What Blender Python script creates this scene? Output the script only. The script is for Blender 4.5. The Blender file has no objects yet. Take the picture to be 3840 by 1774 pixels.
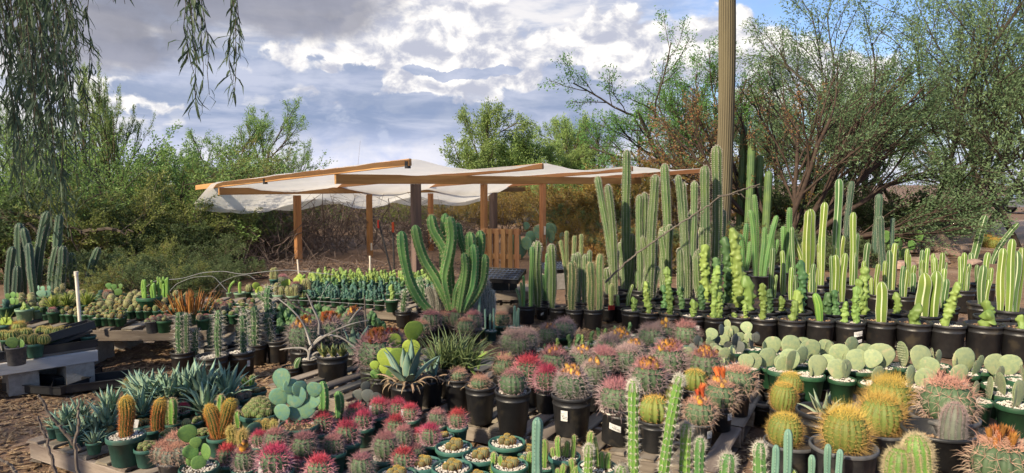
import bpy, math
import numpy as np
from mathutils import Vector
PI = math.pi
SC = bpy.context.scene
COL = SC.collection
rng = np.random.default_rng(11)

# ---------------------------------------------------------------- camera
FPX, CX, CY, HOR, EYE = 2600.0, 1920.0, 887.0, 690.0, 1.55
PITCH = math.atan((CY - HOR) / FPX)
cam = bpy.data.cameras.new('camera')
cam.sensor_width = 36.0
cam.lens = 36.0 * FPX / 3840.0
cam.clip_start, cam.clip_end = 0.05, 3000
camo = bpy.data.objects.new('camera', cam)
COL.objects.link(camo)
camo.location = (0, 0, EYE)
camo.rotation_euler = (PI / 2 - PITCH, 0, 0)
SC.camera = camo

# ---------------------------------------------------------------- sun, exposure
SUN_AZ = Vector((-0.68, -0.73, 0)).normalized()
SUN_EL = math.radians(31)
sun_dir = SUN_AZ * math.cos(SUN_EL) + Vector((0, 0, math.sin(SUN_EL)))
sl = bpy.data.lights.new('sun', 'SUN')
sl.energy, sl.angle, sl.color = 3.3, math.radians(2.0), (1.0, 0.85, 0.62)
so = bpy.data.objects.new('sun', sl)
COL.objects.link(so)
so.rotation_euler = (-sun_dir).to_track_quat('-Z', 'Y').to_euler()
so.location = sun_dir * 60
vs = SC.view_settings
vs.view_transform, vs.look, vs.exposure, vs.gamma = 'Standard', 'None', 1.15, 1.0
vs.use_curve_mapping = False
SC.render.engine = 'CYCLES'
SC.cycles.use_denoising = True
SC.cycles.max_bounces = 5
SC.cycles.diffuse_bounces = 3
SC.cycles.use_adaptive_sampling = True
SC.cycles.adaptive_threshold = 0.025
SC.cycles.transparent_max_bounces = 12


class NT:
    """small helper around a node tree"""
    def __init__(s, tree):
        s.t = tree
        tree.nodes.clear()

    def n(s, typ, **kw):
        nd = s.t.nodes.new(typ)
        for k, v in kw.items():
            setattr(nd, k, v)
        return nd

    def put(s, sock, v):
        if hasattr(v, 'is_output'):
            s.t.links.new(v, sock)
        else:
            sock.default_value = v

    def m(s, op, a, b=None, c=None, clamp=False):
        nd = s.n('ShaderNodeMath', operation=op)
        nd.use_clamp = clamp
        s.put(nd.inputs[0], a)
        if b is not None:
            s.put(nd.inputs[1], b)
        if c is not None:
            s.put(nd.inputs[2], c)
        return nd.outputs[0]

    def mix(s, f, a, b, blend='MIX'):
        nd = s.n('ShaderNodeMix', data_type='RGBA', blend_type=blend)
        s.put(nd.inputs[0], f)
        s.put(nd.inputs[6], a)
        s.put(nd.inputs[7], b)
        return nd.outputs[2]

    def smooth(s, x, lo, hi):
        nd = s.n('ShaderNodeMapRange', interpolation_type='SMOOTHSTEP')
        s.put(nd.inputs[0], x)
        nd.inputs[1].default_value, nd.inputs[2].default_value = lo, hi
        return nd.outputs[0]

    def noise(s, vec, scale, detail=5, rough=0.55, dist=0.0):
        nd = s.n('ShaderNodeTexNoise')
        if vec is not None:
            s.put(nd.inputs['Vector'], vec)
        nd.inputs['Scale'].default_value = scale
        nd.inputs['Detail'].default_value = detail
        nd.inputs['Roughness'].default_value = rough
        nd.inputs['Distortion'].default_value = dist
        return nd.outputs['Fac']

    def vadd(s, a, b):
        nd = s.n('ShaderNodeVectorMath', operation='ADD')
        s.put(nd.inputs[0], a)
        s.put(nd.inputs[1], b)
        return nd.outputs[0]


def c4(c):
    return (c[0], c[1], c[2], 1.0)


# ---------------------------------------------------------------- sky: clear air plus cloud decks, laid out by direction
def build_world():
    w = bpy.data.worlds.new('World')
    SC.world = w
    w.use_nodes = True
    T = NT(w.node_tree)
    sky = T.n('ShaderNodeTexSky', sky_type='NISHITA', sun_disc=False)
    sky.sun_elevation = SUN_EL
    sky.sun_rotation = math.atan2(SUN_AZ.x, SUN_AZ.y)
    sky.air_density, sky.dust_density, sky.ozone_density = 1.0, 0.6, 2.0
    d = T.n('ShaderNodeTexCoord').outputs['Generated']
    sp = T.n('ShaderNodeSeparateXYZ')
    T.put(sp.inputs[0], d)
    az = T.m('ARCTAN2', sp.outputs[0], sp.outputs[1])
    el = T.m('ARCSINE', sp.outputs[2])
    wrp = T.n('ShaderNodeTexNoise')
    T.put(wrp.inputs['Vector'], d)
    wrp.inputs['Scale'].default_value, wrp.inputs['Detail'].default_value, wrp.inputs['Roughness'].default_value = 9.0, 6.0, 0.62
    ws = T.n('ShaderNodeSeparateXYZ')
    T.put(ws.inputs[0], wrp.outputs['Color'])
    azw = T.m('ADD', az, T.m('MULTIPLY', T.m('SUBTRACT', ws.outputs[0], 0.5), 0.13))
    elw = T.m('ADD', el, T.m('MULTIPLY', T.m('SUBTRACT', ws.outputs[1], 0.5), 0.06))

    def blob(px, py, rx, ry):      # elliptic bump around a compass direction (angles from photo)
        a0, e0 = math.atan((px - CX) / FPX), math.atan((HOR - py) / FPX)
        da = T.m('MULTIPLY', T.m('SUBTRACT', azw, a0), FPX / rx)
        de = T.m('MULTIPLY', T.m('SUBTRACT', elw, e0), FPX / ry)
        return T.m('SUBTRACT', 1.0, T.m('ADD', T.m('MULTIPLY', da, da), T.m('MULTIPLY', de, de)))

    def union(lst):
        r = None
        for b in lst:
            v = blob(*b)
            r = v if r is None else T.m('SMOOTH_MAX', r, v, 0.25)
        return T.m('MAXIMUM', r, -1.2)

    mp = T.n('ShaderNodeMapping')
    T.put(mp.inputs[0], d)
    mp.inputs['Scale'].default_value = (1, 1, 1.5)
    dv = mp.outputs[0]
    n_big = T.noise(dv, 5.5, 9, 0.58, 0.25)
    n_mid = T.noise(dv, 13.0, 9, 0.6, 0.3)
    lit = T.vadd(dv, (-0.012, -0.004, 0.018))
    n_mid2 = T.noise(lit, 13.0, 9, 0.6, 0.3)
    vor = T.n('ShaderNodeTexVoronoi', feature='SMOOTH_F1')
    wob = T.n('ShaderNodeTexNoise')
    T.put(wob.inputs['Vector'], dv)
    wob.inputs['Scale'].default_value = 30
    wsub = T.n('ShaderNodeVectorMath', operation='MULTIPLY_ADD')
    T.put(wsub.inputs[0], wob.outputs['Color'])
    wsub.inputs[1].default_value = (0.03, 0.03, 0.03)
    T.put(wsub.inputs[2], dv)
    T.put(vor.inputs['Vector'], wsub.outputs[0])
    vor.inputs['Scale'].default_value = 26
    vor.inputs['Smoothness'].default_value = 0.4
    puff = T.m('SUBTRACT', 0.55, vor.outputs['Distance'])

    mp2 = T.n('ShaderNodeMapping')
    T.put(mp2.inputs[0], d)
    mp2.inputs['Scale'].default_value = (1, 1, 4.5)
    n_str = T.noise(mp2.outputs[0], 7.0, 7, 0.58, 0.4)
    skyc = T.mix(1.0, sky.outputs[0], (0.092, 0.098, 0.118, 1), 'MULTIPLY')
    # thin high grey-lilac veil, thicker to the left of the view
    veil_m = T.m('ADD', T.smooth(az, 0.46, 0.02), T.m('MULTIPLY', T.m('SUBTRACT', n_big, 0.5), 1.3))
    veil = T.m('MULTIPLY', T.smooth(veil_m, 0.1, 0.8), 0.96)
    veil_c = T.mix(T.smooth(n_str, 0.40, 0.66), (0.31, 0.35, 0.46, 1), (0.64, 0.62, 0.62, 1))
    c = T.mix(veil, skyc, veil_c)
    # white cumulus bank
    Wm = union([(1640, 210, 480, 200), (2230, 225, 420, 160), (1330, 300, 360, 130), (1950, 320, 560, 150), (2720, 215, 260, 160), (2980, 330, 330, 150), (500, 390, 240, 70)])
    Wd = T.m('ADD', Wm, T.m('ADD', T.m('MULTIPLY', T.m('SUBTRACT', n_mid, 0.5), 2.6), T.m('MULTIPLY', puff, 0.9)))
    Wf = T.smooth(Wd, 0.02, 0.42)
    relief = T.m('ADD', T.m('MULTIPLY', T.m('SUBTRACT', n_mid, n_mid2), 5.0), T.m('MULTIPLY', puff, 1.1))
    relief = T.m('ADD', relief, T.m('MULTIPLY', T.m('SUBTRACT', n_big, 0.5), 0.8))
    Wc = T.mix(T.smooth(relief, -0.55, 0.65), (0.37, 0.385, 0.46, 1), (0.80, 0.77, 0.73, 1))
    c = T.mix(Wf, c, Wc)
    # blue-grey shaded clouds in front
    Gm = union([(1480, 455, 620, 105), (2260, 440, 400, 150), (2165, 330, 110, 110), (1050, 500, 420, 80), (1760, 292, 210, 22), (800, 330, 330, 110), (1900, 480, 500, 100), (1340, 330, 170, 55)])
    Gd = T.m('ADD', Gm, T.m('ADD', T.m('MULTIPLY', T.m('SUBTRACT', n_mid, 0.5), 3.4), T.m('MULTIPLY', puff, 1.3)))
    Gf = T.smooth(Gd, 0.02, 0.42)
    Gc = T.mix(T.smooth(n_str, 0.36, 0.66), (0.19, 0.245, 0.375, 1), (0.37, 0.405, 0.52, 1))
    c = T.mix(T.m('MULTIPLY', Gf, 0.9), c, Gc)
    # darker overhead deck, upper left
    Dm = union([(560, 0, 950, 230), (1130, 70, 330, 140), (300, 170, 560, 170)])
    Dd = T.m('ADD', Dm, T.m('ADD', T.m('MULTIPLY', T.m('SUBTRACT', n_big, 0.5), 2.0), T.m('MULTIPLY', T.m('SUBTRACT', n_mid, 0.5), 0.8)))
    Df = T.m('MULTIPLY', T.smooth(Dd, 0.0, 0.75), 0.9)
    Dc = T.mix(T.smooth(n_big, 0.3, 0.72), (0.17, 0.175, 0.215, 1), (0.27, 0.275, 0.33, 1))
    c = T.mix(Df, c, Dc)
    # pale lilac layer low over the horizon
    Hf = T.m('MULTIPLY', T.smooth(T.m('ADD', el, T.m('MULTIPLY', T.m('SUBTRACT', n_big, 0.5), 0.07)), 0.085, 0.028), 0.85)
    c = T.mix(Hf, c, T.mix(T.smooth(n_mid, 0.4, 0.66), (0.46, 0.50, 0.66, 1), (0.66, 0.65, 0.70, 1)))
    bg = T.n('ShaderNodeBackground')
    T.put(bg.inputs[0], c)
    bg.inputs[1].default_value = 0.68
    out = T.n('ShaderNodeOutputWorld')
    T.t.links.new(bg.outputs[0], out.inputs[0])


build_world()


# ---------------------------------------------------------------- pixel -> place
def ray(x, y):
    a, b = (x - CX) / FPX, -(y - CY) / FPX
    return np.array([a, b * math.sin(PITCH) + math.cos(PITCH), b * math.cos(PITCH) - math.sin(PITCH)])


def at(x, y, z=0.0):
    """the point at height z seen at photo pixel x, y; and metres per photo pixel there"""
    d = ray(x, y)
    t = (z - EYE) / d[2]
    return np.array([t * d[0], t * d[1], z]), t / FPX


def at_y(x, y, Y):
    d = ray(x, y)
    t = Y / d[1]
    return np.array([0, 0, EYE]) + t * d, t / FPX


# ---------------------------------------------------------------- objects
def mesh(name, V, F, mat=None, smooth=True, attrs=None):
    """V (n,3); F list of int arrays with 3 or 4 columns"""
    me = bpy.data.meshes.new(name)
    V = np.asarray(V, dtype=np.float32)
    F = [np.asarray(f, dtype=np.int32) for f in F if len(f)]
    me.vertices.add(len(V))
    me.vertices.foreach_set('co', V.ravel())
    nl = sum(f.size for f in F)
    npol = sum(len(f) for f in F)
    me.loops.add(nl)
    me.loops.foreach_set('vertex_index', np.concatenate([f.ravel() for f in F]))
    me.polygons.add(npol)
    tot = np.concatenate([np.full(len(f), f.shape[1], np.int32) for f in F])
    st = np.concatenate([[0], np.cumsum(tot)[:-1]]).astype(np.int32)
    me.polygons.foreach_set('loop_start', st)
    me.polygons.foreach_set('loop_total', tot)
    me.polygons.foreach_set('use_smooth', np.full(npol, bool(smooth)))
    for k, v in (attrs or {}).items():
        a = me.attributes.new(k, 'FLOAT', 'POINT')
        a.data.foreach_set('value', np.asarray(v, np.float32))
    if mat is not None:
        me.materials.append(mat)
    me.update(calc_edges=True)
    return me


def obj(name, me, parent=None, loc=(0, 0, 0), rot=(0, 0, 0), scale=1.0, kind=None):
    o = bpy.data.objects.new(name, me)
    COL.objects.link(o)
    if parent is not None:
        o.parent = parent
    o.location = [float(q) for q in loc]
    o.rotation_euler = [float(q) for q in rot]
    o.scale = (scale,) * 3 if np.isscalar(scale) else scale
    if kind:
        o['kind'] = kind
    return o


def tag(o, label, cat, group=None, kind=None):
    o['label'] = label
    o['category'] = cat
    if group:
        o['group'] = group
    if kind:
        o['kind'] = kind
    return o


def thing(name, label, cat, loc=(0, 0, 0), rotz=0.0, group=None):
    return tag(obj(name, None, None, loc, (0, 0, rotz)), label, cat, group)


ONES = 'zeroth first second third fourth fifth sixth seventh eighth ninth tenth eleventh twelfth thirteenth fourteenth fifteenth sixteenth seventeenth eighteenth nineteenth'.split()
TENS = {20: 'twent', 30: 'thirt', 40: 'fort', 50: 'fift'}


def nth(i):
    if i < 20:
        return ONES[i]
    t, u = i // 10 * 10, i % 10
    return TENS[t] + ('ieth' if u == 0 else 'y-' + ONES[u])


def left_nth(i):
    return 'leftmost' if i == 1 else nth(i) + ' from left'


# ---------------------------------------------------------------- materials
MATS = {}


def mat(name, c1, c2=None, rough=0.6, scale=9.0, attr=None, c3=None, alo=0.3, ahi=1.0, trans=0.0, bump=0.0, bscale=None,
        vary=0.18, spec=0.35, c4_=None, detail=5, stretch=None, alpha=None):
    if name in MATS:
        return MATS[name]
    m = bpy.data.materials.new(name)
    m.use_nodes = True
    T = NT(m.node_tree)
    c2 = c2 or tuple(q * 0.7 for q in c1)
    tc = T.n('ShaderNodeTexCoord').outputs['Object']
    info = T.n('ShaderNodeObjectInfo')
    off = T.n('ShaderNodeVectorMath', operation='MULTIPLY_ADD')
    T.put(off.inputs[0], tc)
    off.inputs[1].default_value = stretch or (1, 1, 1)
    cmb = T.n('ShaderNodeCombineXYZ')
    r37 = T.m('MULTIPLY', info.outputs['Random'], 37.0)
    T.put(cmb.inputs[0], r37)
    T.put(cmb.inputs[1], r37)
    T.put(off.inputs[2], cmb.outputs[0])
    v = off.outputs[0]
    nz = T.noise(v, scale, detail, 0.6)
    col = T.mix(T.smooth(nz, 0.32, 0.68), c4(c1), c4(c2))
    if c4_ is not None:                       # blotches: stains, dead patches
        col = T.mix(T.smooth(T.noise(v, scale * 0.45, 3, 0.5), 0.58, 0.72), col, c4(c4_))
    if attr:
        at_ = T.n('ShaderNodeAttribute', attribute_name=attr).outputs['Fac']
        col = T.mix(T.smooth(at_, alo, ahi), col, c4(c3))
    hv = T.n('ShaderNodeHueSaturation')
    T.put(hv.inputs['Color'], col)
    T.put(hv.inputs['Value'], T.m('ADD', 1 - vary, T.m('MULTIPLY', info.outputs['Random'], 2 * vary)))
    T.put(hv.inputs['Hue'], T.m('ADD', 0.5 - vary * 0.06, T.m('MULTIPLY', T.m('FRACT', T.m('MULTIPLY', info.outputs['Random'], 7.3)), vary * 0.12)))
    b = T.n('ShaderNodeBsdfPrincipled')
    T.put(b.inputs['Base Color'], hv.outputs[0])
    b.inputs['Roughness'].default_value = rough
    b.inputs['Specular IOR Level'].default_value = spec
    if bump:
        bp = T.n('ShaderNodeBump')
        bp.inputs['Strength'].default_value = bump
        bp.inputs['Distance'].default_value = 0.01
        T.put(bp.inputs['Height'], T.noise(v, bscale or scale * 5, 4, 0.6))
        T.put(b.inputs['Normal'], bp.outputs[0])
    sh = b.outputs[0]
    if trans:
        tr = T.n('ShaderNodeBsdfTranslucent')
        T.put(tr.inputs[0], hv.outputs[0])
        mx = T.n('ShaderNodeMixShader')
        mx.inputs[0].default_value = trans
        T.t.links.new(sh, mx.inputs[1])
        T.t.links.new(tr.outputs[0], mx.inputs[2])
        sh = mx.outputs[0]
    if alpha is not None:
        tp = T.n('ShaderNodeBsdfTransparent')
        mx = T.n('ShaderNodeMixShader')
        mx.inputs[0].default_value = alpha
        T.t.links.new(tp.outputs[0], mx.inputs[1])
        T.t.links.new(sh, mx.inputs[2])
        sh = mx.outputs[0]
    out = T.n('ShaderNodeOutputMaterial')
    T.t.links.new(sh, out.inputs[0])
    MATS[name] = m
    return m


def K(h, g=1.0):
    """sRGB hex to linear"""
    r = [int(h[i:i + 2], 16) / 255 for i in (0, 2, 4)]
    return tuple((q / 12.92 if q <= 0.04045 else ((q + 0.055) / 1.055) ** 2.4) * g for q in r)


M = dict(
    black=mat('black_plastic', (0.016, 0.017, 0.020), (0.026, 0.026, 0.028), 0.42, 5, vary=0.25, c4_=(0.06, 0.052, 0.042), spec=0.5, bump=0.15, bscale=30),
    greyblack=mat('weathered_black_plastic', (0.06, 0.064, 0.072), (0.10, 0.10, 0.105), 0.5, 6, vary=0.2, c4_=(0.16, 0.14, 0.12), bump=0.15, bscale=40),
    green=mat('green_plastic', (0.042, 0.125, 0.098), (0.034, 0.10, 0.08), 0.5, 5, vary=0.25, c4_=(0.07, 0.11, 0.085), bump=0.1, bscale=40),
    dgreen=mat('dark_green_plastic', (0.024, 0.085, 0.042), (0.02, 0.065, 0.034), 0.5, 5, vary=0.25, c4_=(0.05, 0.08, 0.05)),
    pale=mat('pale_green_plastic', (0.20, 0.31, 0.20), (0.16, 0.26, 0.17), 0.5, 5, vary=0.15),
    soil=mat('potting_soil', (0.055, 0.038, 0.026), (0.11, 0.08, 0.055), 0.95, 60, bump=0.8, bscale=90),
    pebble=mat('pumice_pebbles', (0.68, 0.65, 0.60), (0.46, 0.41, 0.35), 0.9, 45, vary=0.12, detail=2),
    wood=mat('weathered_wood', (0.28, 0.24, 0.195), (0.16, 0.13, 0.105), 0.85, 14, stretch=(0.12, 1, 1), vary=0.3, bump=0.5, bscale=60),
    lumber=mat('new_lumber', (0.46, 0.25, 0.11), (0.33, 0.16, 0.065), 0.7, 12, stretch=(0.08, 1, 1), vary=0.2, bump=0.25, bscale=50),
    lumberv=mat('new_lumber_upright', (0.46, 0.24, 0.10), (0.32, 0.15, 0.055), 0.7, 12, stretch=(1, 1, 0.08), vary=0.2, bump=0.25, bscale=50),
    greypost=mat('old_post_wood', (0.17, 0.12, 0.10), (0.10, 0.075, 0.065), 0.85, 12, stretch=(1, 1, 0.08), vary=0.2, bump=0.4, bscale=50),
    whitewash=mat('whitewashed_wood', (0.62, 0.62, 0.62), (0.45, 0.44, 0.43), 0.8, 10, stretch=(0.15, 1, 1), bump=0.3, bscale=60),
    block=mat('concrete_block', (0.36, 0.34, 0.31), (0.28, 0.26, 0.235), 0.95, 25, vary=0.15, bump=0.7, bscale=120),
    white=mat('white_plastic', (0.72, 0.66, 0.56), (0.62, 0.55, 0.45), 0.5, 6, vary=0.05),
    paper=mat('paper_label', (0.72, 0.72, 0.70), (0.55, 0.54, 0.52), 0.7, 60, vary=0.06),
    ink=mat('ink', (0.02, 0.02, 0.02), None, 0.8),
    redtag=mat('red_tag', (0.62, 0.06, 0.03), None, 0.6),
    cloth=mat('shade_cloth', (0.90, 0.89, 0.87), (0.84, 0.83, 0.81), 0.9, 3, trans=0.6, alpha=0.92, vary=0.02, bump=0.3, bscale=14),
    wire=mat('galvanised_wire', (0.33, 0.33, 0.33), (0.22, 0.22, 0.23), 0.45, 8),
    twig=mat('grey_twig', (0.16, 0.135, 0.115), (0.09, 0.072, 0.062), 0.9, 12, vary=0.25),
    bark=mat('brown_bark', (0.085, 0.066, 0.05), (0.05, 0.04, 0.03), 0.9, 14, bump=0.6, bscale=30),
    pvbark=mat('green_brown_bark', (0.10, 0.09, 0.045), (0.07, 0.05, 0.03), 0.8, 10),
    deadleaf=mat('dry_leaves', (0.50, 0.35, 0.22), (0.17, 0.095, 0.055), 0.9, 38, trans=0.2),
    rock=mat('rocks', (0.33, 0.24, 0.19), (0.22, 0.16, 0.13), 0.95, 7, vary=0.25, bump=0.8, bscale=20),
    # plants
    c_torch=mat('cactus_torch', (0.06, 0.11, 0.045), (0.105, 0.165, 0.05), 0.55, 5, attr='rib', c3=(0.19, 0.26, 0.11), alo=0.55, ahi=1.15),
    c_fence=mat('cactus_fencepost', (0.12, 0.20, 0.04), (0.17, 0.24, 0.04), 0.5, 4, attr='rib', c3=(0.60, 0.62, 0.42), alo=0.62, ahi=0.98),
    c_fence2=mat('cactus_fencepost_dark', (0.055, 0.12, 0.04), (0.085, 0.16, 0.045), 0.5, 4, attr='rib', c3=(0.50, 0.55, 0.38), alo=0.62, ahi=0.98),
    c_totem=mat('cactus_totem', (0.215, 0.30, 0.075), (0.155, 0.245, 0.06), 0.5, 7, vary=0.22),
    c_totem2=mat('cactus_totem_dark', (0.085, 0.17, 0.06), (0.06, 0.125, 0.05), 0.5, 7, vary=0.25),
    c_bluemon=mat('cactus_blue_knobby', (0.045, 0.11, 0.10), (0.055, 0.125, 0.075), 0.5, 9, vary=0.3),
    c_blue=mat('cactus_blue', (0.16, 0.29, 0.22), (0.11, 0.22, 0.18), 0.5, 6, attr='rib', c3=(0.26, 0.38, 0.27), alo=0.7, ahi=1.1),
    c_dark=mat('cactus_dark', (0.05, 0.11, 0.045), (0.075, 0.14, 0.055), 0.5, 8, vary=0.2),
    c_bluedk=mat('cactus_bluegrey', (0.035, 0.075, 0.055), (0.055, 0.10, 0.055), 0.55, 5, attr='rib', c3=(0.11, 0.16, 0.09), alo=0.75, ahi=1.1),
    c_bright=mat('cactus_bright', (0.14, 0.27, 0.05), (0.10, 0.22, 0.045), 0.5, 7, attr='rib', c3=(0.28, 0.40, 0.09), alo=0.6, ahi=1.1),
    c_apple=mat('cactus_apple', (0.055, 0.15, 0.05), (0.10, 0.21, 0.055), 0.55, 6, attr='rib', c3=(0.20, 0.32, 0.12), alo=0.6, ahi=1.05, spec=0.3, bump=.3, bscale=40),
    c_grey=mat('cactus_grey', (0.12, 0.145, 0.115), (0.16, 0.17, 0.13), 0.6, 8),
    c_barrel=mat('barrel_green', (0.095, 0.15, 0.075), (0.07, 0.115, 0.06), 0.6, 9, vary=0.2),
    c_barrelb=mat('barrel_light_green', (0.135, 0.185, 0.045), (0.19, 0.21, 0.045), 0.6, 6, vary=0.15),
    c_ball=mat('small_ball_cactus', (0.17, 0.21, 0.075), (0.13, 0.15, 0.06), 0.6, 20, attr='rib', c3=(0.42, 0.36, 0.17), alo=0.6, ahi=1.0),
    c_clump=mat('clump_ball_cactus', (0.09, 0.155, 0.035), (0.065, 0.115, 0.03), 0.6, 25, attr='rib', c3=(0.20, 0.23, 0.07), alo=0.6, ahi=1.0),
    c_stripe=mat('striped_ball_cactus', (0.06, 0.085, 0.035), (0.09, 0.11, 0.05), 0.6, 25, attr='rib', c3=(0.36, 0.27, 0.15), alo=0.55, ahi=1.0),
    c_saguaro=mat('saguaro_skin', (0.085, 0.07, 0.045), (0.12, 0.10, 0.06), 0.85, 3, attr='rib', c3=(0.21, 0.175, 0.11), alo=0.3, ahi=1.0, stretch=(1, 1, 0.3)),
    p_grey=mat('prickly_pad_grey', (0.235, 0.30, 0.175), (0.32, 0.37, 0.19), 0.62, 7, vary=0.2, c4_=(0.40, 0.38, 0.22), bump=.3, bscale=30),
    p_green=mat('prickly_pad_green', (0.085, 0.18, 0.055), (0.13, 0.24, 0.06), 0.55, 9, vary=0.25),
    p_blue=mat('prickly_pad_blue', (0.10, 0.225, 0.19), (0.15, 0.26, 0.14), 0.65, 6, vary=0.25, c4_=(0.21, 0.27, 0.17), bump=.3, bscale=30),
    p_yellow=mat('prickly_pad_yellow', (0.30, 0.40, 0.06), (0.24, 0.34, 0.06), 0.55, 9, vary=0.2),
    p_purple=mat('prickly_pad_purple', (0.085, 0.10, 0.095), (0.11, 0.115, 0.105), 0.6, 9, vary=0.2),
    gloch=mat('glochids', (0.10, 0.10, 0.05), None, 0.9),
    glochw=mat('pale_glochids', (0.16, 0.17, 0.12), (0.5, 0.47, 0.34), 0.9, 30),
    l_agave=mat('agave_leaf', (0.20, 0.33, 0.265), (0.24, 0.35, 0.23), 0.55, 6, attr='edge', c3=(0.30, 0.33, 0.20), alo=0.7, ahi=1.05, vary=0.25),
    l_pale=mat('agave_pale_leaf', (0.24, 0.30, 0.20), (0.19, 0.25, 0.18), 0.6, 6, attr='edge', c3=(0.36, 0.32, 0.20), alo=0.7, ahi=1.05, vary=0.15),
    l_blue=mat('agave_blue_leaf', (0.12, 0.205, 0.175), (0.15, 0.235, 0.165), 0.6, 6, attr='edge', c3=(0.33, 0.33, 0.20), alo=0.75, ahi=1.05, vary=0.12),
    l_grass=mat('yellow_grass_leaf', (0.34, 0.40, 0.08), (0.24, 0.33, 0.08), 0.6, 6, trans=0.2, vary=0.2),
    l_orange=mat('orange_grass_leaf', (0.40, 0.19, 0.045), (0.31, 0.13, 0.04), 0.7, 6, trans=0.2, vary=0.2),
    l_dgrass=mat('dark_strap_leaf', (0.14, 0.20, 0.085), (0.20, 0.25, 0.11), 0.5, 6, trans=0.1, vary=0.25),
    l_aloe=mat('aloe_leaf', (0.115, 0.16, 0.06), (0.085, 0.125, 0.05), 0.5, 6, attr='edge', c3=(0.38, 0.33, 0.11), alo=0.6, ahi=1.0, vary=0.15),
    l_dead=mat('dead_agave_leaf', (0.33, 0.24, 0.16), (0.21, 0.15, 0.10), 0.9, 8, vary=0.25),
    s_white=mat('white_spines', (0.56, 0.53, 0.46), (0.44, 0.40, 0.34), 0.8, 30),
    s_cream=mat('cream_spines', (0.52, 0.45, 0.28), (0.42, 0.34, 0.20), 0.8, 30),
    s_grey=mat('grey_spines', (0.28, 0.25, 0.24), (0.17, 0.14, 0.14), 0.8, 30, attr='t', c3=(0.36, 0.25, 0.24), alo=0.5, ahi=1.0),
    s_red=mat('red_spines', (0.52, 0.36, 0.36), (0.40, 0.15, 0.20), 0.7, 40, attr='t', c3=(0.44, 0.025, 0.06), alo=0.35, ahi=1.15, vary=0.25),
    s_pink=mat('pink_spines', (0.33, 0.265, 0.25), (0.21, 0.13, 0.14), 0.7, 25, attr='t', c3=(0.40, 0.15, 0.16), alo=0.6, ahi=1.15, vary=0.25),
    s_tan=mat('tan_pink_spines', (0.47, 0.37, 0.28), (0.31, 0.19, 0.15), 0.7, 25, attr='t', c3=(0.50, 0.27, 0.20), alo=0.55, ahi=1.0, vary=0.12),
    s_gold=mat('golden_spines', (0.48, 0.33, 0.10), (0.36, 0.19, 0.07), 0.7, 25, attr='t', c3=(0.62, 0.42, 0.10), alo=0.6, ahi=1.0, vary=0.12),
    s_orange=mat('orange_spines', (0.48, 0.19, 0.045), (0.38, 0.12, 0.035), 0.7, 25, attr='t', c3=(0.62, 0.42, 0.09), alo=0.55, ahi=1.0, vary=0.12),
    s_yellow=mat('yellow_spines', (0.60, 0.50, 0.20), (0.48, 0.36, 0.13), 0.7, 25),
    s_black=mat('dark_spines', (0.035, 0.028, 0.024), None, 0.7),
    fruit=mat('yellow_fruit', (0.58, 0.34, 0.04), (0.46, 0.20, 0.03), 0.6, 30, attr='t', c3=(0.10, 0.05, 0.025), alo=0.6, ahi=0.95, vary=0.3),
    flower=mat('orange_flower', (0.72, 0.20, 0.06), (0.62, 0.10, 0.05), 0.6, 30, trans=0.2),
    dryflower=mat('dried_flower', (0.42, 0.17, 0.035), (0.22, 0.08, 0.03), 0.8, 30, vary=0.3),
    wool=mat('felt_wool', (0.40, 0.34, 0.30), (0.28, 0.22, 0.20), 0.95, 30),
)


# ================================================================ geometry helpers
class Acc:
    """collects vertices and faces"""
    def __init__(s):
        s.v, s.f3, s.f4, s.n, s.a = [], [], [], 0, []

    def add(s, V, F4=None, F3=None, a=None):
        V = np.asarray(V, float)
        s.v.append(V)
        s.a.append(np.zeros(len(V)) if a is None else np.broadcast_to(a, (len(V),)))
        if F4 is not None and len(F4):
            s.f4.append(np.asarray(F4, np.int64) + s.n)
        if F3 is not None and len(F3):
            s.f3.append(np.asarray(F3, np.int64) + s.n)
        s.n += len(V)

    def mesh(s, name, m, smooth=False, attr=None):
        F = []
        if s.f4:
            F.append(np.concatenate(s.f4))
        if s.f3:
            F.append(np.concatenate(s.f3))
        return mesh(name, np.concatenate(s.v), F, m, smooth, {attr: np.concatenate(s.a)} if attr else None)

    def box(s, c, sz, rz=0.0, bev=0.0, M3=None):
        hx, hy, hz = np.asarray(sz) / 2
        b = min(bev, hx * .9, hy * .9, hz * .9)
        if b <= 0:
            V = np.array([(x, y, z) for z in (-hz, hz) for x, y in ((-hx, -hy), (hx, -hy), (hx, hy), (-hx, hy))])
            F4 = [(3, 2, 1, 0), (4, 5, 6, 7), (0, 1, 5, 4), (1, 2, 6, 5), (2, 3, 7, 6), (3, 0, 4, 7)]
            F3 = None
        else:                                  # chamfered on the four long edges (around x) plus ends
            ring = [(-hy + b, -hz), (hy - b, -hz), (hy, -hz + b), (hy, hz - b), (hy - b, hz), (-hy + b, hz), (-hy, hz - b), (-hy, -hz + b)]
            V = np.array([(x, y, z) for x in (-hx, hx) for y, z in ring])
            F4 = [(i, (i + 1) % 8, 8 + (i + 1) % 8, 8 + i) for i in range(8)]
            F4 += [(0, 7, 2, 1), (7, 6, 3, 2), (6, 5, 4, 3), (8, 9, 10, 15), (15, 10, 11, 14), (14, 11, 12, 13)]
            F3 = None
        if M3 is not None:
            V = V @ np.asarray(M3).T
        cz, sn = math.cos(rz), math.sin(rz)
        V = V @ np.array([[cz, sn, 0], [-sn, cz, 0], [0, 0, 1]])
        s.add(V + np.asarray(c), F4, F3)


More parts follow.
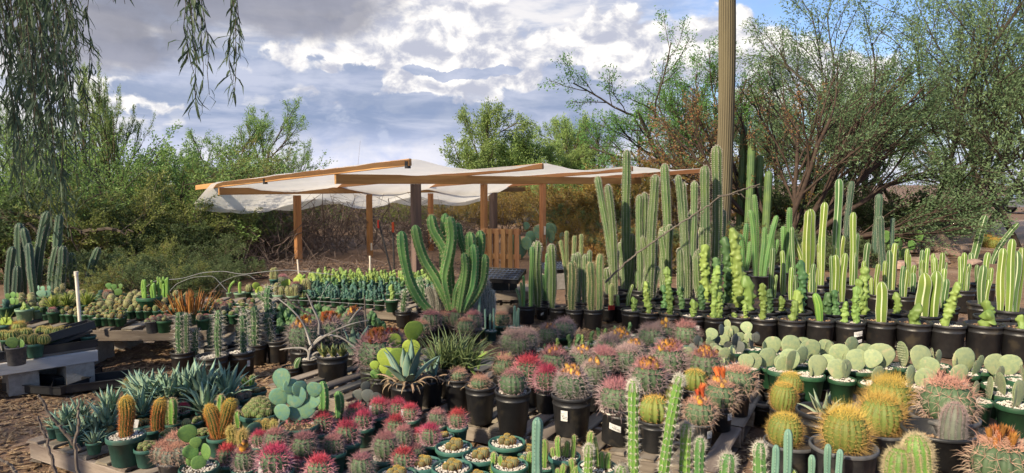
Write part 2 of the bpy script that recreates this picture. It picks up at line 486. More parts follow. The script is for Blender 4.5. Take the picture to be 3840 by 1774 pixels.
def frames(path):
    P = np.asarray(path, float)
    T = np.gradient(P, axis=0)
    T /= np.linalg.norm(T, axis=1)[:, None] + 1e-9
    ref = np.array([0.0, 1.0, 0.0])
    if abs(T[:, 1]).max() > 0.9:
        ref = np.array([0.31, 0.2, 0.93]) if abs(T[:, 2]).max() < 0.9 else np.array([1.0, 0.1, 0.05])
    A = np.cross(ref, T)
    A /= np.linalg.norm(A, axis=1)[:, None] + 1e-9
    B = np.cross(T, A)
    return P, T, A, B


def tube(acc, path, rad, n=6, cap=True, a=None):
    P, T, A, B = frames(path)
    rad = np.broadcast_to(np.asarray(rad, float), (len(P),))
    th = np.arange(n) * 2 * PI / n
    V = P[:, None] + rad[:, None, None] * (np.cos(th)[None, :, None] * A[:, None] + np.sin(th)[None, :, None] * B[:, None])
    r = np.arange(len(P) - 1)[:, None] * n
    i = np.arange(n)[None]
    j = (i + 1) % n
    F = np.stack([r + i, r + j, r + n + j, r + n + i], -1).reshape(-1, 4)
    V = V.reshape(-1, 3)
    F3 = None
    if cap:
        V = np.concatenate([V, P[-1:], P[:1]])
        k = len(P) * n
        F3 = np.concatenate([np.stack([k - n + i[0], k - n + j[0], np.full(n, k)], -1), np.stack([j[0], i[0], np.full(n, k + 1)], -1)])
    acc.add(V, F, F3, a)


def lathe(prof, n=24):
    prof = np.asarray(prof, float)
    th = np.arange(n) * 2 * PI / n
    V = np.stack([prof[:, :1] * np.cos(th), prof[:, :1] * np.sin(th), np.repeat(prof[:, 1:2], n, 1)], -1).reshape(-1, 3)
    r = np.arange(len(prof) - 1)[:, None] * n
    i = np.arange(n)[None]
    j = (i + 1) % n
    return V, np.stack([r + i, r + j, r + n + j, r + n + i], -1).reshape(-1, 4)


def rot_z(a):
    c, s = math.cos(a), math.sin(a)
    return np.array([[c, -s, 0], [s, c, 0], [0, 0, 1]])


# ---------------------------------------------------------------- cactus bodies
def ribbed(path, rad, ribs, depth, spr=4, sharp=1.0, twist=0.0, lump=None):
    """body along a path; returns V, F, rib attribute, areole points and normals per ring and rib"""
    P, T, A, B = frames(path)
    rad = np.asarray(rad, float)
    n = ribs * spr
    th = np.arange(n) * 2 * PI / n
    c = (0.5 + 0.5 * np.cos(ribs * th)) ** sharp
    prof = 1 - depth * (1 - c)
    R = rad[:, None] * prof[None]
    tw = twist * np.linspace(0, 1, len(P))
    ang = th[None] + tw[:, None]
    if lump is not None:
        R = R * lump(ang, np.linspace(0, 1, len(P))[:, None])
    dirs = np.cos(ang)[..., None] * A[:, None] + np.sin(ang)[..., None] * B[:, None]
    V = P[:, None] + R[..., None] * dirs
    r = np.arange(len(P) - 1)[:, None] * n
    i = np.arange(n)[None]
    j = (i + 1) % n
    F = np.stack([r + i, r + j, r + n + j, r + n + i], -1).reshape(-1, 4)
    s = np.concatenate([[0], np.cumsum(np.linalg.norm(np.diff(P, axis=0), axis=1))])
    dr = np.gradient(rad, s + np.arange(len(s)) * 1e-9)
    N = dirs[:, ::spr] - np.clip(dr, -8, 8)[:, None, None] * T[:, None]
    N /= np.linalg.norm(N, axis=2)[..., None]
    rib = np.repeat(c[None], len(P), 0)
    return V.reshape(-1, 3), F, rib.ravel(), V[:, ::spr], N, s


def spines(P, N, k, L, W, spread, t, rg, central=0.0, hook=0.0, lean=(0, 0, 0), jit=0.3):
    """k thin spines at every areole"""
    P, N, t = np.asarray(P).reshape(-1, 3), np.asarray(N).reshape(-1, 3), np.asarray(t).ravel()
    n = len(P)
    if n == 0:
        return np.zeros((0, 3)), [], np.zeros(0)
    up = np.array([0.13, 0.08, 1.0])
    A = np.cross(up, N)
    A /= np.linalg.norm(A, axis=1)[:, None] + 1e-6
    B = np.cross(N, A)
    ph = np.arange(k)[None] * 2 * PI / k + rg.uniform(0, 6.3, (n, 1)) + rg.normal(0, jit, (n, k))
    sp = spread * rg.uniform(0.75, 1.15, (n, k))
    isc = rg.random((n, k)) < central
    sp = np.where(isc, sp * 0.3, sp)
    D = N[:, None] * np.cos(sp)[..., None] + (A[:, None] * np.cos(ph)[..., None] + B[:, None] * np.sin(ph)[..., None]) * np.sin(sp)[..., None]
    D = D + np.asarray(lean)
    D /= np.linalg.norm(D, axis=2)[..., None]
    D = D.reshape(-1, 3)
    P0 = np.repeat(P, k, 0)
    ln = (L * rg.uniform(0.65, 1.2, (n, k)) * np.where(isc, 1.35, 1.0)).reshape(-1, 1)
    S1 = np.cross(D, up)
    S1 /= np.linalg.norm(S1, axis=1)[:, None] + 1e-6
    S2 = np.cross(D, S1)
    b = [P0 + W * (S1 * math.cos(q) + S2 * math.sin(q)) for q in (0.3, 2.4, 4.5)]
    tt = np.repeat(t, k)
    m = n * k
    if hook:
        mid = P0 + D * ln * 0.62
        w2 = W * 0.75
        mm = [mid + w2 * (S1 * math.cos(q) + S2 * math.sin(q)) for q in (0.3, 2.4, 4.5)]
        bend = D * (1 - hook) - np.array([0, 0, 1.0]) * hook + S1 * rg.normal(0, .25, (m, 1))
        bend /= np.linalg.norm(bend, axis=1)[:, None]
        tip = mid + bend * ln * 0.45
        V = np.stack(b + mm + [tip], 1).reshape(-1, 3)
        o = np.arange(m)[:, None] * 7
        F4 = np.concatenate([o + np.array([q]) for q in ((0, 1, 4, 3), (1, 2, 5, 4), (2, 0, 3, 5))])
        F3 = np.concatenate([o + np.array([q]) for q in ((3, 4, 6), (4, 5, 6), (5, 3, 6))])
        return V, [F4, F3], np.repeat(tt, 7)
    tip = P0 + D * ln
    V = np.stack(b + [tip], 1).reshape(-1, 3)
    o = np.arange(m)[:, None] * 4
    F3 = np.concatenate([o + np.array([q]) for q in ((0, 1, 3), (1, 2, 3), (2, 0, 3))])
    return V, [F3], np.repeat(tt, 4)


def dome_profile(h, r, base=0.75, n=14, tip=1.0, dome=None):
    """heights and radii of an upright column with rounded top"""
    d = dome or min(h * 0.45, r * 1.5)
    z1 = np.linspace(0, h - d, max(3, n))
    q = np.linspace(0, 1, 7)[1:]
    z = np.concatenate([z1, h - d + d * np.sin(q * PI / 2)])
    s = np.clip(z1 / max(h * 0.3, 1e-6), 0, 1)
    r1 = r * (base + (1 - base) * (s * s * (3 - 2 * s)))
    rr = np.concatenate([r1, r * np.cos(q * PI / 2 * 0.985) * 1.0])
    return z, rr


def column_parts(name, h, r, style, rg, pts=None, lean=(0, 0), base=0.8, wig=0.0):
    """mesh pair (stem, spines) for one columnar stem; pts: control points (n,3) of the axis for bent arms"""
    st = STY[style]
    n = int(np.clip(h / (r * 1.1), 6, 34))
    z, rr = dome_profile(h, r, base, n)
    if pts is None:
        q = z / h
        x = lean[0] * q ** 1.5 + wig * r * np.sin(q * 5.5 + rg.uniform(0, 6)) * q
        y = lean[1] * q ** 1.5 + wig * r * np.cos(q * 4.7 + rg.uniform(0, 6)) * q
        path = np.stack([x, y, z], 1)
    else:
        pts = np.asarray(pts, float)
        sl_ = np.concatenate([[0], np.cumsum(np.linalg.norm(np.diff(pts, axis=0), axis=1))])
        q = z / h * sl_[-1]
        path = np.stack([np.interp(q, sl_, pts[:, k]) for k in range(3)], 1)
        for _ in range(2):
            path[1:-1] = (path[:-2] + 2 * path[1:-1] + path[2:]) / 4
    rr = rr * (1 + 0.05 * np.sin(z / r * 0.6 + rg.uniform(0, 6)) + rg.normal(0, 0.012, len(rr)))
    V, F, rib, AP, AN, s = ribbed(path, rr, st['ribs'], st['depth'], st.get('spr', 4), st.get('sharp', 1.0), st.get('twist', 0) * h / r * 0.05)
    stem = mesh(name, V, [F], M[st['mat']], True, {'rib': rib})
    sp = None
    if st['k']:
        step = st['gap'] * r
        zs = np.arange(step * 0.6, s[-1] - 0.15 * r, step)
        if st.get('top'):
            zs = np.concatenate([zs, s[-1] - r * np.linspace(0.05, 1.6, 6)])
        AP2 = np.stack([[np.interp(zs, s, AP[:, i, k]) for k in range(3)] for i in range(AP.shape[1])]).transpose(2, 0, 1)
        AN2 = np.stack([[np.interp(zs, s, AN[:, i, k]) for k in range(3)] for i in range(AN.shape[1])]).transpose(2, 0, 1)
        t = np.repeat((zs / s[-1])[:, None], AP.shape[1], 1)
        SV, SF, ST = spines(AP2, AN2, st['k'], st['L'] * r, st['W'] * r, st['spread'], t, rg, st.get('central', 0.2), 0.0, (0, 0, st.get('up', 0.0)))
        sp = mesh(name + '_spines', SV, SF, M[st['smat']], False, {'t': ST})
    return stem, sp


STY = {
    'torch': dict(mat='c_torch', ribs=8, depth=0.24, k=4, L=0.30, W=0.045, gap=0.42, spread=1.0, smat='s_white', top=True),
    'fence': dict(mat='c_fence', ribs=6, depth=0.20, sharp=1.3, k=0),
    'fence2': dict(mat='c_fence2', ribs=6, depth=0.20, sharp=1.3, k=0),
    'spinycol': dict(mat='c_torch', ribs=7, depth=0.26, k=6, L=0.62, W=0.04, gap=0.5, spread=1.1, smat='s_cream'),
    'longspine': dict(mat='c_dark', ribs=7, depth=0.28, k=5, L=1.45, W=0.05, gap=1.25, spread=1.0, smat='s_white', central=0.3),
    'hairy': dict(mat='c_grey', ribs=12, depth=0.12, spr=2, k=8, L=0.5, W=0.035, gap=0.3, spread=1.2, smat='s_white'),
    'stub': dict(mat='c_grey', ribs=13, depth=0.1, spr=2, k=8, L=0.4, W=0.014, gap=0.16, spread=1.0, smat='s_grey', top=True),
    'darkcol': dict(mat='c_apple', ribs=7, depth=0.24, k=3, L=0.25, W=0.04, gap=0.7, spread=0.9, smat='s_white'),
    'cereus': dict(mat='c_apple', ribs=6, depth=0.36, sharp=0.8, k=4, L=0.36, W=0.045, gap=0.8, spread=0.9, smat='s_cream'),
    'bluecol': dict(mat='c_blue', ribs=6, depth=0.30, sharp=1.2, k=3, L=0.20, W=0.06, gap=0.75, spread=0.8, smat='s_black'),
    'bluefence': dict(mat='c_blue', ribs=6, depth=0.26, k=2, L=0.14, W=0.05, gap=0.5, spread=0.8, smat='s_white'),
    'bluetall': dict(mat='c_bluedk', ribs=7, depth=0.26, k=3, L=0.20, W=0.05, gap=0.36, spread=0.9, smat='s_white'),
    'orangecol': dict(mat='c_clump', ribs=14, depth=0.16, spr=3, k=7, L=0.42, W=0.028, gap=0.27, spread=1.05, smat='s_orange', top=True),
    'fgspiny': dict(mat='c_bright', ribs=8, depth=0.20, k=7, L=0.75, W=0.042, gap=1.3, spread=1.1, smat='s_white', top=True, twist=0.4),
    'fgdark': dict(mat='c_apple', ribs=7, depth=0.26, k=7, L=0.6, W=0.034, gap=1.1, spread=1.15, smat='s_white', top=True),
    'fgwhite': dict(mat='c_bright', ribs=13, depth=0.14, spr=3, k=9, L=0.42, W=0.014, gap=0.22, spread=0.95, smat='s_cream', top=True),
    'smallspiny': dict(mat='c_bright', ribs=6, depth=0.26, k=6, L=0.5, W=0.045, gap=0.6, spread=1.0, smat='s_cream', top=True),
    'yellowspiny': dict(mat='c_clump', ribs=9, depth=0.16, k=9, L=0.9, W=0.035, gap=0.5, spread=0.95, smat='s_yellow', top=True),
    'palespiny': dict(mat='c_ball', ribs=10, depth=0.14, spr=3, k=6, L=0.45, W=0.04, gap=0.4, spread=1.0, smat='s_cream'),
    'greencol': dict(mat='c_bright', ribs=7, depth=0.22, k=0),
    'organ': dict(mat='c_torch', ribs=10, depth=0.18, spr=3, k=3, L=0.22, W=0.03, gap=0.5, spread=0.9, smat='s_grey'),
}


def totem_mesh(name, h, r, m, rg, nb=None, pts=None):
    z, rr = dome_profile(h, r, 0.9, int(np.clip(h / r * 4, 14, 52)))
    q = z / h
    path = np.stack([0.25 * r * np.sin(q * 4 + rg.uniform(0, 6)) * q * 2, 0.25 * r * np.cos(q * 3.5 + rg.uniform(0, 6)) * q * 2, z], 1)
    if pts is not None:
        path[:, 0] += np.asarray(pts)[0] * q ** 1.4
    nb = nb or int(h / r * 5.5)
    bt, bz, ba = rg.uniform(0, 2 * PI, nb), rg.uniform(0.02, 1.0, nb), rg.uniform(0.3, 0.75, nb)
    sz = r * 0.30 / h

    def lump(ang, qq):
        o = np.zeros(np.broadcast(ang, qq).shape)
        for t_, z_, a_ in zip(bt, bz, ba):
            dt = np.angle(np.exp(1j * (ang - t_)))
            o = np.maximum(o, a_ * np.exp(-(dt / 0.45) ** 2 - ((qq - z_) / sz) ** 2))
        return 0.70 + o
    V, F, rib, *_ = ribbed(path, rr, 6, 0.10, 4, 1.0, rg.uniform(-1, 1), lump)
    return mesh(name, V, [F], m, True, {'rib': rib})


def barrel_parts(name, R, H, ribs, style, rg):
    """mesh pair for a ball or barrel of radius R and height H"""
    st = BAR[style]
    q = np.linspace(0.0, 1, 15)
    ph = (0.10 + 0.90 * q) * PI
    rr = R * np.sin(ph) ** 0.88 + 1e-4
    z = H * (0.5 - 0.5 * np.cos(ph))
    z -= z[0]
    rr[0] *= 0.8
    V, F, rib, AP, AN, s = ribbed(np.stack([0 * z, 0 * z, z], 1), rr, ribs, st['depth'], 4 if ribs < 15 else 3, 1.0, st.get('twist', 0.0))
    stem = mesh(name, V, [F], M[st['mat']], True, {'rib': rib})
    zs = np.concatenate([np.arange(0.25 * R, s[-1] - 0.12 * R, st['gap'] * R), s[-1] - R * np.array([0.03, 0.09, 0.17])])
    AP2 = np.stack([[np.interp(zs, s, AP[:, i, k]) for k in range(3)] for i in range(AP.shape[1])]).transpose(2, 0, 1)
    AN2 = np.stack([[np.interp(zs, s, AN[:, i, k]) for k in range(3)] for i in range(AN.shape[1])]).transpose(2, 0, 1)
    AN2[-3:, :, 2] += 1.2
    AN2 /= np.linalg.norm(AN2, axis=2)[..., None]
    t = np.repeat((AP2[:, :1, 2] / z[-1]), AP.shape[1], 1)
    SV, SF, ST = spines(AP2, AN2, st['k'], st['L'] * R, st['W'] * R, st['spread'], t, rg, st.get('central', 0.2), st.get('hook', 0.0), (0, 0, st.get('up', 0.15)))
    return stem, mesh(name + '_spines', SV, SF, M[st['smat']], False, {'t': ST})


BAR = {
    'red': dict(mat='c_barrel', depth=0.16, gap=0.28, k=6, L=0.54, W=0.019, spread=0.95, smat='s_red', central=0.25, hook=0.25, up=0.3),
    'pink': dict(mat='c_barrel', depth=0.14, gap=0.26, k=7, L=0.48, W=0.0145, spread=1.0, smat='s_pink', central=0.25, hook=0.35, up=0.2),
    'grey': dict(mat='c_barrel', depth=0.14, gap=0.24, k=8, L=0.42, W=0.0135, spread=1.1, smat='s_grey', central=0.25, hook=0.3, up=0.1),
    'green': dict(mat='c_barrel', depth=0.18, gap=0.30, k=6, L=0.30, W=0.015, spread=1.1, smat='s_pink', central=0.2, hook=0.0, up=0.15),
    'tan': dict(mat='c_barrel', depth=0.20, gap=0.34, k=7, L=0.48, W=0.0105, spread=1.05, smat='s_tan', central=0.25, hook=0.4, up=0.1),
    'gold': dict(mat='c_barrelb', depth=0.16, gap=0.21, k=6, L=0.52, W=0.0072, spread=0.95, smat='s_gold', central=0.3, up=0.25),
    'goldshort': dict(mat='c_barrelb', depth=0.16, gap=0.20, k=6, L=0.28, W=0.0085, spread=1.0, smat='s_gold', central=0.2, up=0.2, twist=0.5),
    'yellow': dict(mat='c_barrelb', depth=0.24, gap=0.30, k=4, L=0.25, W=0.014, spread=1.0, smat='s_gold', up=0.3),
    'paleclump': dict(mat='c_grey', depth=0.12, gap=0.28, k=9, L=0.42, W=0.022, spread=1.05, smat='s_tan', central=0.1),
    'ball': dict(mat='c_ball', depth=0.08, gap=0.30, k=5, L=0.14, W=0.03, spread=1.2, smat='s_cream', twist=0.8),
    'clump': dict(mat='c_clump', depth=0.10, gap=0.3, k=4, L=0.16, W=0.035, spread=1.1, smat='s_cream'),
    'stripe': dict(mat='c_stripe', depth=0.14, gap=0.22, k=4, L=0.12, W=0.03, spread=1.2, smat='s_orange'),
    'yballs': dict(mat='c_clump', depth=0.2, gap=0.2, k=5, L=0.22, W=0.03, spread=1.0, smat='s_yellow', up=0.4),
}


# ---------------------------------------------------------------- pads and leaves (unit size, shared)
def pad_mesh(name, m, narrow, rg, thick=0.072):
    """one prickly-pear pad, height 1, base at origin, faces +-y"""
    u = np.linspace(0.03, 0.99, 11)
    n = 14
    th = np.arange(n) * 2 * PI / n
    z = 0.5 - 0.5 * np.cos(u * PI)
    half = 0.5 * np.sin(u * PI) ** 0.8 * (narrow + (1 - narrow) * np.clip(z * 1.6, 0, 1)) * 0.98
    X = half[:, None] * np.cos(th)
    edge = np.sqrt(np.clip(1 - 0.75 * np.abs(np.cos(th)) ** 3, 0, 1))
    tk = thick * 0.5 * np.sin(u * PI) ** 0.5 + 0.006
    Y = tk[:, None] * np.sin(th) * edge[None]
    V = np.stack([X, Y + 0.05 * np.sin(z * 3)[:, None] * rg.choice([-1, 1]), np.repeat(z[:, None], n, 1)], -1).reshape(-1, 3)
    r = np.arange(10)[:, None] * n
    i = np.arange(n)[None]
    j = (i + 1) % n
    F = np.stack([r + i, r + j, r + n + j, r + n + i], -1).reshape(-1, 4)
    return mesh(name, V, [F], m, True)


def glochid_mesh(name, m, narrow, thick, rg, n=46, s=0.020):
    zz, xx = [], []
    for row in range(9):
        z = 0.14 + row * 0.092
        hw = 0.5 * np.sin(np.arccos(1 - 2 * z)) ** 0.8 * (narrow + (1 - narrow) * min(z * 1.6, 1)) * 0.86
        for k in range(-4, 5):
            x = (k + 0.5 * (row % 2)) * 0.105
            if abs(x) < hw:
                xx.append(x)
                zz.append(z)
    xx, zz = np.array(xx), np.array(zz)
    P, N = [], []
    for sg in (-1, 1):
        y = sg * (thick * 0.5 * np.sin(np.arccos(1 - 2 * zz)) ** 0.5 * 0.93)
        P.append(np.stack([xx, y, zz], 1))
        N.append(np.repeat([[0, sg, 0.0]], len(xx), 0))
    P, N = np.concatenate(P), np.concatenate(N)
    P = P + rg.normal(0, 0.006, P.shape) * [1, 0, 1]
    V, F, t = spines(P, N, 1, 0.05, s, 0.2, np.zeros(len(P)), rg)
    return mesh(name, V, F, m, False)


def leaf_mesh(name, m, w, curve, rg, fold=0.25, thick=0.012, n=7, base=0.7, belly=0.45):
    """one strap/agave leaf of length 1 rising along +z and bending to +x"""
    q = np.linspace(0, 1, n)
    a = curve * q ** 1.6
    dx = np.concatenate([[0], np.cumsum(np.sin(a[:-1]) / (n - 1))])
    dz = np.concatenate([[0], np.cumsum(np.cos(a[:-1]) / (n - 1))])
    wd = w * (base + (1 - base) * np.sin(np.clip(q / belly, 0, 1) * PI / 2)) * np.clip((1 - q) / (1 - belly), 0, 1) ** 0.75 + 0.0015
    nx, nz = np.cos(a), -np.sin(a)
    V = []
    for s_, y_, o_ in ((-1, -1, 1), (0, 0, 0), (1, 1, 1), (2, 0, -1)):
        off = (fold * wd * o_ if o_ >= 0 else -thick * (1 - q * 0.8))
        V.append(np.stack([dx - nx * (-off), y_ * wd, dz + nz * off], 1))
    V = np.stack(V, 1).reshape(-1, 3)
    r = np.arange(n - 1)[:, None] * 4
    i = np.arange(4)[None]
    j = (i + 1) % 4
    F = np.stack([r + i, r + j, r + 4 + j, r + 4 + i], -1).reshape(-1, 4)
    edge = np.tile([1, 0, 1, 0.0], n)
    return mesh(name, V, [F], m, True, {'edge': edge})


def pebble_mesh(name, m, rg, n=210, s=0.075, R=0.97, depth=0.02):
    """a layer of small stones filling a disc of diameter 1"""
    base = np.array([(1, 0, 0), (0, 1, 0), (-1, 0, 0), (0, -1, 0), (0, 0, .8), (0, 0, -.6)], float)
    F = np.array([(0, 1, 4), (1, 2, 4), (2, 3, 4), (3, 0, 4), (1, 0, 5), (2, 1, 5), (3, 2, 5), (0, 3, 5)])
    rr = np.sqrt(rg.random(n)) * 0.5 * R
    th = rg.uniform(0, 2 * PI, n)
    sz = s * rg.uniform(0.5, 1.2, n)
    acc = Acc()
    for a, b, c in zip(rr, th, sz):
        v = base * rg.uniform(0.7, 1.25, (6, 3)) * c * 0.5
        v = v @ rot_z(rg.uniform(0, 6)).T
        acc.add(v + [a * math.cos(b), a * math.sin(b), rg.uniform(0, depth)], None, F)
    return acc.mesh(name, m, False)


# ---------------------------------------------------------------- pots (diameter 1)
POT = {}


def make_pots():
    def pot(name, m, hgt, rb, lip, lipw, soil, bands=()):
        ro = 0.5
        p = [(0.001, 0.0), (rb * .5 - .015, 0.0), (rb * .5, 0.012)]
        def rad(z):
            return rb * .5 + (ro - lipw - rb * .5) * z / hgt
        for b in bands:
            p += [(rad(b - .02), b - .02), (rad(b) + .012, b - .012), (rad(b) + .012, b + .012), (rad(b + .02), b + .02)]
        p += [(rad(hgt - lip), hgt - lip), (ro - .006, hgt - lip + .004), (ro, hgt - lip + .018), (ro, hgt - .02), (ro - .012, hgt), (ro - .036, hgt - .004), (ro - .046, hgt - .03)]
        p += [(rad(soil) - .02, soil - .03), (0.001, soil - .035)]
        V, F = lathe(p, 28)
        POT[name] = (mesh('pot_' + name, V, [F], m, True), hgt, soil, rad(soil) - .03)
    pot('black', M['black'], 0.96, 0.78, 0.085, 0.022, 0.86, (0.74,))
    pot('grey', M['greyblack'], 0.96, 0.80, 0.07, 0.03, 0.86)
    pot('green', M['green'], 0.80, 0.72, 0.14, 0.03, 0.745)
    pot('dgreen', M['dgreen'], 0.84, 0.72, 0.15, 0.03, 0.79)
    pot('pale', M['pale'], 0.78, 0.72, 0.14, 0.03, 0.68)
    pot('tub', M['black'], 1.0, 0.86, 0.06, 0.035, 0.76)
    pot('tall', M['black'], 1.18, 0.74, 0.075, 0.022, 1.08, (0.96,))
    pot('low', M['green'], 0.62, 0.74, 0.12, 0.03, 0.55)


make_pots()
SOIL_V, SOIL_F = lathe([(0.001, 0.02), (0.18, 0.016), (0.34, 0.006), (0.5, -0.004)], 20)
SOIL_V = SOIL_V + np.c_[np.zeros(len(SOIL_V)), np.zeros(len(SOIL_V)), rng.normal(0, 0.006, len(SOIL_V))]
SOIL = mesh('soil', SOIL_V, [SOIL_F], M['soil'], True)
PEB = [pebble_mesh('pebbles%d' % i, M['pebble'], np.random.default_rng(40 + i)) for i in range(3)]
CHIP = [pebble_mesh('chips%d' % i, M['deadleaf'], np.random.default_rng(50 + i), 70, 0.09) for i in range(2)]
PADS = {}
for _k, (_m, _g) in dict(grey=('p_grey', 'glochw'), green=('p_green', 'gloch'), blue=('p_blue', 'gloch'), yellow=('p_yellow', 'gloch'), purple=('p_purple', 'glochw')).items():
    PADS[_k] = [(pad_mesh('pad_%s%d' % (_k, i), M[_m], 0.55 + 0.15 * i, np.random.default_rng(60 + i)),
                 glochid_mesh('glochids_%s%d' % (_k, i), M[_g], 0.55 + 0.15 * i, 0.072, np.random.default_rng(70 + i))) for i in range(3)]
LEAF = {
    'agave': [leaf_mesh('agave_leaf%d' % i, M['l_agave'], 0.085, c, rng) for i, c in enumerate((0.25, 0.6, 0.95))],
    'blue': [leaf_mesh('blue_leaf%d' % i, M['l_blue'], 0.17, c, rng, 0.3, 0.03) for i, c in enumerate((0.15, 0.5, 0.8))],
    'pale': [leaf_mesh('pale_leaf%d' % i, M['l_pale'], 0.15, c, rng, 0.3, 0.03) for i, c in enumerate((0.15, 0.5, 0.9))],
    'aloe': [leaf_mesh('aloe_leaf%d' % i, M['l_aloe'], 0.17, c, rng, 0.25, 0.03) for i, c in enumerate((0.15, 0.5, 0.9))],
    'grass': [leaf_mesh('grass_leaf%d' % i, M['l_grass'], 0.035, c, rng) for i, c in enumerate((0.4, 0.9))],
    'orange': [leaf_mesh('orange_leaf%d' % i, M['l_orange'], 0.04, c, rng) for i, c in enumerate((0.1, 0.3))],
    'strap': [leaf_mesh('strap_leaf%d' % i, M['l_dgrass'], 0.028, c, rng) for i, c in enumerate((0.5, 1.0))],
    'dead': [leaf_mesh('dead_leaf%d' % i, M['l_dead'], 0.09, c, rng, 0.5) for i, c in enumerate((1.2, 2.0))],
}
CACHE = {}


def cached(key, fn):
    if key not in CACHE:
        CACHE[key] = fn()
    return CACHE[key]


# ---------------------------------------------------------------- potted plants
PLACED = {}          # zone -> base points, used to lay pallets and tables under them


def potted(x, y, w, zone, pot='black', name='potted_cactus', label='', cat='cactus', group=None, top='soil', tilt=0.0, zs=None, rotz=None):
    """x, y, w: photo position of the rim centre and rim width; returns root, metres per pixel, soil height, diameter"""
    z0 = ZONES[zone] if zs is None else zs
    me, hgt, soil, rs = POT[pot]
    D = 0.2
    for _ in range(8):
        P, mpp = at(x, y, z0 + hgt * D)
        D = w * mpp
    root = thing(name, label, cat, (P[0], P[1], z0), 0.0, group)
    PLACED.setdefault(zone, []).append((P[0], P[1], D * 0.4))
    obj('pot', me, root, (0, 0, 0), (0, tilt, rng.uniform(0, 6)), D)
    obj('soil', SOIL, root, (0, 0, soil * D), (0, 0, rng.uniform(0, 6)), D * rs * 2)
    if top == 'peb':
        obj('pebbles', PEB[rng.integers(3)], root, (0, 0, soil * D + 0.003 * D), (0, 0, rng.uniform(0, 6)), D * rs * 2, 'stuff')
    elif top == 'chip':
        obj('mulch', CHIP[rng.integers(2)], root, (0, 0, soil * D + 0.003 * D), (0, 0, rng.uniform(0, 6)), D * rs * 2, 'stuff')
    return root, mpp, soil * D, D


def add_column(root, mpp, z0, style, dx=0.0, h=60, r=8, lean=0.0, dy=0.0, pts=None, base=0.8, wig=0.25, nm='stem', depth=0.0):
    """dx, h, r, lean, pts in photo pixels"""
    if pts is not None:
        px = np.array([[p[0] * mpp, (p[2] if len(p) > 2 else 0.0) * mpp, p[1] * mpp] for p in pts])
        L = np.linalg.norm(np.diff(px, axis=0), axis=1).sum()
        a, b = column_parts(nm, L, r * mpp, style, rng, pts=px, base=base)
        loc = (0, dy, z0)
    else:
        a, b = column_parts(nm, h * mpp, r * mpp, style, rng, lean=(lean * mpp, depth * mpp), base=base, wig=wig)
        loc = (dx * mpp, dy, z0 - 0.004)
    s = obj(nm, a, root, loc)
    if b is not None:
        obj('spines', b, s, kind='stuff')
    return s


def small_column(root, style, z0, h, r, dx=0.0, dy=0.0, var=3, tilt=(0, 0)):
    """stem of height h, radius r (metres) from a shared mesh"""
    ar = round(float(np.clip(h / r, 2.0, 22.0)) / 1.5) * 1.5
    v = int(rng.integers(var))
    a, b = cached(('col', style, ar, v), lambda: column_parts(style + '_stem', ar * 0.02, 0.02, style, np.random.default_rng(int(ar * 10) + v), wig=0.4))
    sc = h / (ar * 0.02)
    s = obj('stem', a, root, (dx, dy, z0 - 0.004), (tilt[0], tilt[1], rng.uniform(0, 6)), sc)
    if b is not None:
        obj('spines', b, s, kind='stuff')
    return s


def totem(root, z0, h, r, m='c_totem', dx=0.0, dy=0.0, tilt=0.0, var=4):
    ar = round(float(np.clip(h / r, 1.8, 13.0)) / 1.2) * 1.2
    v = int(rng.integers(var))
    me = cached(('tot', m, ar, v), lambda: totem_mesh('knobby_stem', ar * 0.03, 0.03, M[m], np.random.default_rng(int(ar * 77) + v)))
    return obj('stem', me, root, (dx, dy, z0 - 0.006), (rng.normal(0, .03), tilt, rng.uniform(0, 6)), h / (ar * 0.03))


def barrel(root, z0, R, H, style, ribs=14, dx=0.0, dy=0.0, var=3, tilt=0.0, name='stem'):
    ar = round(float(H / R) * 4) / 4
    v = int(rng.integers(var))
    a, b = cached(('bar', style, ar, v, ribs), lambda: barrel_parts(style + '_barrel', 0.1, 0.1 * ar, ribs, style, np.random.default_rng(int(ar * 50) + v * 7)))
    s = obj(name, a, root, (dx, dy, z0 - 0.04 * R), (0, tilt, rng.uniform(0, 6)), R / 0.1)
    obj('spines', b, s, kind='stuff')
    return s


def fruit_ring(stem, R, z, n, kind='fruit', rad=0.32, size=0.17):
    z, size, rad, n = z + 0.016, size * 2.0, rad * 1.25, int(n * 1.5)
    """fruits or flowers standing on a barrel's crown, in the stem's own unit frame (radius 0.1)"""
    def fm():
        prof = [(0.001, 0), (.35, .05), (.5, .35), (.46, .7), (.3, .95), (.34, 1.25), (.12, 1.5), (.001, 1.45)]
        V, F = lathe(prof, 8)
        return mesh('fruit', V, [F], M['fruit'], True, {'t': V[:, 2] / 1.5})
    def flm():
        acc = Acc()
        for k in range(18):
            a = k * 2.4
            t_ = 0.25 + 0.5 * (k / 18)
            p = np.array([[0, 0, 0], [.25 * math.sin(t_), 0, .6], [.75 * math.sin(t_), 0, 1.5]])
            wv = np.array([0, .14, 0])
            V = np.array([p[0] - wv * .4, p[0] + wv * .4, p[1] + wv, p[1] - wv, p[2]]) @ rot_z(a).T
            acc.add(V, [(0, 1, 2, 3)], [(3, 2, 4)])
        return acc.mesh('flower', M['flower' if kind == 'flower' else 'dryflower'], False)
    me = cached((kind,), fm if kind == 'fruit' else flm)
    for i in range(n):
        a = i * 2.399 + rng.uniform(-.3, .3)
        r = 0.1 * rad * math.sqrt((i + .5) / n)
        s = 0.1 * size * rng.uniform(.75, 1.2)
        obj('fruit' if kind == 'fruit' else 'flower', me, stem, (r * math.cos(a), r * math.sin(a), z - 0.02 * (r / 0.032) ** 2 * .6), (rng.normal(0, .25), rng.normal(0, .25), a), s)


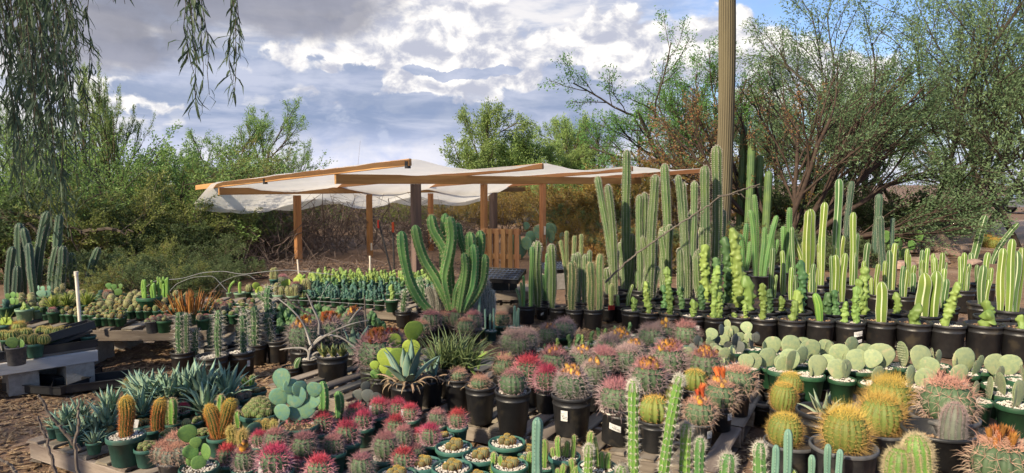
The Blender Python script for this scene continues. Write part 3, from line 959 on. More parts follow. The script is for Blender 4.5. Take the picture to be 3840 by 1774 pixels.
def pad(parent, color, loc, h, rz=0.0, ry=0.0, rx=0.0, wide=1.04):
    i = int(rng.integers(3))
    a, g = PADS[color][i]
    p = obj('pad', a, parent, loc, (rx, ry, rz), (h * wide, h * 0.8, h))
    obj('glochids', g, p, kind='stuff')
    return p


def rosette(root, kind, z0, n, L, spread=(0.15, 1.15), jit=0.12, r0=0.02, sc=None):
    for i in range(n):
        q = (i + 0.5) / n
        a = i * 2.39996 + rng.normal(0, .12)
        tl = spread[0] + (spread[1] - spread[0]) * q + rng.normal(0, jit)
        ms = LEAF[kind]
        me = ms[min(len(ms) - 1, int(q * len(ms)))]
        l_ = L * rng.uniform(.8, 1.1) * (0.75 + 0.25 * math.sin(q * PI))
        obj('leaf', me, root, (r0 * q * math.cos(a), r0 * q * math.sin(a), z0 - 0.004), (0, tl, a), l_)


def price_label(root, D, hgt, ang=-PI / 2, z=0.62, w=0.2, h=0.26, skew=0.0, text=None, m='paper'):
    """paper sticker curved on the pot wall"""
    r = 0.5 * (0.78 + (1 - 0.78) * z) * D + 0.006
    th = np.linspace(-w / 2, w / 2, 5) / 0.5 + ang
    V, zc = [], z * hgt * D
    for k, s in enumerate((-1, 1)):
        for i, t_ in enumerate(th):
            V.append((r * math.cos(t_), r * math.sin(t_), zc + s * h / 2 * D + skew * D * (i - 2) / 4))
    V = np.array(V)
    V2 = V * [1 + .004 / r, 1 + .004 / r, 1]
    F = [(i, i + 1, i + 6, i + 5) for i in range(4)]
    acc = Acc()
    acc.add(V2, F)
    lab = obj('price_label', acc.mesh('price_label', M[m], False), root)
    acc2 = Acc()                                     # printed lines
    for row, (s, e) in enumerate(((.1, .7), (.1, .5), (.25, .9), (.35, .95))):
        for i0 in np.arange(s, e, 0.13):
            i1 = i0 + rng.uniform(.05, .11)
            q = np.interp([i0, i1], [0, 1], [0, 4])
            zz = [0.72 - row * .16 + (0.06 if row > 1 else .03), 0.72 - row * .16]
            def pt(c, f):
                lo = np.array([np.interp(c, range(5), V[:5, k]) for k in range(3)])
                hi = np.array([np.interp(c, range(5), V[5:, k]) for k in range(3)])
                return (lo + (hi - lo) * f) * [1 + .0075 / r, 1 + .0075 / r, 1]
            acc2.add([pt(q[0], zz[1]), pt(q[1], zz[1]), pt(q[1], zz[0]), pt(q[0], zz[0])], [(0, 1, 2, 3)])
    obj('print', acc2.mesh('print', M['ink'], False), lab, kind='stuff')
    if text:
        cu = bpy.data.curves.new('price', 'FONT')
        cu.body, cu.size, cu.align_x = text, 0.06 * D * 1.6, 'CENTER'
        tmp = bpy.data.objects.new('price', cu)
        COL.objects.link(tmp)
        dg = bpy.context.evaluated_depsgraph_get()
        me = bpy.data.meshes.new_from_object(tmp.evaluated_get(dg))
        bpy.data.objects.remove(tmp)
        me.materials.clear()
        me.materials.append(M['ink'])
        obj('price', me, lab, ((r + .0085) * math.cos(ang), (r + .0085) * math.sin(ang), zc + h * .30 * D), (PI / 2, 0, ang + PI / 2))
    return lab


ZONES = dict(ground=0.0, left=0.13, centre=0.13, opuntia=0.15, rear=0.14, bench=0.33, stand=0.27, near=0.0, rearright=0.30)


# ================================================================ plants, by bed (photo coordinates of each enlarged view -> photo pixels)
def view(x0, y0, s):
    return lambda u, v: (x0 + s * u, y0 + s * v)


Z1, Z2, Z3, Z4 = (view(q, 1100, .5664) for q in (600, 1300, 2100, 2880))
R4, R5, R3 = view(2100, 500, .6723), view(2880, 600, .6723), view(1400, 500, .5882)
A1, A2, A3 = (view(q, 1000, .336) for q in (0, 560, 1000))
A4, A5, A7 = view(1850, 1120, .336), view(150, 1400, .3143), view(1700, 1500, .3106)
U = rng.uniform


# ---- right bed, front row: knobby totem cacti in black pots on the ground
row = [(2372, 1160, 88, [(4, 48, 11, 'T', -14)]), (2434, 1168, 85, [(0, 92, 13, 'T', 10)]), (2513, 1172, 88, [(2, 176, 13, 'T', -22)]),
       (2598, 1180, 93, [(0, 62, 15, 'T', 0)]), (2683, 1184, 93, [(-8, 192, 15, 'T', -14), (14, 180, 16, 'T', -8), (2, 80, 11, 'T', 5)]),
       (2777, 1184, 96, [(-22, 14, 14, 'T', 0), (18, 48, 9, 'T', 0)]), (2865, 1190, 101, [(-6, 136, 16, 'T', -12)]),
       (2969, 1193, 107, [(2, 70, 15, 'T', -8)]), (3075, 1195, 109, [(0, 98, 15, 'C', -20)]), (3189, 1202, 110, [(-22, 76, 15, 'T', -4), (20, 134, 16, 'T', 12)]),
       (3305, 1198, 118, [(0, 146, 23, 'F', -4)]), (3428, 1205, 126, [(0, 76, 21, 'T', 0)]), (3554, 1213, 126, [(-10, 170, 20, 'T', 28)]),
       (3691, 1212, 133, [(4, 56, 22, 'T', 0)]), (3825, 1222, 134, [(6, 48, 19, 'T', 4)])]
look = ['short knobby totem cactus leaning left', 'squat twisted totem cactus', 'tall slim totem cactus leaning left', 'stubby totem cactus, white sticker on pot',
        'tall multi-stemmed totem cactus', 'tiny totem stubs', 'knobby yellow-green totem cactus', 'short pale totem cactus', 'smooth stem tilting left',
        'two unequal totem stems, torn paper stickers', 'thick smooth rounded column', 'short cone-like totem cactus', 'tall totem cactus leaning right', 'small knobby totem nub', 'small totem nub cut by frame edge']
for i, (x, y, w, st) in enumerate(row):
    lab = '%s, black pot %s, right front row' % (look[i], left_nth(i + 1))
    root, k, z, D = potted(x, y, w, 'ground', 'black', 'potted_totem_cactus', lab, 'cactus', 'front row of black pots on the right', top='chip' if i % 3 else 'peb')
    for dx, h, r, kind, ln in st:
        h += 10
        if kind == 'T':
            totem(root, z, h * k, r * k, 'c_totem', dx * k, 0, ln / h)
        else:
            add_column(root, k, z, 'greencol' if kind == 'C' else 'fence', dx, h, r, ln)
    if i == 3:
        price_label(root, D, .96, -PI / 2 + .05, .55, .26, .17, -.03)
    if i == 9:
        price_label(root, D, .96, -PI / 2 + .1, .62, .3, .17, .05)
        price_label(root, D, .96, -PI / 2 + .25, .36, .2, .1, .04)

# ---- second row
row = [(2420, 1144, 82, [(4, 100, 13, 'T')]), (2487, 1148, 80, [(6, 92, 14, 'D')]), (2560, 1152, 84, [(-4, 92, 13, 'D')]), (2636, 1156, 84, [(-6, 100, 13, 'D')]),
       (2700, 1150, 84, [(-18, 200, 15, 'D')]), (2655, 1128, 86, [(-4, 225, 18, 'T')]), (2732, 1130, 88, [(-4, 255, 17, 'D'), (10, 190, 14, 'T')]), (2775, 1146, 90, [(-6, 305, 21, 'T')]),
       (2806, 1160, 92, [(-4, 140, 22, 'T')]), (2880, 1166, 92, [(2, 98, 13, 'D')]), (2930, 1160, 92, [(-2, 64, 14, 'T')]), (2996, 1166, 96, [(8, 205, 19, 'D'), (-4, 92, 21, 'T')]),
       (3118, 1172, 98, [(-12, 88, 17, 'D'), (14, 98, 17, 'D')]), (3236, 1172, 100, [(2, 186, 20, 'T'), (-24, 140, 16, 'T')]), (3362, 1168, 104, [(0, 86, 15, 'T')]),
       (3470, 1178, 112, [(-12, 170, 27, 'F'), (30, 176, 22, 'F')]), (3718, 1184, 120, [(-4, 74, 23, 'T')])]
for i, (x, y, w, st) in enumerate(sorted(row)):
    kd = {s[3] for s in st}
    lab = '%s cactus, black pot %s, second right row' % ('thick ribbed column' if 'F' in kd else 'dark and pale totem' if len(kd) > 1 else 'dark green knobby totem' if 'D' in kd else 'pale knobby totem', left_nth(i + 1))
    root, k, z, D = potted(x, y, w, 'ground', 'black', 'potted_totem_cactus', lab, 'cactus', 'second row of black pots on the right')
    for dx, h, r, kind in st:
        if kind == 'F':
            add_column(root, k, z, 'fence', dx, h, r, U(-6, 6))
        else:
            totem(root, z, h * k, r * k, 'c_totem' if kind == 'T' else 'c_totem2', dx * k, U(-.02, .02), U(-.04, .04))

# ---- rows of white-ribbed fence-post cacti behind, in black pots
R_ = R5
row = [((20, 760, 120), [(20, 490, 15), (-30 + 75, 640, 10)]), ((95, 745, 110), [(80, 505, 15), (95, 640, 10)]), ((150, 775, 110), [(128, 598, 14), (150, 640, 12)]),
       ((250, 730, 130), [(245, 575, 14), (235, 630, 12), (265, 600, 12)]), ((300, 690, 130), [(292, 235, 21), (278, 460, 14)]), ((230, 650, 130), [(215, 280, 24), (120, 372, 14)]),
       ((400, 660, 140), [(374, 105, 23), (412, 420, 20), (360, 470, 16)]), ((400, 780, 140), [(413, 515, 20), (370, 525, 22), (350, 530, 14)]), ((475, 690, 130), [(465, 290, 19), (480, 405, 18)]),
       ((548, 700, 130), [(550, 460, 18), (530, 560, 14)]), ((610, 745, 120), [(610, 580, 15), (570, 655, 12)]), ((680, 715, 130), [(692, 460, 17), (667, 500, 18), (642, 560, 13), (712, 495, 12)]),
       ((762, 755, 120), [(748, 590, 14), (770, 610, 15)]), ((790, 700, 120), [(782, 520, 16), (768, 495, 12)]), ((812, 730, 110), [(806, 585, 15), (805, 628, 15)]),
       ((862, 690, 120), [(848, 500, 13), (878, 490, 15), (852, 555, 13)]), ((935, 700, 120), [(920, 540, 16), (912, 520, 13)]), ((962, 720, 120), [(958, 515, 17), (985, 570, 10)]),
       ((985, 815, 150), [(978, 657, 19), (982, 602, 17)]), ((1085, 720, 130), [(1063, 535, 13), (1088, 515, 16), (1122, 577, 14), (1112, 590, 10)]),
       ((1200, 690, 130), [(1225, 515, 18), (1155, 582, 13), (1250, 600, 14)]), ((1203, 795, 165), [(1186, 580, 22), (1218, 660, 17)]), ((1345, 830, 200), [(1290, 482, 23), (1338, 430, 24), (1376, 498, 25), (1412, 480, 20)])]
order = sorted(range(len(row)), key=lambda i: row[i][0][0])
for n_, i in enumerate(order):
    (u, v, w), st = row[i]
    x, y = R_(u, v)
    root, k, z, D = potted(x, y, w * .6723, 'ground', 'black', 'potted_fence_post_cactus', 'white-ribbed fence-post cactus with %s, %s behind the totem rows' % (('one stem', 'two stems', 'three stems', 'four stems')[len(st) - 1], left_nth(n_ + 1)),
                           'cactus', 'fence-post cacti in black pots behind the totem rows')
    for j, (su, sv, sr) in enumerate(st):
        h = (v - sv) * .6723 + 10
        add_column(root, k, z, 'fence' if (i + j) % 3 else 'fence2', (su - u) * .6723 * .8, h, sr * .6723, (su - u) * .6723 * .2, dy=U(-.02, .03), base=.75)

# ---- cluster of tall torch cacti left of the saguaro (several stems to a pot)
tall = [((305, 880), [(-100, 238, 17, 300, 780), (262, 285, 20, 312, 800)], 'two tall pale torch columns leaning left, left end of the tall cluster'),
        ((368, 850), [(355, 95, 21, 372, 850), (340, 605, 19, 350, 850), (405, 560, 19, 392, 850)], 'very tall dark torch column with bristly tip beside the shade cloth'),
        ((455, 860), [(435, 340, 17, 440, 860), (468, 328, 19, 470, 860)], 'pair of mid-height torch columns with pale ribs'),
        ((505, 900), [(518, 230, 23, 500, 890), (462, 570, 14, 490, 890)], 'tall spiny-topped torch column in front middle of cluster'),
        ((600, 860), [(583, 170, 22, 605, 860), (600, 505, 18, 602, 860), (567, 540, 19, 590, 860)], 'tall smooth torch column flanked by two short ones'),
        ((705, 900), [(665, 265, 20, 715, 880), (660, 635, 17, 640, 890), (650, 232, 16, 690, 860)], 'leaning torch column behind the dead branch'),
        ((735, 850), [(735, 265, 17, 735, 850), (738, 415, 24, 740, 850)], 'dark short torch column backed by slim pale one'),
        ((800, 905), [(797, 520, 20, 800, 900), (806, 180, 23, 815, 880)], 'torch column at right of cluster with blunt dark top'),
        ((868, 880), [(862, 70, 25, 868, 870), (910, 425, 17, 905, 870)], 'tallest bristly torch column just left of the saguaro trunk')]
for (u, v), st, lab in tall:
    x, y = R4(u, v)
    root, k, z, D = potted(x, y + 6, 92, 'ground', 'black', 'potted_torch_cactus', lab, 'cactus', 'tall torch cacti')
    for (su, sv, sr, bu, bv) in st:
        su = abs(su) if su > 0 else 205
        h = (v - sv) * .6723 + 14
        b = (bu - u) * .6723 * .5
        add_column(root, k, z, 'torch', b, h, sr * .6723 * 1.08, (su - u) * .6723 - b, dy=U(-.03, .05), base=.7, wig=.25)
    for j in range(3):
        add_column(root, k, z, 'torch', U(-26, 26), U(70, 240), U(10, 14), U(-16, 16), dy=U(.02, .10), base=.7, wig=.3)

# ---- pots at the left end of the right bed
mid = [((978, 1095, 118), [('darkcol', 1005, 720, 17, 10), ('darkcol', 960, 905, 9, -6), ('fence2', 930, 985, 9, -34), ('fence', 950, 950, 8, -16)], 'dark twisted column with thin side stems, leftmost black pot of right bed', 'black'),
       ((1075, 1102, 86), [('torch', 1045, 690, 34, -12)], 'thick flat-ribbed torch column in narrow black pot with white scrap', 'black'),
       ((1180, 1106, 122), [('torch', 1140, 705, 26, 2)], 'upright torch column, third black pot of right bed', 'black'),
       ((1285, 1116, 126), [('spinycol', 1265, 810, 26, -3)], 'spiny green column, left of two in glossy black pots', 'black'),
       ((1402, 1116, 132), [('spinycol', 1390, 815, 25, 0), ('spinycol', 1440, 765, 22, 6)], 'pair of spiny yellow-green columns in black pot', 'black'),
       ((1500, 1100, 100), [('spinycol', 1515, 960, 14, 6)], 'small spiny stem in black pot with red tag', 'black'),
       ((1330, 1070, 110), [('torch', 1280, 770, 17, 0), ('torch', 1305, 760, 20, 0), ('torch', 1345, 770, 18, 0), ('torch', 1372, 745, 16, 4)], 'bluish bunch of columns behind the spiny pair', 'black'),
       ((1275, 1030, 110), [('spinycol', 1235, 620, 12, -6), ('spinycol', 1278, 650, 13, 0), ('spinycol', 1322, 640, 12, 6), ('spinycol', 1205, 680, 11, -20)], 'four slim golden columns rising behind bluish bunch', 'black'),
       ((1585, 1092, 110), [('fence', 1620, 960, 14, 55), ('fence', 1560, 1030, 12, -10)], 'sprawling pale stems leaning right beside red-tagged pot', 'black'),
       ((1110, 1060, 100), [('darkcol', 1105, 760, 14, 2), ('darkcol', 1085, 900, 15, -4)], 'dark column in shade between two torch columns', 'black')]
for (u, v, w), st, lab, pt in mid:
    x, y = R3(u, v)
    root, k, z, D = potted(x, y, w * .5882, 'ground', pt, 'potted_column_cactus', lab, 'cactus', 'column cacti at the left of the right bed')
    for sty, su, sv, sr, ln in st:
        dx = np.clip((su - u) * .5882, -w * .2, w * .2)
        add_column(root, k, z, sty, dx, (v - sv) * .5882 + 8, sr * .5882, ((su - u) * .5882 - dx) + ln * .3, dy=U(-.02, .03), base=.75)
    if 'red tag' in lab:
        t_ = Acc()
        t_.box((0, 0, 0), (.07, .004, .055))
        obj('red_tag', t_.mesh('red_tag', M['redtag']), root, (.02, -D * .5, D * .93), (.15, 0, 0))
    if 'white scrap' in lab:
        price_label(root, D, .96, -PI / 2, .5, .2, .16, .12)

# ---- the bushy plants between saguaro and fence-posts (in the ground / far pots)
for (u, v), st, lab, pt in [((1110, 790), [(1055, 425, 17, -40), (1080, 340, 15, -95), (1195, 455, 15, 30), (1140, 520, 16, 0)], 'green spreading torch cluster in front of tree trunks', 'grey'),
                            ((1260, 770), [(1268, 410, 16, 4), (1240, 515, 16, -10), (1290, 540, 12, 18)], 'upright green torch trio right of tree trunks', 'grey'),
                            ((1180, 740), [(1150, 560, 14, -10), (1185, 500, 15, 0), (1215, 590, 13, 14), (1165, 640, 13, 0)], 'dense green torch bunch between the two larger clusters', 'grey'),
                            ((1030, 760), [(1000, 560, 15, -20), (1035, 500, 15, 0), (1060, 600, 14, 12)], 'green torch bunch at the foot of the saguaro', 'grey'),
                            ((1390, 760), [(1390, 420, 28, 2), (1270, 530, 15, -60), (1345, 600, 14, -10)], 'broad pale column with ragged top and leaning arm', 'grey')]:
    x, y = R4(u, v)
    root, k, z, D = potted(x, y, 80, 'ground', pt, 'potted_torch_cactus', lab, 'cactus', 'torch clusters by the tree trunks')
    for su, sv, sr, ln in st:
        add_column(root, k, z, 'darkcol' if 'pale' not in lab else 'fence', (su - u) * .6723 * .3, (v - sv) * .6723 + 8, sr * .6723, (su - u) * .6723 * .7, dy=U(-.05, .05), base=.7)

# ---- big branching apple cactus in the middle, with grey spiny columns at its foot
root, k, z, D = potted(1700, 1165, 105, 'ground', 'black', 'branching_apple_cactus', 'large dark green cactus with many curved upright arms before the shade structure', 'cactus')
arms = [([(1629, 1165), (1582, 1123), (1541, 1047), (1518, 941), (1512, 853)], 17, -.05), ([(1690, 1150), (1635, 1029), (1594, 970), (1570, 900), (1559, 832)], 17, .0),
        ([(1690, 1100), (1676, 930), (1650, 890), (1622, 853), (1618, 794)], 18, .05), ([(1680, 1130), (1659, 1000), (1659, 912), (1668, 791)], 15, .15),
        ([(1690, 1150), (1665, 1029), (1684, 959), (1699, 876), (1688, 800)], 18, .0), ([(1720, 1100), (1747, 947), (1722, 888), (1715, 826)], 13, .12),
        ([(1710, 1150), (1717, 1076), (1747, 1029), (1770, 941), (1765, 856)], 17, -.05), ([(1720, 1150), (1760, 1050), (1788, 1000), (1805, 912), (1800, 853)], 16, .05),
        ([(1715, 1170), (1794, 1082), (1815, 1029), (1820, 938)], 15, -.08), ([(1700, 1150), (1745, 1000), (1748, 910), (1740, 875)], 13, .15), ([(1735, 1150), (1775, 1060), (1785, 960), (1778, 900)], 14, -.12), ([(1725, 1150), (1740, 1060), (1752, 990), (1744, 930)], 13, -.15)]
for pts, r, dy in arms:
    add_column(root, k, z, 'cereus', pts=[(px - 1700, 1165 - py) for px, py in pts], r=r * 1.12, dy=dy, base=.85)
for x, y, ht, r, lab in [(1645, 1180, 140, 14, 'grey bristly column at the left foot of the curved-arm cactus'), (1700, 1190, 135, 15, 'grey bristly column leaning below the curved arms'),
                         (1755, 1188, 140, 16, 'grey bristly column below the rightmost curved arms'), (1828, 1182, 150, 20, 'stout grey bristly column right of the curved-arm cactus'),
                         (1512, 1165, 90, 10, 'dark spiny column left of the curved-arm cactus'), (1590, 1150, 120, 13, 'dark white-dotted column behind the lowest curved arm'), (1795, 1180, 70, 12, 'short grey bristly column in black pot')]:
    root, k, z, D = potted(x, y, 62, 'ground', 'black', 'potted_hairy_column', lab, 'cactus', 'bristly columns under the curved-arm cactus')
    add_column(root, k, z, 'longspine' if 'dark' in lab else 'hairy', 0, ht, r, U(-16, 16))
    if 'dark' not in lab:
        add_column(root, k, z, 'hairy', U(8, 14), ht * .7, r * .9, U(4, 14))
        add_column(root, k, z, 'hairy', U(-16, -8), ht * .8, r * .85, U(-24, -6))

# ---- thin blue columns and a red-spined bed in the middle distance
blue = [((715, 225), [(712, 90, 9)]), ((812, 225), [(812, 40, 10)]), ((882, 232), [(880, 10, 10), (918, 95, 7)]), ((955, 245), [(950, 125, 8), (974, 90, 7)]), ((1120, 218), [(1110, 70, 9), (1135, 85, 10), (1122, 110, 8)])]
for i, ((u, v), st) in enumerate(blue):
    x, y = Z2(u, v)
    root, k, z, D = potted(x, y, 48 if i < 4 else 62, 'ground', 'green', 'potted_blue_column', 'slim blue-green column, %s of five behind strap-leaf clump' % left_nth(i + 1), 'cactus', 'slim blue columns', top='peb')
    for su, sv, sr in st:
        add_column(root, k, z, 'bluefence', (su - u) * .5664, (v - sv) * .5664, sr * .5664)

# ---- barrel cacti on the centre pallets.  u, v = ball centre, R = radius in view units
cen = [  # view, u, v, R, style, pot, ribs, fruit, label
    (Z2, 740, 512, 78, 'tan', 'tall', 'd', 0, 'small reddish-green barrel in black pot beside the shaggy dead leaves', 195),
    (Z2, 885, 560, 86, 'tan', 'tall', 'd', 0, 'brownish ribbed barrel in plain black pot, second of the front pots', 210),
    (Z2, 1100, 595, 98, 'green', 'tall', '', 0, 'neat green barrel with red crown in big black pot', 245),
    (Z2, 1490, 610, 118, 'grey', 'black', '', 7, 'grey hooked barrel in black pot with white price sticker', 275),
    (Z3, 372, 700, 120, 'pink', 'black', '', 0, 'pink-spined barrel in tipped black pot with torn label', 250),
    (Z3, 625, 780, 112, 'yellow', 'black', '', 0, 'yellow-green bald barrel in black pot behind the tall spiny stem', 215),
    (Z3, 925, 800, 108, 'tan', 'grey', '', 4, 'barrel with one orange flower in dark pot with price tag', 185),
    (Z3, 1062, 690, 112, 'tan', 'black', '', 3, 'pale hook-spined barrel right of the orange flower', 170),
    (Z3, 1182, 600, 115, 'tan', 'black', '', 0, 'pale pink hooked barrel at the right end of the pallet', 160),
    (Z3, 890, 585, 90, 'yellow', 'black', '', 0, 'yellowish barrel between dark fruited barrels', 170),
    (Z3, 735, 665, 75, 'yellow', 'black', '', 0, 'low yellow barrel behind the forked spiny stem', 150),
    (Z3, 960, 490, 112, 'pink', 'black', '', 9, 'dark barrel crowned with orange-brown fruits near the grey pads', 200),
    (Z3, 720, 455, 120, 'pink', 'black', '', 14, 'large barrel with the biggest cap of brown-orange fruits', 210),
    (Z3, 585, 575, 125, 'pink', 'black', '', 12, 'green barrel topped by golden-yellow fruits', 220),
    (Z3, 445, 445, 100, 'grey', 'black', '', 0, 'grey-pink barrel with curled dry ribbons', 190),
    (Z3, 490, 395, 78, 'grey', 'black', '', 8, 'grey barrel capped by one yellow and black fruit cluster', 150),
    (Z3, 300, 465, 92, 'pink', 'black', '', 0, 'pink barrel behind the tipped pot', 180),
    (Z2, 1640, 540, 98, 'grey', 'black', '', 3, 'pink barrel with brown leaves on top left of tipped pot', 190),
    (Z2, 1555, 450, 92, 'grey', 'black', '', 4, 'pink-grey barrel behind the stickered pot', 175),
    (Z2, 1370, 470, 100, 'pink', 'black', '', 3, 'pink barrel with dried flower behind stickered pot', 190),
    (Z2, 1330, 580, 88, 'red', 'black', '', 0, 'reddish barrel squeezed left of the stickered pot', 170),
    (Z2, 1205, 520, 95, 'red', 'black', '', 0, 'red-crowned barrel behind the neat green barrel', 185),
    (Z2, 1040, 490, 80, 'tan', 'black', '', 0, 'small greenish-red barrel behind front black pots', 160),
    (Z2, 1690, 440, 80, 'pink', 'black', '', 0, 'pink barrel at the back by the small totems', 150),
]
for i, (vw, u, v, Rv, sty, pt, fr, nf, lab, pw) in enumerate(cen):
    s = .5664
    low = fr == 'd'
    x, y = vw(u, v + Rv * (.45 if not low else .55))
    x2 = x
    root, k, z, D = potted(x2, y, pw * s, 'centre', pt, 'potted_barrel_cactus', lab, 'cactus', 'barrel cacti on the centre pallets', top='peb' if i in (4, 2) else 'soil', tilt=-.16 if i == 4 else 0)
    R = Rv * s * k * .90
    R *= .8 if low else 1
    b = barrel(root, z, R, R * (1.75 if not low else 1.25), sty, 15 if sty != 'yellow' else 13)
    if nf:
        fruit_ring(b, .1, .16 if not low else .12, nf, 'fruit', .42)
        if nf > 5:
            fruit_ring(b, .1, .17, 6, 'dry', .5, .12)
    if 'orange flower' in lab:
        fruit_ring(b, .1, .172, 2, 'flower', .2, .3)
        price_label(root, D, .96, -PI / 2 + .45, .68, .2, .26, .02, '6.98')
    if 'price sticker' in lab:
        price_label(root, D, .96, -PI / 2 - .45, .58, .17, .25)
    if 'torn label' in lab:
        price_label(root, D, .96, -PI / 2 - .2, .6, .3, .16, -.1)
    if low:
        for _ in range(9):
            a_ = U(0, 6.3)
            obj('dry_leaf', LEAF['dead'][0], root, (D * .3 * math.cos(a_), D * .3 * math.sin(a_), z + .01), (0, U(1.2, 1.6), U(0, 6.3)), U(.05, .09))

# ---- more barrels further back
back = [(Z3, 600, 300, 85, 'grey', 'dgreen', 0, 'grey spiny barrel in green pot before black pots'), (Z3, 690, 275, 80, 'grey', 'dgreen', 5, 'grey barrel with pale yellow fruits behind it all'),
        (Z3, 832, 285, 84, 'pink', 'green', 0, 'round purple-pink barrel in green pot beside the stickered totem pot'), (Z3, 400, 345, 88, 'grey', 'dgreen', 6, 'pink-grey barrel with small yellow fruits by the little totems'),
        (Z3, 320, 370, 84, 'grey', 'dgreen', 0, 'grey barrel at the right end of little totems'), (Z2, 1100, 325, 84, 'grey', 'black', 0, 'purplish grey barrel right of the strap leaves'),
        (Z2, 1185, 318, 84, 'grey', 'black', 0, 'silver-grey barrel beside the purplish one'), (Z2, 1140, 350, 78, 'grey', 'black', 0, 'dull grey barrel in front of the silver one'),
        (Z2, 1440, 245, 72, 'grey', 'dgreen', 0, 'pale round barrel alone behind the little totems'), (Z2, 1335, 275, 68, 'grey', 'black', 3, 'dark barrel with yellow-orange flowers behind little totems'),
        (Z2, 1030, 180, 55, 'tan', 'green', 0, 'barrel with red spikes in green pot by the slim blue columns'),
        (Z1, 955, 310, 108, 'grey', 'black', 7, 'big grey-pink barrel with brown fruits left of the silvery branches'), (Z1, 1120, 285, 105, 'grey', 'black', 9, 'barrel with bright orange tuft behind the silvery branches'),
        (Z1, 1290, 210, 80, 'grey', 'black', 8, 'small barrel with yellow-brown fruits near the green knobby bed'), (Z2, 195, 400, 125, 'pink', 'black', 14, 'large pink-edged barrel with brown-orange cap beside yellow-green pads'),
        (Z2, 300, 330, 80, 'pink', 'black', 8, 'barrel with orange cap behind the yellow-green pads')]
for vw, u, v, Rv, sty, pt, nf, lab in back:
    s = .5664
    x, y = vw(u, v + Rv * (.5 if vw is not Z1 else .28))
    root, k, z, D = potted(x, y, Rv * 1.85 * s, 'centre' if (vw is Z2 and u < 1250 and v > 300) else 'ground', pt, 'potted_barrel_cactus', lab, 'cactus', 'barrel cacti behind the centre pallets')
    R = Rv * s * k * .92
    b = barrel(root, z, R, R * 1.75, sty, 15)
    if nf:
        fruit_ring(b, .1, .165, nf, 'fruit' if nf < 9 else 'dry', .5, .17 if nf < 9 else .2)
        if nf >= 7:
            fruit_ring(b, .1, .17, 6, 'flower' if 'orange' in lab else 'dry', .35, .16)
for i, (u, v) in enumerate([(560, 190), (640, 185), (720, 190), (790, 195), (850, 200), (500, 200)]):
    x, y = Z2(u + U(-10, 10), v + 40 + U(-26, 26))
    root, k, z, D = potted(x, y, 62, 'ground', 'black', 'potted_barrel_cactus', 'red-spined barrel, %s of six under the slim blue columns' % left_nth([500, 560, 640, 720, 790, 850].index(u) + 1), 'cactus', 'red barrels under the slim blue columns')
    barrel(root, z, U(.07, .10), U(.12, .19), 'tan' if i % 2 else 'pink', 13)

# ---- little totems in green pots, middle
lt = [(455, 575, 70, 15), (565, 560, 78, 16), (705, 570, 150, 22), (850, 540, 165, 24), (925, 580, 210, 27), (990, 530, 150, 20), (1095, 490, 150, 23), (1170, 480, 175, 22), (1240, 450, 140, 22), (1050, 600, 150, 20),
      (1360, 430, 150, 32), (1440, 430, 75, 24), (1512, 400, 160, 22), (1235, 500, 90, 18), (1105, 640, 70, 16), (1715, 360, 80, 20), (640, 430, 70, 16), (1365, 470, 110, 26)]
for i, (u, v, h, r) in enumerate(sorted(lt)):
    x, y = A4(u, v)
    root, k, z, D = potted(x, y, 58, 'ground', 'dgreen', 'potted_small_totem', 'little green totem cactus in dark green pot, %s of the middle patch' % left_nth(i + 1), 'cactus', 'little totems in the middle patch', top='peb')
    totem(root, z, h * .336 * k, r * .336 * k * 1.1, 'c_totem2' if i % 3 else 'c_totem', 0, 0, U(-.05, .05))

# ---- knobby green bed at left centre
n_ = 0
spots = [(70, 480), (190, 480), (300, 470), (120, 570), (260, 560), (350, 590), (180, 640), (440, 520), (480, 600), (520, 540), (620, 470), (690, 520), (800, 520), (870, 500), (640, 570), (760, 560), (300, 640), (400, 640), (880, 560), (1000, 520), (1180, 545), (1295, 640), (840, 610), (560, 640)]
for i, (u, v) in enumerate(sorted(spots)):
    x, y = A3(u, v + 95)
    root, k, z, D = potted(x, y, 56, 'ground', 'black', 'potted_knobby_cactus', 'bushy green knobby cactus, %s of the left-centre bed' % left_nth(i + 1), 'cactus', 'knobby cacti in the left-centre bed')
    for j in range(5):
        a_ = j * 2.4 + U(0, 1)
        totem(root, z, U(40, 66) * k, U(11, 15) * k, 'c_totem2', .3 * D * math.cos(a_) * (j > 0), .3 * D * math.sin(a_) * (j > 0), U(-.2, .2))

# ---- dark long-spined columns in black pots, left centre
lo = [((370, 940, 260), [(345, 500, 40, 0), (420, 520, 26, 20)], 'dark white-spined column with a side arm, left front black pot'), ((455, 980, 190), [(565, 700, 36, 0)], 'short dark white-spined column behind the agaves'),
      ((700, 985, 350), [(770, 590, 36, 4)], 'slim white-spined column in wide black pot behind the agaves'), ((1015, 935, 330), [(1050, 530, 36, 2)], 'white-spined column in black pot with small blue label'),
      ((1200, 855, 240), [(1195, 440, 42, -6), (1040, 460, 24, -14)], 'tall ribbed white-spined column behind labelled pot'), ((1430, 812, 260), [(1330, 520, 40, -38), (1300, 560, 30, -40)], 'bent white-spined column at right end of the row'),
      ((740, 885, 260), [(660, 580, 30, 0), (790, 480, 34, 0)], 'two white-spined columns at the back of the row'), ((960, 850, 200), [(1000, 460, 30, 0)], 'white-spined column half hidden behind the labelled pot')]
for (u, v, w), st, lab in lo:
    x, y = A2(u, v)
    root, k, z, D = potted(x, y, w * .336, 'ground', 'black', 'potted_long_spined_cactus', lab, 'cactus', 'long-spined columns left of centre', top='peb' if w > 300 else 'soil')
    for su, sv, sr, ln in st:
        dx = np.clip((su - u) * .336, -w * .336 * .28, w * .336 * .28)
        add_column(root, k, z, 'longspine', dx, (v - sv) * .336 + 12, sr * .336, ln * .336 + ((su - u) * .336 - dx) * .6, dy=U(-.02, .02))
    if 'blue label' in lab:
        price_label(root, D, .96, -PI / 2 + .9, .62, .1, .2)
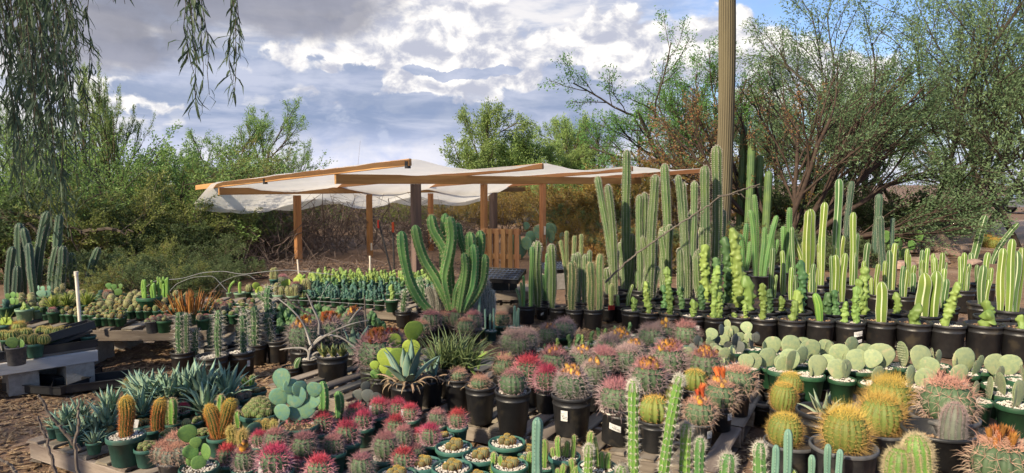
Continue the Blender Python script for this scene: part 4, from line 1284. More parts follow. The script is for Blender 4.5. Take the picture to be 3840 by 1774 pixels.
x, y = A2(1330, 520)
root, k, z, D = potted(x, y, 70, 'ground', 'black', 'potted_long_spined_cactus', 'tall dark column with a raised left arm standing behind the long-spined row', 'cactus', zs=.1)
add_column(root, k, z, 'longspine', 0, 112, 15, 2)
add_column(root, k, z, 'longspine', pts=[(0, 55), (-22, 62), (-32, 74), (-36, 88)], r=10)

# ---- rear pallets under the shade structure: rows of small pots
front = [(1138, 1113, 37), (1171, 1113, 34), (1202, 1113, 32), (1225, 1114, 32), (1257, 1118, 37), (1291, 1118, 34), (1323, 1119, 37), (1353, 1119, 34), (1386, 1123, 37), (1423, 1124, 44), (1469, 1123, 55)]
for i, (x, y, w) in enumerate(front):
    root, k, z, D = potted(x, y, w, 'rear', 'dgreen', 'small_potted_cactus', '%s in green pot, %s of front row on rear pallets' % ('small agave-like rosette' if i == 0 else 'bright green column' if i == 10 else 'blue-green knobby cactus', left_nth(i + 1)), 'cactus', 'front row of rear pallets', top='peb')
    if i == 0:
        rosette(root, 'aloe', z, 14, .085, (.2, 1.2))
    elif i == 10:
        totem(root, z, 62 * k, 11 * k, 'c_totem')
    else:
        for j in range(3):
            totem(root, z, U(22, 44) * k, U(6, 8.5) * k, 'c_bluemon', (j - 1) * .3 * D, U(-.02, .02), U(-.12, .12))
rows = [(1097, 1180, 1640, 14, 'c_bluemon', 'second'), (1081, 1170, 1650, 14, 'c_bluemon', 'third'), (1066, 1140, 1660, 15, 'c_totem2', 'fourth'), (1054, 1120, 1660, 16, 'c_totem', 'fifth'), (1044, 1150, 1680, 17, 'c_totem', 'sixth'), (1035, 1180, 1700, 17, 'c_totem', 'seventh')]
for ri, (y, x0, x1, n, mt, rn) in enumerate(rows):
    for i in range(n):
        x = x0 + (x1 - x0) * (i + .5) / n + U(-3, 3)
        lab = 'small %s knobby cactus, %s of %s row on rear pallets' % ('blue-green' if mt == 'c_bluemon' else 'green', left_nth(i + 1), rn)
        root, k, z, D = potted(x, y + (x - 1150) * .012 + U(-2, 2), 33 - ri, 'rear', 'dgreen', 'small_potted_cactus', lab, 'cactus', rn + ' row of rear pallets', top='peb')
        for j in range(2):
            totem(root, z, U(20, 40) * k, U(6, 9) * k, mt, (j - .5) * .35 * D, U(-.02, .02), U(-.12, .12))
# mixed pots at the left end of the rear pallets
lm = [(859, 1097, 22, 'pale', 'curl', 'thin green stem curving right in tiny pot at left end of rear pallets'), (900, 1096, 46, 'pale', 'col', 'single green finger cactus in pale pot'), (935, 1093, 36, 'dgreen', 'ballp', 'pale ball cactus beside the finger cactus'),
      (966, 1098, 46, 'pale', 'opy', 'yellow-green prickly pear in pale pot on rear pallets'), (1010, 1100, 42, 'pale', 'pcol', 'pale spiny column right of the yellow-green prickly pear'), (1046, 1103, 50, 'pale', 'pcol', 'spiny pale column in large pale pot'),
      (1096, 1107, 49, 'pale', 'pcol3', 'three pink-spined pale columns in bluish pot'), (1027, 1046, 34, 'green', 'pcolw', 'woolly spiny column in raised green pot'), (1075, 1085, 40, 'pale', 'opy', 'small yellow-green pads among spiny columns'),
      (1110, 1088, 40, 'dgreen', 'pinkb', 'pink-spined ball among pale columns'), (1150, 1085, 40, 'dgreen', 'pcol', 'ribbed pale column behind the agave-like rosette'), (1060, 1062, 40, 'dgreen', 'pinkb', 'fuzzy pink ball behind raised pot'), (1120, 1066, 40, 'dgreen', 'opy', 'yellow-green pads behind pink ball')]
for x, y, w, pt, kd, lab in lm:
    root, k, z, D = potted(x, y, w, 'rear', pt, 'small_potted_cactus', lab, 'cactus', 'mixed pots at the left of the rear pallets', zs=.3 if kd == 'pcolw' else None)
    if kd == 'curl':
        add_column(root, k, z, 'greencol', pts=[(0, 0), (2, 18), (10, 34), (24, 46)], r=5)
    elif kd == 'col':
        small_column(root, 'greencol', z, 46 * k, 6.5 * k)
    elif kd == 'ballp':
        barrel(root, z, 14 * k, 30 * k, 'ball', 13)
    elif kd == 'opy':
        for j in range(5):
            pad(root, 'yellow', (U(-.3, .3) * D, U(-.1, .1) * D, z + (j > 2) * 16 * k), U(20, 30) * k, U(-.8, .8), U(-.4, .4))
    elif kd in ('pcol', 'pcolw'):
        for j in range(2):
            small_column(root, 'palespiny', z, U(32, 52) * k, U(7, 10) * k, (j - .5) * .4 * D)
    elif kd == 'pcol3':
        for j in range(3):
            small_column(root, 'palespiny', z, U(34, 46) * k, 9 * k, (j - 1) * .3 * D)
    else:
        barrel(root, z, 18 * k, 30 * k, 'pink', 13)

# ---- bench at left rear: small pots
bl = [(91, 1157, 62, 'pale', 'opp'), (141, 1163, 42, 'pale', 'opp'), (202, 1167, 50, 'dgreen', 'pink'), (171, 1178, 26, 'dgreen', 'none')]
nm = {0: 'pale green pot of yellow-green knobs at left end of rear bench', 1: 'tilted pale pot with a small yellow pad', 2: 'dark pot of pink-spined stems on rear bench', 3: 'empty little dark pot by the pink-spined one'}
for i, (x, y, w, pt, kd) in enumerate(bl):
    root, k, z, D = potted(x, y, w, 'bench', pt, 'small_potted_cactus', nm[i], 'cactus', 'pots at the left end of the rear bench', tilt=.18 if i == 1 else 0)
    if kd == 'opp':
        for j in range(4):
            totem(root, z, U(14, 34) * k, U(7, 9) * k, 'c_totem', U(-.3, .3) * D, U(-.2, .2) * D, U(-.3, .3))
    elif kd == 'pink':
        for j in range(4):
            barrel(root, z, 10 * k, 16 * k, 'pink', 13, U(-.25, .25) * D, U(-.25, .25) * D)
g = []
for ri, (y, x0, x1, n) in enumerate([(1190, 355, 460, 4), (1178, 225, 470, 9), (1165, 240, 640, 12), (1153, 330, 690, 11), (1143, 360, 700, 10), (1133, 400, 700, 9), (1124, 440, 720, 8), (1114, 250, 720, 12), (1150, 30, 330, 8), (1135, 20, 340, 8), (1122, 60, 360, 8)]):
    for i in range(n):
        x = x0 + (x1 - x0) * (i + .5) / n + U(-3, 3)
        gold = ri >= 3 and (i + ri) % 3 != 0
        lab = '%s, %s of %s row on rear bench' % ('golden ball cactus' if gold else 'small brown-green cactus clump', left_nth(i + 1), nth(ri + 1))
        root, k, z, D = potted(x, y + U(-2, 2), 38 - ri, 'bench', 'dgreen', 'small_potted_cactus', lab, 'cactus', nth(ri + 1) + ' row of small pots on the rear bench', top='peb')
        if gold:
            barrel(root, z, U(12, 15) * k, U(25, 31) * k, 'ball', 18, var=2)
        else:
            for j in range(int(rng.integers(2, 5))):
                barrel(root, z, U(7, 10) * k, U(12, 24) * k, ('stripe', 'clump', 'ball')[(i + j) % 3], 13, U(-.25, .25) * D, U(-.25, .25) * D, var=2)
for ri, (y, x0, x1, n) in enumerate([(1178, 770, 900, 3), (1162, 745, 950, 5), (1148, 730, 960, 6), (1136, 730, 960, 6)]):
    for i in range(n):
        x = x0 + (x1 - x0) * (i + .5) / n + U(-4, 4)
        root, k, z, D = potted(x, y, 42 - ri, 'bench', 'dgreen', 'small_potted_cactus', 'brownish cactus clump, %s of %s row right of orange tuft' % (left_nth(i + 1), nth(ri + 1)), 'cactus', 'brownish clumps right of the orange tuft', top='peb')
        for j in range(int(rng.integers(2, 5))):
            barrel(root, z, U(7, 11) * k, U(12, 22) * k, ('paleclump', 'stripe', 'clump')[(i + j) % 3], 13, U(-.25, .25) * D, U(-.25, .25) * D, var=2)
ex = [(200, 1150, 44, 'grass', 'spiky yellow-green grassy rosette, left of the white pole'), (250, 1146, 44, 'grass', 'yellow-green grassy rosette beside the white pole'), (325, 1140, 44, 'grass', 'fountain of yellow-green blades right of the white pole'),
      (711, 1166, 60, 'orange', 'tuft of upright orange-brown blades on rear bench'), (560, 1112, 90, 'cols', 'pot full of thin bright green fingers at the back of rear bench'), (615, 1112, 60, 'cols', 'second pot of thin green fingers at back of rear bench'),
      (430, 1106, 46, 'op', 'green prickly pear with rounded pads behind golden balls'), (165, 1112, 46, 'opb', 'bluish stacked pads left of the white pole'), (213, 1100, 34, 'ycol', 'yellow rounded stub behind grassy rosettes'), (236, 1096, 34, 'ycol', 'taller green-yellow stub behind grassy rosettes'),
      (48, 1140, 50, 'op', 'grey-green prickly pear before the tall dark columns'), (375, 1118, 36, 'blue', 'dark blue-green knobby cactus right of the grassy rosettes'), (405, 1118, 40, 'wool', 'white woolly cactus beside the dark knobby one'),
      (615, 1200, 56, 'mix', 'green pot of mixed spiny seedlings at bench edge'), (570, 1203, 48, 'mix', 'grey pot of bristly seedlings at bench edge'), (455, 1178, 44, 'cl', 'dark pot with bright green clustered leaves'), (760, 1195, 50, 'mix', 'green pot of small cacti behind long-spined row'), (830, 1158, 56, 'mix', 'dark pot of brownish clumps at bench end'), (20, 1150, 50, 'blue', 'dark knobby cactus at the left picture edge')]
for x, y, w, kd, lab in ex:
    root, k, z, D = potted(x, y, w, 'bench', 'dgreen' if 'grey pot' not in lab else 'grey', 'small_potted_plant', lab, 'grass plant' if kd in ('grass', 'orange') else 'cactus')
    if kd == 'grass':
        rosette(root, 'grass', z, 64, 66 * k, (.0, 1.0))
    elif kd == 'orange':
        for j in range(3):
            rosette(root, 'orange', z, 26, 92 * k, (.02, .55), r0=.2)
    elif kd == 'cols':
        for j in range(13):
            small_column(root, 'greencol', z, U(34, 80) * k, 5.4 * k, U(-.38, .38) * D, U(-.25, .25) * D, tilt=(0, U(-.06, .06)))
    elif kd in ('op', 'opb'):
        c_ = 'green' if kd == 'op' else 'blue'
        for j in range(3):
            p = pad(root, c_, ((j - 1) * .25 * D, U(-.1, .1) * D, z), U(24, 30) * k, U(-.6, .6), (j - 1) * .3)
            pad(root, c_, ((j - 1) * .42 * D, U(-.1, .1) * D, z + 24 * k), U(18, 24) * k, U(-.6, .6), U(-.3, .3))
    elif kd == 'ycol':
        small_column(root, 'palespiny', z, (36 if 'taller' in lab else 24) * k, 8 * k)
    elif kd == 'blue':
        totem(root, z, 34 * k, 12 * k, 'c_bluemon')
    elif kd == 'wool':
        barrel(root, z, 16 * k, 34 * k, 'paleclump', 13)
    elif kd == 'cl':
        rosette(root, 'aloe', z, 22, 20 * k, (.2, 1.3))
    else:
        for j in range(6):
            barrel(root, z, U(7, 12) * k, U(12, 26) * k, ('paleclump', 'pink', 'ball', 'clump')[j % 4], 13, U(-.3, .3) * D, U(-.3, .3) * D, var=2)

# ---- stand at left front: trays of yellow-spined balls
st_ = [(60, 1299, 72, 'grey', 'opst'), (130, 1286, 66, 'green', 'y3'), (331, 1258, 54, 'green', 'n'), (205, 1262, 54, 'dgreen', 'y2'), (30, 1270, 54, 'dgreen', 'y2'), (85, 1262, 54, 'dgreen', 'y2'), (165, 1255, 50, 'dgreen', 'y2'), (250, 1250, 50, 'dgreen', 'y2'), (72, 1240, 54, 'dgreen', 'or'), (20, 1215, 60, 'green', 'ylf')]
nm = ['grey pot with flat green pad on the left stand', 'green pot with three yellow-ridged balls on the stand', 'empty green pot at right end of the stand', 'yellow-ridged balls behind the leaning tray', 'yellow-ridged balls at the left edge of the stand', 'yellow-ridged ball pair behind grey pot', 'yellow-ridged balls left of the leaning tray', 'yellow-ridged balls under the leaning tray', 'dry orange-brown tuft on the stand', 'curved yellow leaves at the far left edge']
for i, (x, y, w, pt, kd) in enumerate(st_):
    root, k, z, D = potted(x, y, w, 'stand', pt, 'small_potted_cactus', nm[i], 'cactus', 'pots on the left front stand')
    if kd[0] == 'y' and kd[1].isdigit():
        for j in range(int(kd[1])):
            barrel(root, z, U(19, 23) * k, U(32, 38) * k, 'yballs', 13, (j - .5 * (int(kd[1]) - 1)) * .55 * D, U(-.15, .15) * D)
    elif kd == 'opst':
        pad(root, 'green', (-.1 * D, 0, z), 44 * k, .3, -.2)
        pad(root, 'green', (.1 * D, .02, z), 34 * k, -.3, .5)
    elif kd == 'or':
        barrel(root, z, 24 * k, 34 * k, 'gold', 13)
    elif kd == 'ylf':
        rosette(root, 'grass', z, 16, 70 * k, (.3, 1.2))
        for j in range(3):
            pad(root, 'yellow', (U(-.3, .3) * D, 0, z), 36 * k, U(-.5, .5), .9)

# ---- left front pallets
ag = [(205, 1596, 56, 'green', 46, 14), (283, 1628, 58, 'green', 50, 14), (352, 1655, 58, 'green', 44, 12), (244, 1585, 78, 'green', 62, 20), (326, 1604, 60, 'green', 58, 18), (364, 1614, 52, 'green', 64, 18), (300, 1560, 60, 'green', 64, 20), (410, 1545, 64, 'green', 80, 24), (404, 1596, 66, 'green', 84, 20), (530, 1548, 64, 'green', 88, 18), (560, 1500, 74, 'green', 104, 26), (640, 1500, 74, 'green', 104, 26), (700, 1490, 76, 'green', 108, 26), (760, 1490, 76, 'green', 116, 28), (770, 1540, 70, 'green', 96, 22), (850, 1490, 76, 'green', 104, 26), (520, 1470, 66, 'green', 72, 20)]
for i, (x, y, w, pt, L, n) in enumerate(sorted(ag)):
    root, k, z, D = potted(x, y, w, 'left', pt, 'potted_agave', 'blue-green narrow-leaf agave in green pot, %s on left front pallet' % left_nth(i + 1), 'agave', 'narrow-leaf agaves on the left front pallet')
    rosette(root, 'agave', z, n + 8, L * 1.42 * k, (.05, .95))
    if i % 3 == 0:
        for j in range(4):
            obj('dry_leaf', LEAF['dead'][j % 2], root, (.2 * D, .1 * D * j, z), (0, 1.3, U(0, 6)), .1)

oc = [((472, 1629, 138, 'green'), [(0, 0, 156, 23, 12)], 'orange-spined column in large tilted green pot at pallet edge', .1), ((568, 1607, 80, 'green'), [(24, 0, 122, 21, 14)], 'second orange-spined column with white plant tag', 0),
      ((822, 1636, 90, 'green'), [(-4, 0, 125, 22, -34), (6, 0, 150, 21, 52)], 'two orange-spined columns forming a V', 0)]
for (x, y, w, pt), st, lab, tl in oc:
    root, k, z, D = potted(x, y, w, 'left', pt, 'potted_orange_column', lab, 'cactus', 'orange-spined columns', top='peb' if tl else 'soil', tilt=0)
    for dx, dy, h, r, ln in st:
        add_column(root, k, z, 'orangecol', dx, h, r, ln, base=.85)
    if 'tag' in lab:
        t_ = Acc()
        t_.box((0, 0, 0), (.022, .002, .085))
        obj('plant_tag', t_.mesh('plant_tag', M['paper']), root, (-.06, -.05, z + .03), (-.1, .2, .2))


def clump(root, k, z, D, n, R, style, sp=.36, H=1.5):
    for j in range(n):
        rr = sp * D * math.sqrt(j / max(1, n - 1))
        a_ = j * 2.4
        barrel(root, z + (.5 + .05 * n) * R * k * (1 - (rr / (sp * D + 1e-6)) ** 2) * (n > 8), U(.8, 1.1) * R * k, U(.9, 1.1) * R * H * k, style, 13, rr * math.cos(a_), rr * math.sin(a_), var=2)


cl = [(549, 1677, 88, 'green', 12, 11, 'clump', 'cluster of little green balls in round green pot at pallet edge', 1.5), (640, 1625, 80, 'green', 16, 9, 'clump', 'dense mound of tiny green balls behind the pale shaggy ball', 1.5), (975, 1545, 150, 'low', 46, 16, 'clump', 'largest mound of small green ball cacti', 1.6),
      (760, 1625, 72, 'green', 14, 9, 'clump', 'mound of green balls left of the V columns', 1.5), (528, 1592, 60, 'green', 5, 15, 'stripe', 'brown striped balls right of first orange column', 1.6), (646, 1558, 56, 'green', 2, 20, 'stripe', 'single reddish striped ball behind pale spiny stems', 1.7),
      (420, 1612, 60, 'green', 3, 11, 'stripe', 'tiny brown balls behind large tilted pot', 1.4), (905, 1492, 64, 'green', 5, 15, 'paleclump', 'whitish bristly balls at the back of left pallet', 1.8), (770, 1522, 60, 'green', 4, 12, 'stripe', 'small brown balls behind spiny stems', 1.5), (968, 1465, 64, 'green', 5, 12, 'stripe', 'rusty little balls by the gap boards', 1.4)]
for x, y, w, pt, n, R, sty, lab, H in cl:
    root, k, z, D = potted(x, y, w, 'left', pt, 'potted_ball_cluster', lab, 'cactus', 'ball clusters on the left pallet')
    clump(root, k, z, D, n, R, sty, .36, H)
root, k, z, D = potted(653, 1722, 120, 'left', 'grey', 'potted_shaggy_ball', 'pale shaggy ball cluster in grey pot near the front', 'cactus')
for dx, dy, R in ((-34, 0, 44), (30, -10, 46), (0, 30, 48), (4, -24, 40)):
    barrel(root, z + (.02 if dy > 0 else 0), R * k, R * 1.7 * k, 'paleclump', 13, dx * k, dy * k)
sp = [(648, 1585, 64, 'smallspiny', [(0, 92, 17, 0), (-24, 50, 12, -6)], 'pale long-spined green stems left of centre pallet'), (826, 1562, 62, 'smallspiny', [(0, 84, 13, 4)], 'single spiny green stem behind the V columns'), (870, 1662, 66, 'yellowspiny', [(0, 62, 15, 0)], 'yellow starry-spined column, left of a pair'), (912, 1672, 66, 'yellowspiny', [(0, 60, 16, 2)], 'yellow starry-spined column, right of a pair'),
      (990, 1622, 80, 'yellowspiny', [(-20, 44, 13, -2), (6, 48, 13, 0), (34, 44, 13, 2)], 'three short yellow-spined stems below the blue pads'), (1085, 1575, 70, 'yellowspiny', [(0, 50, 15, 0)], 'yellow-spined stem beside blue pads'), (485, 1455, 50, 'yellowspiny', [(0, 30, 14, 0)], 'lone spiny stub at the back of the agaves'), (895, 1600, 60, 'smallspiny', [(0, 60, 14, 2)], 'green spiny stub right of the V columns'), (930, 1440, 64, 'smallspiny', [(-10, 30, 12, -8), (12, 34, 11, 8)], 'low spiny stems in green pot at the gap')]
for x, y, w, sty, st, lab in sp:
    root, k, z, D = potted(x, y, w, 'left', 'green', 'potted_spiny_column', lab, 'cactus', 'small spiny columns on the left pallet')
    for dx, h, r, ln in st:
        add_column(root, k, z, sty, dx, h + 6, r, ln)

# small filler pots between the larger ones on the left pallet
fl = [(700, 1600), (705, 1655), (735, 1580), (875, 1555), (915, 1560), (1060, 1620), (1020, 1670), (965, 1700), (1085, 1680), (900, 1715), (840, 1730), (1150, 1660), (1170, 1610), (590, 1570), (480, 1575), (690, 1545), (610, 1655), (1300, 1570), (1040, 1500), (880, 1525)]
for i, (x, y) in enumerate(sorted(fl)):
    kd = ('stripe', 'clump', 'paleclump', 'red', 'ball')[i % 5]
    root, k, z, D = potted(x, y, 52, 'left', 'green', 'potted_ball_cluster', '%s in small green pot, %s of the fillers on left pallet' % (dict(stripe='brown striped balls', clump='tiny green balls', paleclump='pale bristly balls', red='little red-spined ball', ball='golden little ball')[kd], left_nth(i + 1)), 'cactus', 'filler pots on the left pallet', top='peb')
    if kd in ('red', 'ball'):
        barrel(root, z, 17 * k, 32 * k, kd, 13)
    else:
        clump(root, k, z, D, 4, 10, kd, .28, 1.9)

# ---- prickly pears: (pads: dx, dz, height px, tilt, turn)
def prickly(x, y, w, zone, pot, color, pads, lab, top='peb', grp='prickly pears', scale=1.0, lean=0.0):
    root, k, z, D = potted(x, y, w, zone, pot, 'potted_prickly_pear', lab, 'prickly pear', grp, top=top)
    for dx, dz, h, ry, rz in pads:
        pad(root, color, (dx * k, U(-.12, .12) * D, z + dz * k - .006), h * k, rz + U(-.45, .45), ry, U(-.15, .15))
    return root, k, z, D


prickly(747, 1749, 145, 'left', 'green', 'green', [(0, 0, 56, .05, .3), (-26, 0, 50, -.2, -.3), (-16, 40, 60, -.5, .1), (16, 42, 62, .45, -.2), (-6, 84, 44, -.1, .2), (-24, 110, 70, -.25, .5)], 'dark green prickly pear in white-pebbled pot at bottom left')
prickly(1120, 1590, 150, 'left', 'green', 'blue', [(-50, 30, 66, -.1, .2), (-10, 20, 72, .1, -.2), (20, 30, 76, .2, .3), (-58, 84, 74, -.25, .1), (-12, 74, 90, .05, .1), (-50, 142, 86, -.15, .0), (-24, 130, 60, .1, .4), (46, 70, 70, .35, -.4), (60, 120, 60, .2, -.3), (5, 120, 60, .08, .7)], 'tall blue-green prickly pear with one big round pad', 'chip')
prickly(945, 1650, 70, 'left', 'green', 'blue', [(0, 10, 66, .05, .4), (30, -6, 30, .5, 0)], 'single blue-green pad below the mound of balls', 'chip')
root, k, z, D = potted(1240, 1560, 96, 'left', 'green', 'potted_column_cactus', 'pair of upright bright green columns behind the red barrels', 'cactus')
add_column(root, k, z, 'cereus', -26, 140, 19, 0)
add_column(root, k, z, 'cereus', 32, 104, 17, 2)
rosette(root, 'aloe', z, 8, 60 * k, (.8, 1.4))
prickly(1370, 1530, 90, 'left', 'green', 'purple', [(-14, 0, 44, -.3, .2), (14, 0, 46, .3, -.2), (-20, 36, 46, -.2, .2), (8, 34, 48, .1, -.1), (30, 30, 44, .6, .1), (0, 70, 40, 0, .5)], 'purplish grey prickly pear before the big black pots', 'chip')

# ---- red barrels in green pots: centre u, v and radius in view units
rb = [(Z1, 560, 1105, 78, 1), (Z1, 448, 1080, 68, 0), (Z1, 770, 965, 80, 0), (Z1, 760, 1105, 108, 0), (Z1, 958, 1020, 92, 0), (Z1, 1150, 1000, 74, 0), (Z1, 1238, 925, 84, 0), (Z1, 905, 875, 72, 0), (Z1, 1075, 865, 74, 0), (Z1, 1290, 790, 68, 0), (Z1, 1345, 840, 68, 0),
      (Z1, 1450, 760, 68, 0), (Z1, 1575, 770, 62, 0), (Z1, 1655, 790, 62, 0), (Z1, 1565, 890, 72, 0), (Z1, 1612, 950, 66, 0), (Z1, 1495, 1020, 92, 0), (Z1, 1612, 1095, 78, 0), (Z1, 1335, 1150, 84, 0), (Z1, 1058, 1160, 92, 0), (Z1, 660, 965, 60, 0), (Z2, 600, 825, 64, 0), (Z2, 735, 840, 62, 0), (Z2, 555, 945, 70, 0), (Z2, 455, 1050, 60, 0), (Z1, 1720, 950, 60, 0), (Z1, 880, 1150, 60, 0)]
rb = sorted(rb, key=lambda q: q[0](q[1], 0)[0])
for i, (vw, u, v, Rv, fl) in enumerate(rb):
    s = .5664
    x, y = vw(u, v + Rv * .62)
    pale_ = Rv > 88 and vw is Z1 and u > 1400
    lab = '%s barrel in green pot, %s of the red-spined patch' % ('yellow-flowered red' if fl else 'pale pink-tipped' if pale_ or i % 3 == 1 else 'crimson-spined', left_nth(i + 1))
    root, k, z, D = potted(x, y, Rv * 2.3 * s, 'left', 'green', 'potted_red_barrel', lab, 'cactus', 'red-spined barrels in green pots', top='peb')
    R = Rv * s * k * .86
    b = barrel(root, z, R, R * U(1.75, 2.0), 'pink' if pale_ or i % 3 == 1 else 'red', 13, var=4)
    if fl:
        fruit_ring(b, .1, .19, 3, 'fruit', .3, .3)
    if i % 6 == 3:
        t_ = Acc()
        t_.box((0, 0, 0), (.02, .002, .07))
        obj('plant_tag', t_.mesh('plant_tag', M['paper']), root, (-.3 * D, -.2 * D, z + .03), (-.2, .1, .4))

# ---- pots of small striped balls, front centre
sb = [(710, 1012, 250), (885, 1072, 245), (1062, 982, 250), (697, 1145, 275), (1200, 1032, 185), (1080, 1130, 250), (500, 1120, 260), (640, 940, 150), (860, 1215, 220), (330, 1190, 270)]
for i, (u, v, w) in enumerate(sorted(sb)):
    x, y = Z2(u, v)
    root, k, z, D = potted(x, y, w * .5664, 'left', 'low', 'potted_striped_balls', 'cluster of striped brown balls in pebbled green pot, %s of front centre' % left_nth(i + 1), 'cactus', 'striped ball clusters at front centre', top='peb')
    for dx, dy, R in ((0, .05, .125), (-.13, -.03, .10), (.12, -.02, .13), (.01, -.12, .09), (-.05, .16, .09))[:5 if i % 2 else 4]:
        barrel(root, z, R * D, R * D * U(1.7, 2.2), 'stripe', 16, dx * D, dy * D, var=3)

# ---- foreground stems rising from pots below the frame
fg = [((1340, 665, 400), [(1270, 420, 34, -6), (1370, 480, 32, 6), (1440, 390, 30, 16), (1330, 560, 30, 0), (1210, 560, 26, -14)], 'smallspiny', 'bunch of short spiny green fingers in pebbled green pot'), ((1740, 790, 480), [(1650, 340, 40, 0), (1740, 410, 36, -30), (1790, 590, 34, 0), (1860, 600, 34, 4)], 'smallspiny', 'spiny green fingers with one bending stem, front centre'),
      ((560, 960, 330), [(490, 620, 36, -4), (580, 640, 34, 2), (640, 690, 34, 0), (530, 700, 34, 0), (700, 760, 34, 6), (760, 740, 30, 12)], 'smallspiny', 'leftmost bunch of spiny green fingers at bottom edge'), ((880, 900, 260), [(840, 680, 34, 0), (920, 600, 34, 2)], 'smallspiny', 'two spiny fingers left of the tall blue-green column'), ((1110, 800, 220), [(1105, 460, 36, 0)], 'smallspiny', 'single spiny finger right of the tall blue-green column'), ((1400, 1010, 380), [(1320, 740, 36, 0), (1430, 700, 34, 2), (1480, 780, 34, 4), (1270, 810, 30, -6)], 'smallspiny', 'spiny fingers sprouting at the bottom edge centre')]
for (u, v, w), st, sty, lab in fg:
    x, y = A7(u, v)
    root, k, z, D = potted(x, y, w * .3106, 'near' if v > 850 else 'left', 'green', 'potted_spiny_fingers', lab, 'cactus', 'spiny finger pots at the bottom', top='peb', zs=.05 if v > 850 else None)
    for su, sv, sr, ln in st:
        dx = np.clip((su - u) * .3106, -w * .1, w * .1)
        add_column(root, k, z, sty, dx, (v - sv) * .3106 + 6, sr * .3106, ln * .5 + (su - u) * .3106 - dx, dy=U(-.02, .02))
tl_ = [(2014, 1835, 120, 'bluecol', [(0, 1556, 20, 0)], 'tall blue-green four-sided column in front centre'), (2375, 1850, 120, 'fgspiny', [(0, 1417, 20, -6)], 'tall bright spiny stem before the black pots'), (2490, 1870, 130, 'fgspiny', [(-10, 1394, 20, 62)], 'leaning spiny stem bending right at its top'),
       (2567, 1850, 110, 'fgspiny', [(0, 1580, 21, 0)], 'shorter spiny stem right of the leaning one'), (2620, 1850, 110, 'fgdark', [(0, 1632, 22, 0)], 'dark starry-spined column with pink tip'), (2726, 1860, 120, 'fgdark', [(0, 1692, 30, 0)], 'stout dark spiny column at bottom edge'), (2848, 1850, 120, 'fgdark', [(0, 1652, 25, 0)], 'dark spiny column left of blue columns'),
       (2925, 1850, 130, 'bluecol', [(-20, 1660, 15, 0), (25, 1600, 17, 0)], 'pair of pale blue-green columns before golden barrels'), (2968, 1860, 110, 'fence', [(0, 1752, 24, 0)], 'rounded yellow-green tip at bottom edge'), (3040, 1850, 110, 'bluecol', [(0, 1700, 14, 0)], 'dark blue-green column at bottom edge'), (3118, 1850, 120, 'bluecol', [(-18, 1658, 14, 0), (24, 1678, 14, 2)], 'two blue-green columns before the big golden barrel'),
       (3370, 1900, 150, 'fgwhite', [(-6, 1665, 46, 0)], 'thick white-bristled column at bottom edge'), (3440, 1900, 150, 'fgwhite', [(10, 1612, 46, -24)], 'bright green bristled column leaning left at bottom right'), (2205, 1880, 110, 'fgspiny', [(0, 1660, 17, 0)], 'spiny stem among the front centre fingers'), (2335, 1880, 90, 'fgspiny', [(-4, 1740, 20, 0)], 'white-tufted stem tip at the bottom edge')]
for x, y, w, sty, st, lab in tl_:
    root, k, z, D = potted(x, y, w, 'near', 'green' if sty != 'fgwhite' else 'black', 'potted_foreground_cactus', lab, 'cactus', 'stems along the bottom edge', zs=.05)
    for dx, yt, r, ln in st:
        add_column(root, k, z, sty, dx, (y - yt) * 1.0 + 8, r, ln, base=.9, wig=.1)
root, k, z, D = potted(3752, 1800, 210, 'near', 'grey', 'potted_barrel_cactus', 'red-orange spined barrel cut by the bottom right corner', 'cactus', zs=.0)
b = barrel(root, z, 100 * k, 170 * k, 'tan', 14)
fruit_ring(b, .1, .165, 6, 'dry', .4, .2)

# ---- golden barrels in big tubs, right front
gb = [((150, 975, 345), 'grey', [(-40, 850, 118, 1.9)], 'goldshort', 'twisted golden barrel in grey tub, left of the golden group'), ((110, 760, 190), 'black', [(-8, 690, 92, 2.0)], 'goldshort', 'golden barrel behind the twisted one'), ((160, 640, 170), 'black', [(-8, 590, 84, 1.7)], 'goldshort', 'rearmost small golden barrel at left'),
      ((500, 1000, 430), 'grey', [(10, 860, 150, 1.85)], 'gold', 'large long-spined golden barrel in black tub at front'), ((745, 900, 330), 'grey', [(0, 770, 140, 1.8)], 'gold', 'golden barrel wedged behind the front one'), ((800, 760, 330), 'black', [(0, 625, 142, 1.7)], 'gold', 'highest golden barrel before the grey pads'),
      ((1165, 800, 420), 'grey', [(20, 665, 170, 1.55)], 'tan', 'broad green barrel with curved pink spines in black tub')]
for (u, v, w), pt, balls, sty, lab in gb:
    x, y = Z4(u, v)
    root, k, z, D = potted(x, y, w * .5664, 'near', pt, 'potted_golden_barrel', lab, 'cactus', 'golden barrels in tubs at right front', zs=.0 if v > 700 else .05)
    for du, cv, R, H in balls:
        r = R * .5664 * k * .93
        b = barrel(root, z, r, r * H * 1.08, sty, 19 if sty != 'tan' else 16, (du) * .5664 * k, 0, var=3)
root, k, z, D = potted(*Z4(1122, 895), 440 * .5664, 'near', 'tub', 'potted_grey_stub', 'short grey bristly stub in large black tub', 'cactus', top='chip', zs=0.0)
add_column(root, k, z, 'stub', 34, 170, 38, 0, dy=-.05, base=.95)
for u, v, w, lab in ((1345, 735, 130, 'empty black pot left of the golden barrels'), (1395, 650, 110, 'empty black pot behind the first empty one')):
    potted(*Z3(u, v), w * .5664, 'near', 'black', 'empty_nursery_pot', lab, 'pot', None, 'soil', zs=0.0)
root, k, z, D = potted(*Z4(370, 770), 200, 'near', 'black', 'potted_agave', 'pale stiff agave with dead lower leaves between golden barrels', 'agave', zs=0.0)
rosette(root, 'pale', z, 11, 118 * k, (.1, .95))
for j in range(10):
    obj('dry_leaf', LEAF['dead'][j % 2], root, (0, 0, z), (0, U(1.0, 1.5), U(0, 6.3)), U(.12, .2))

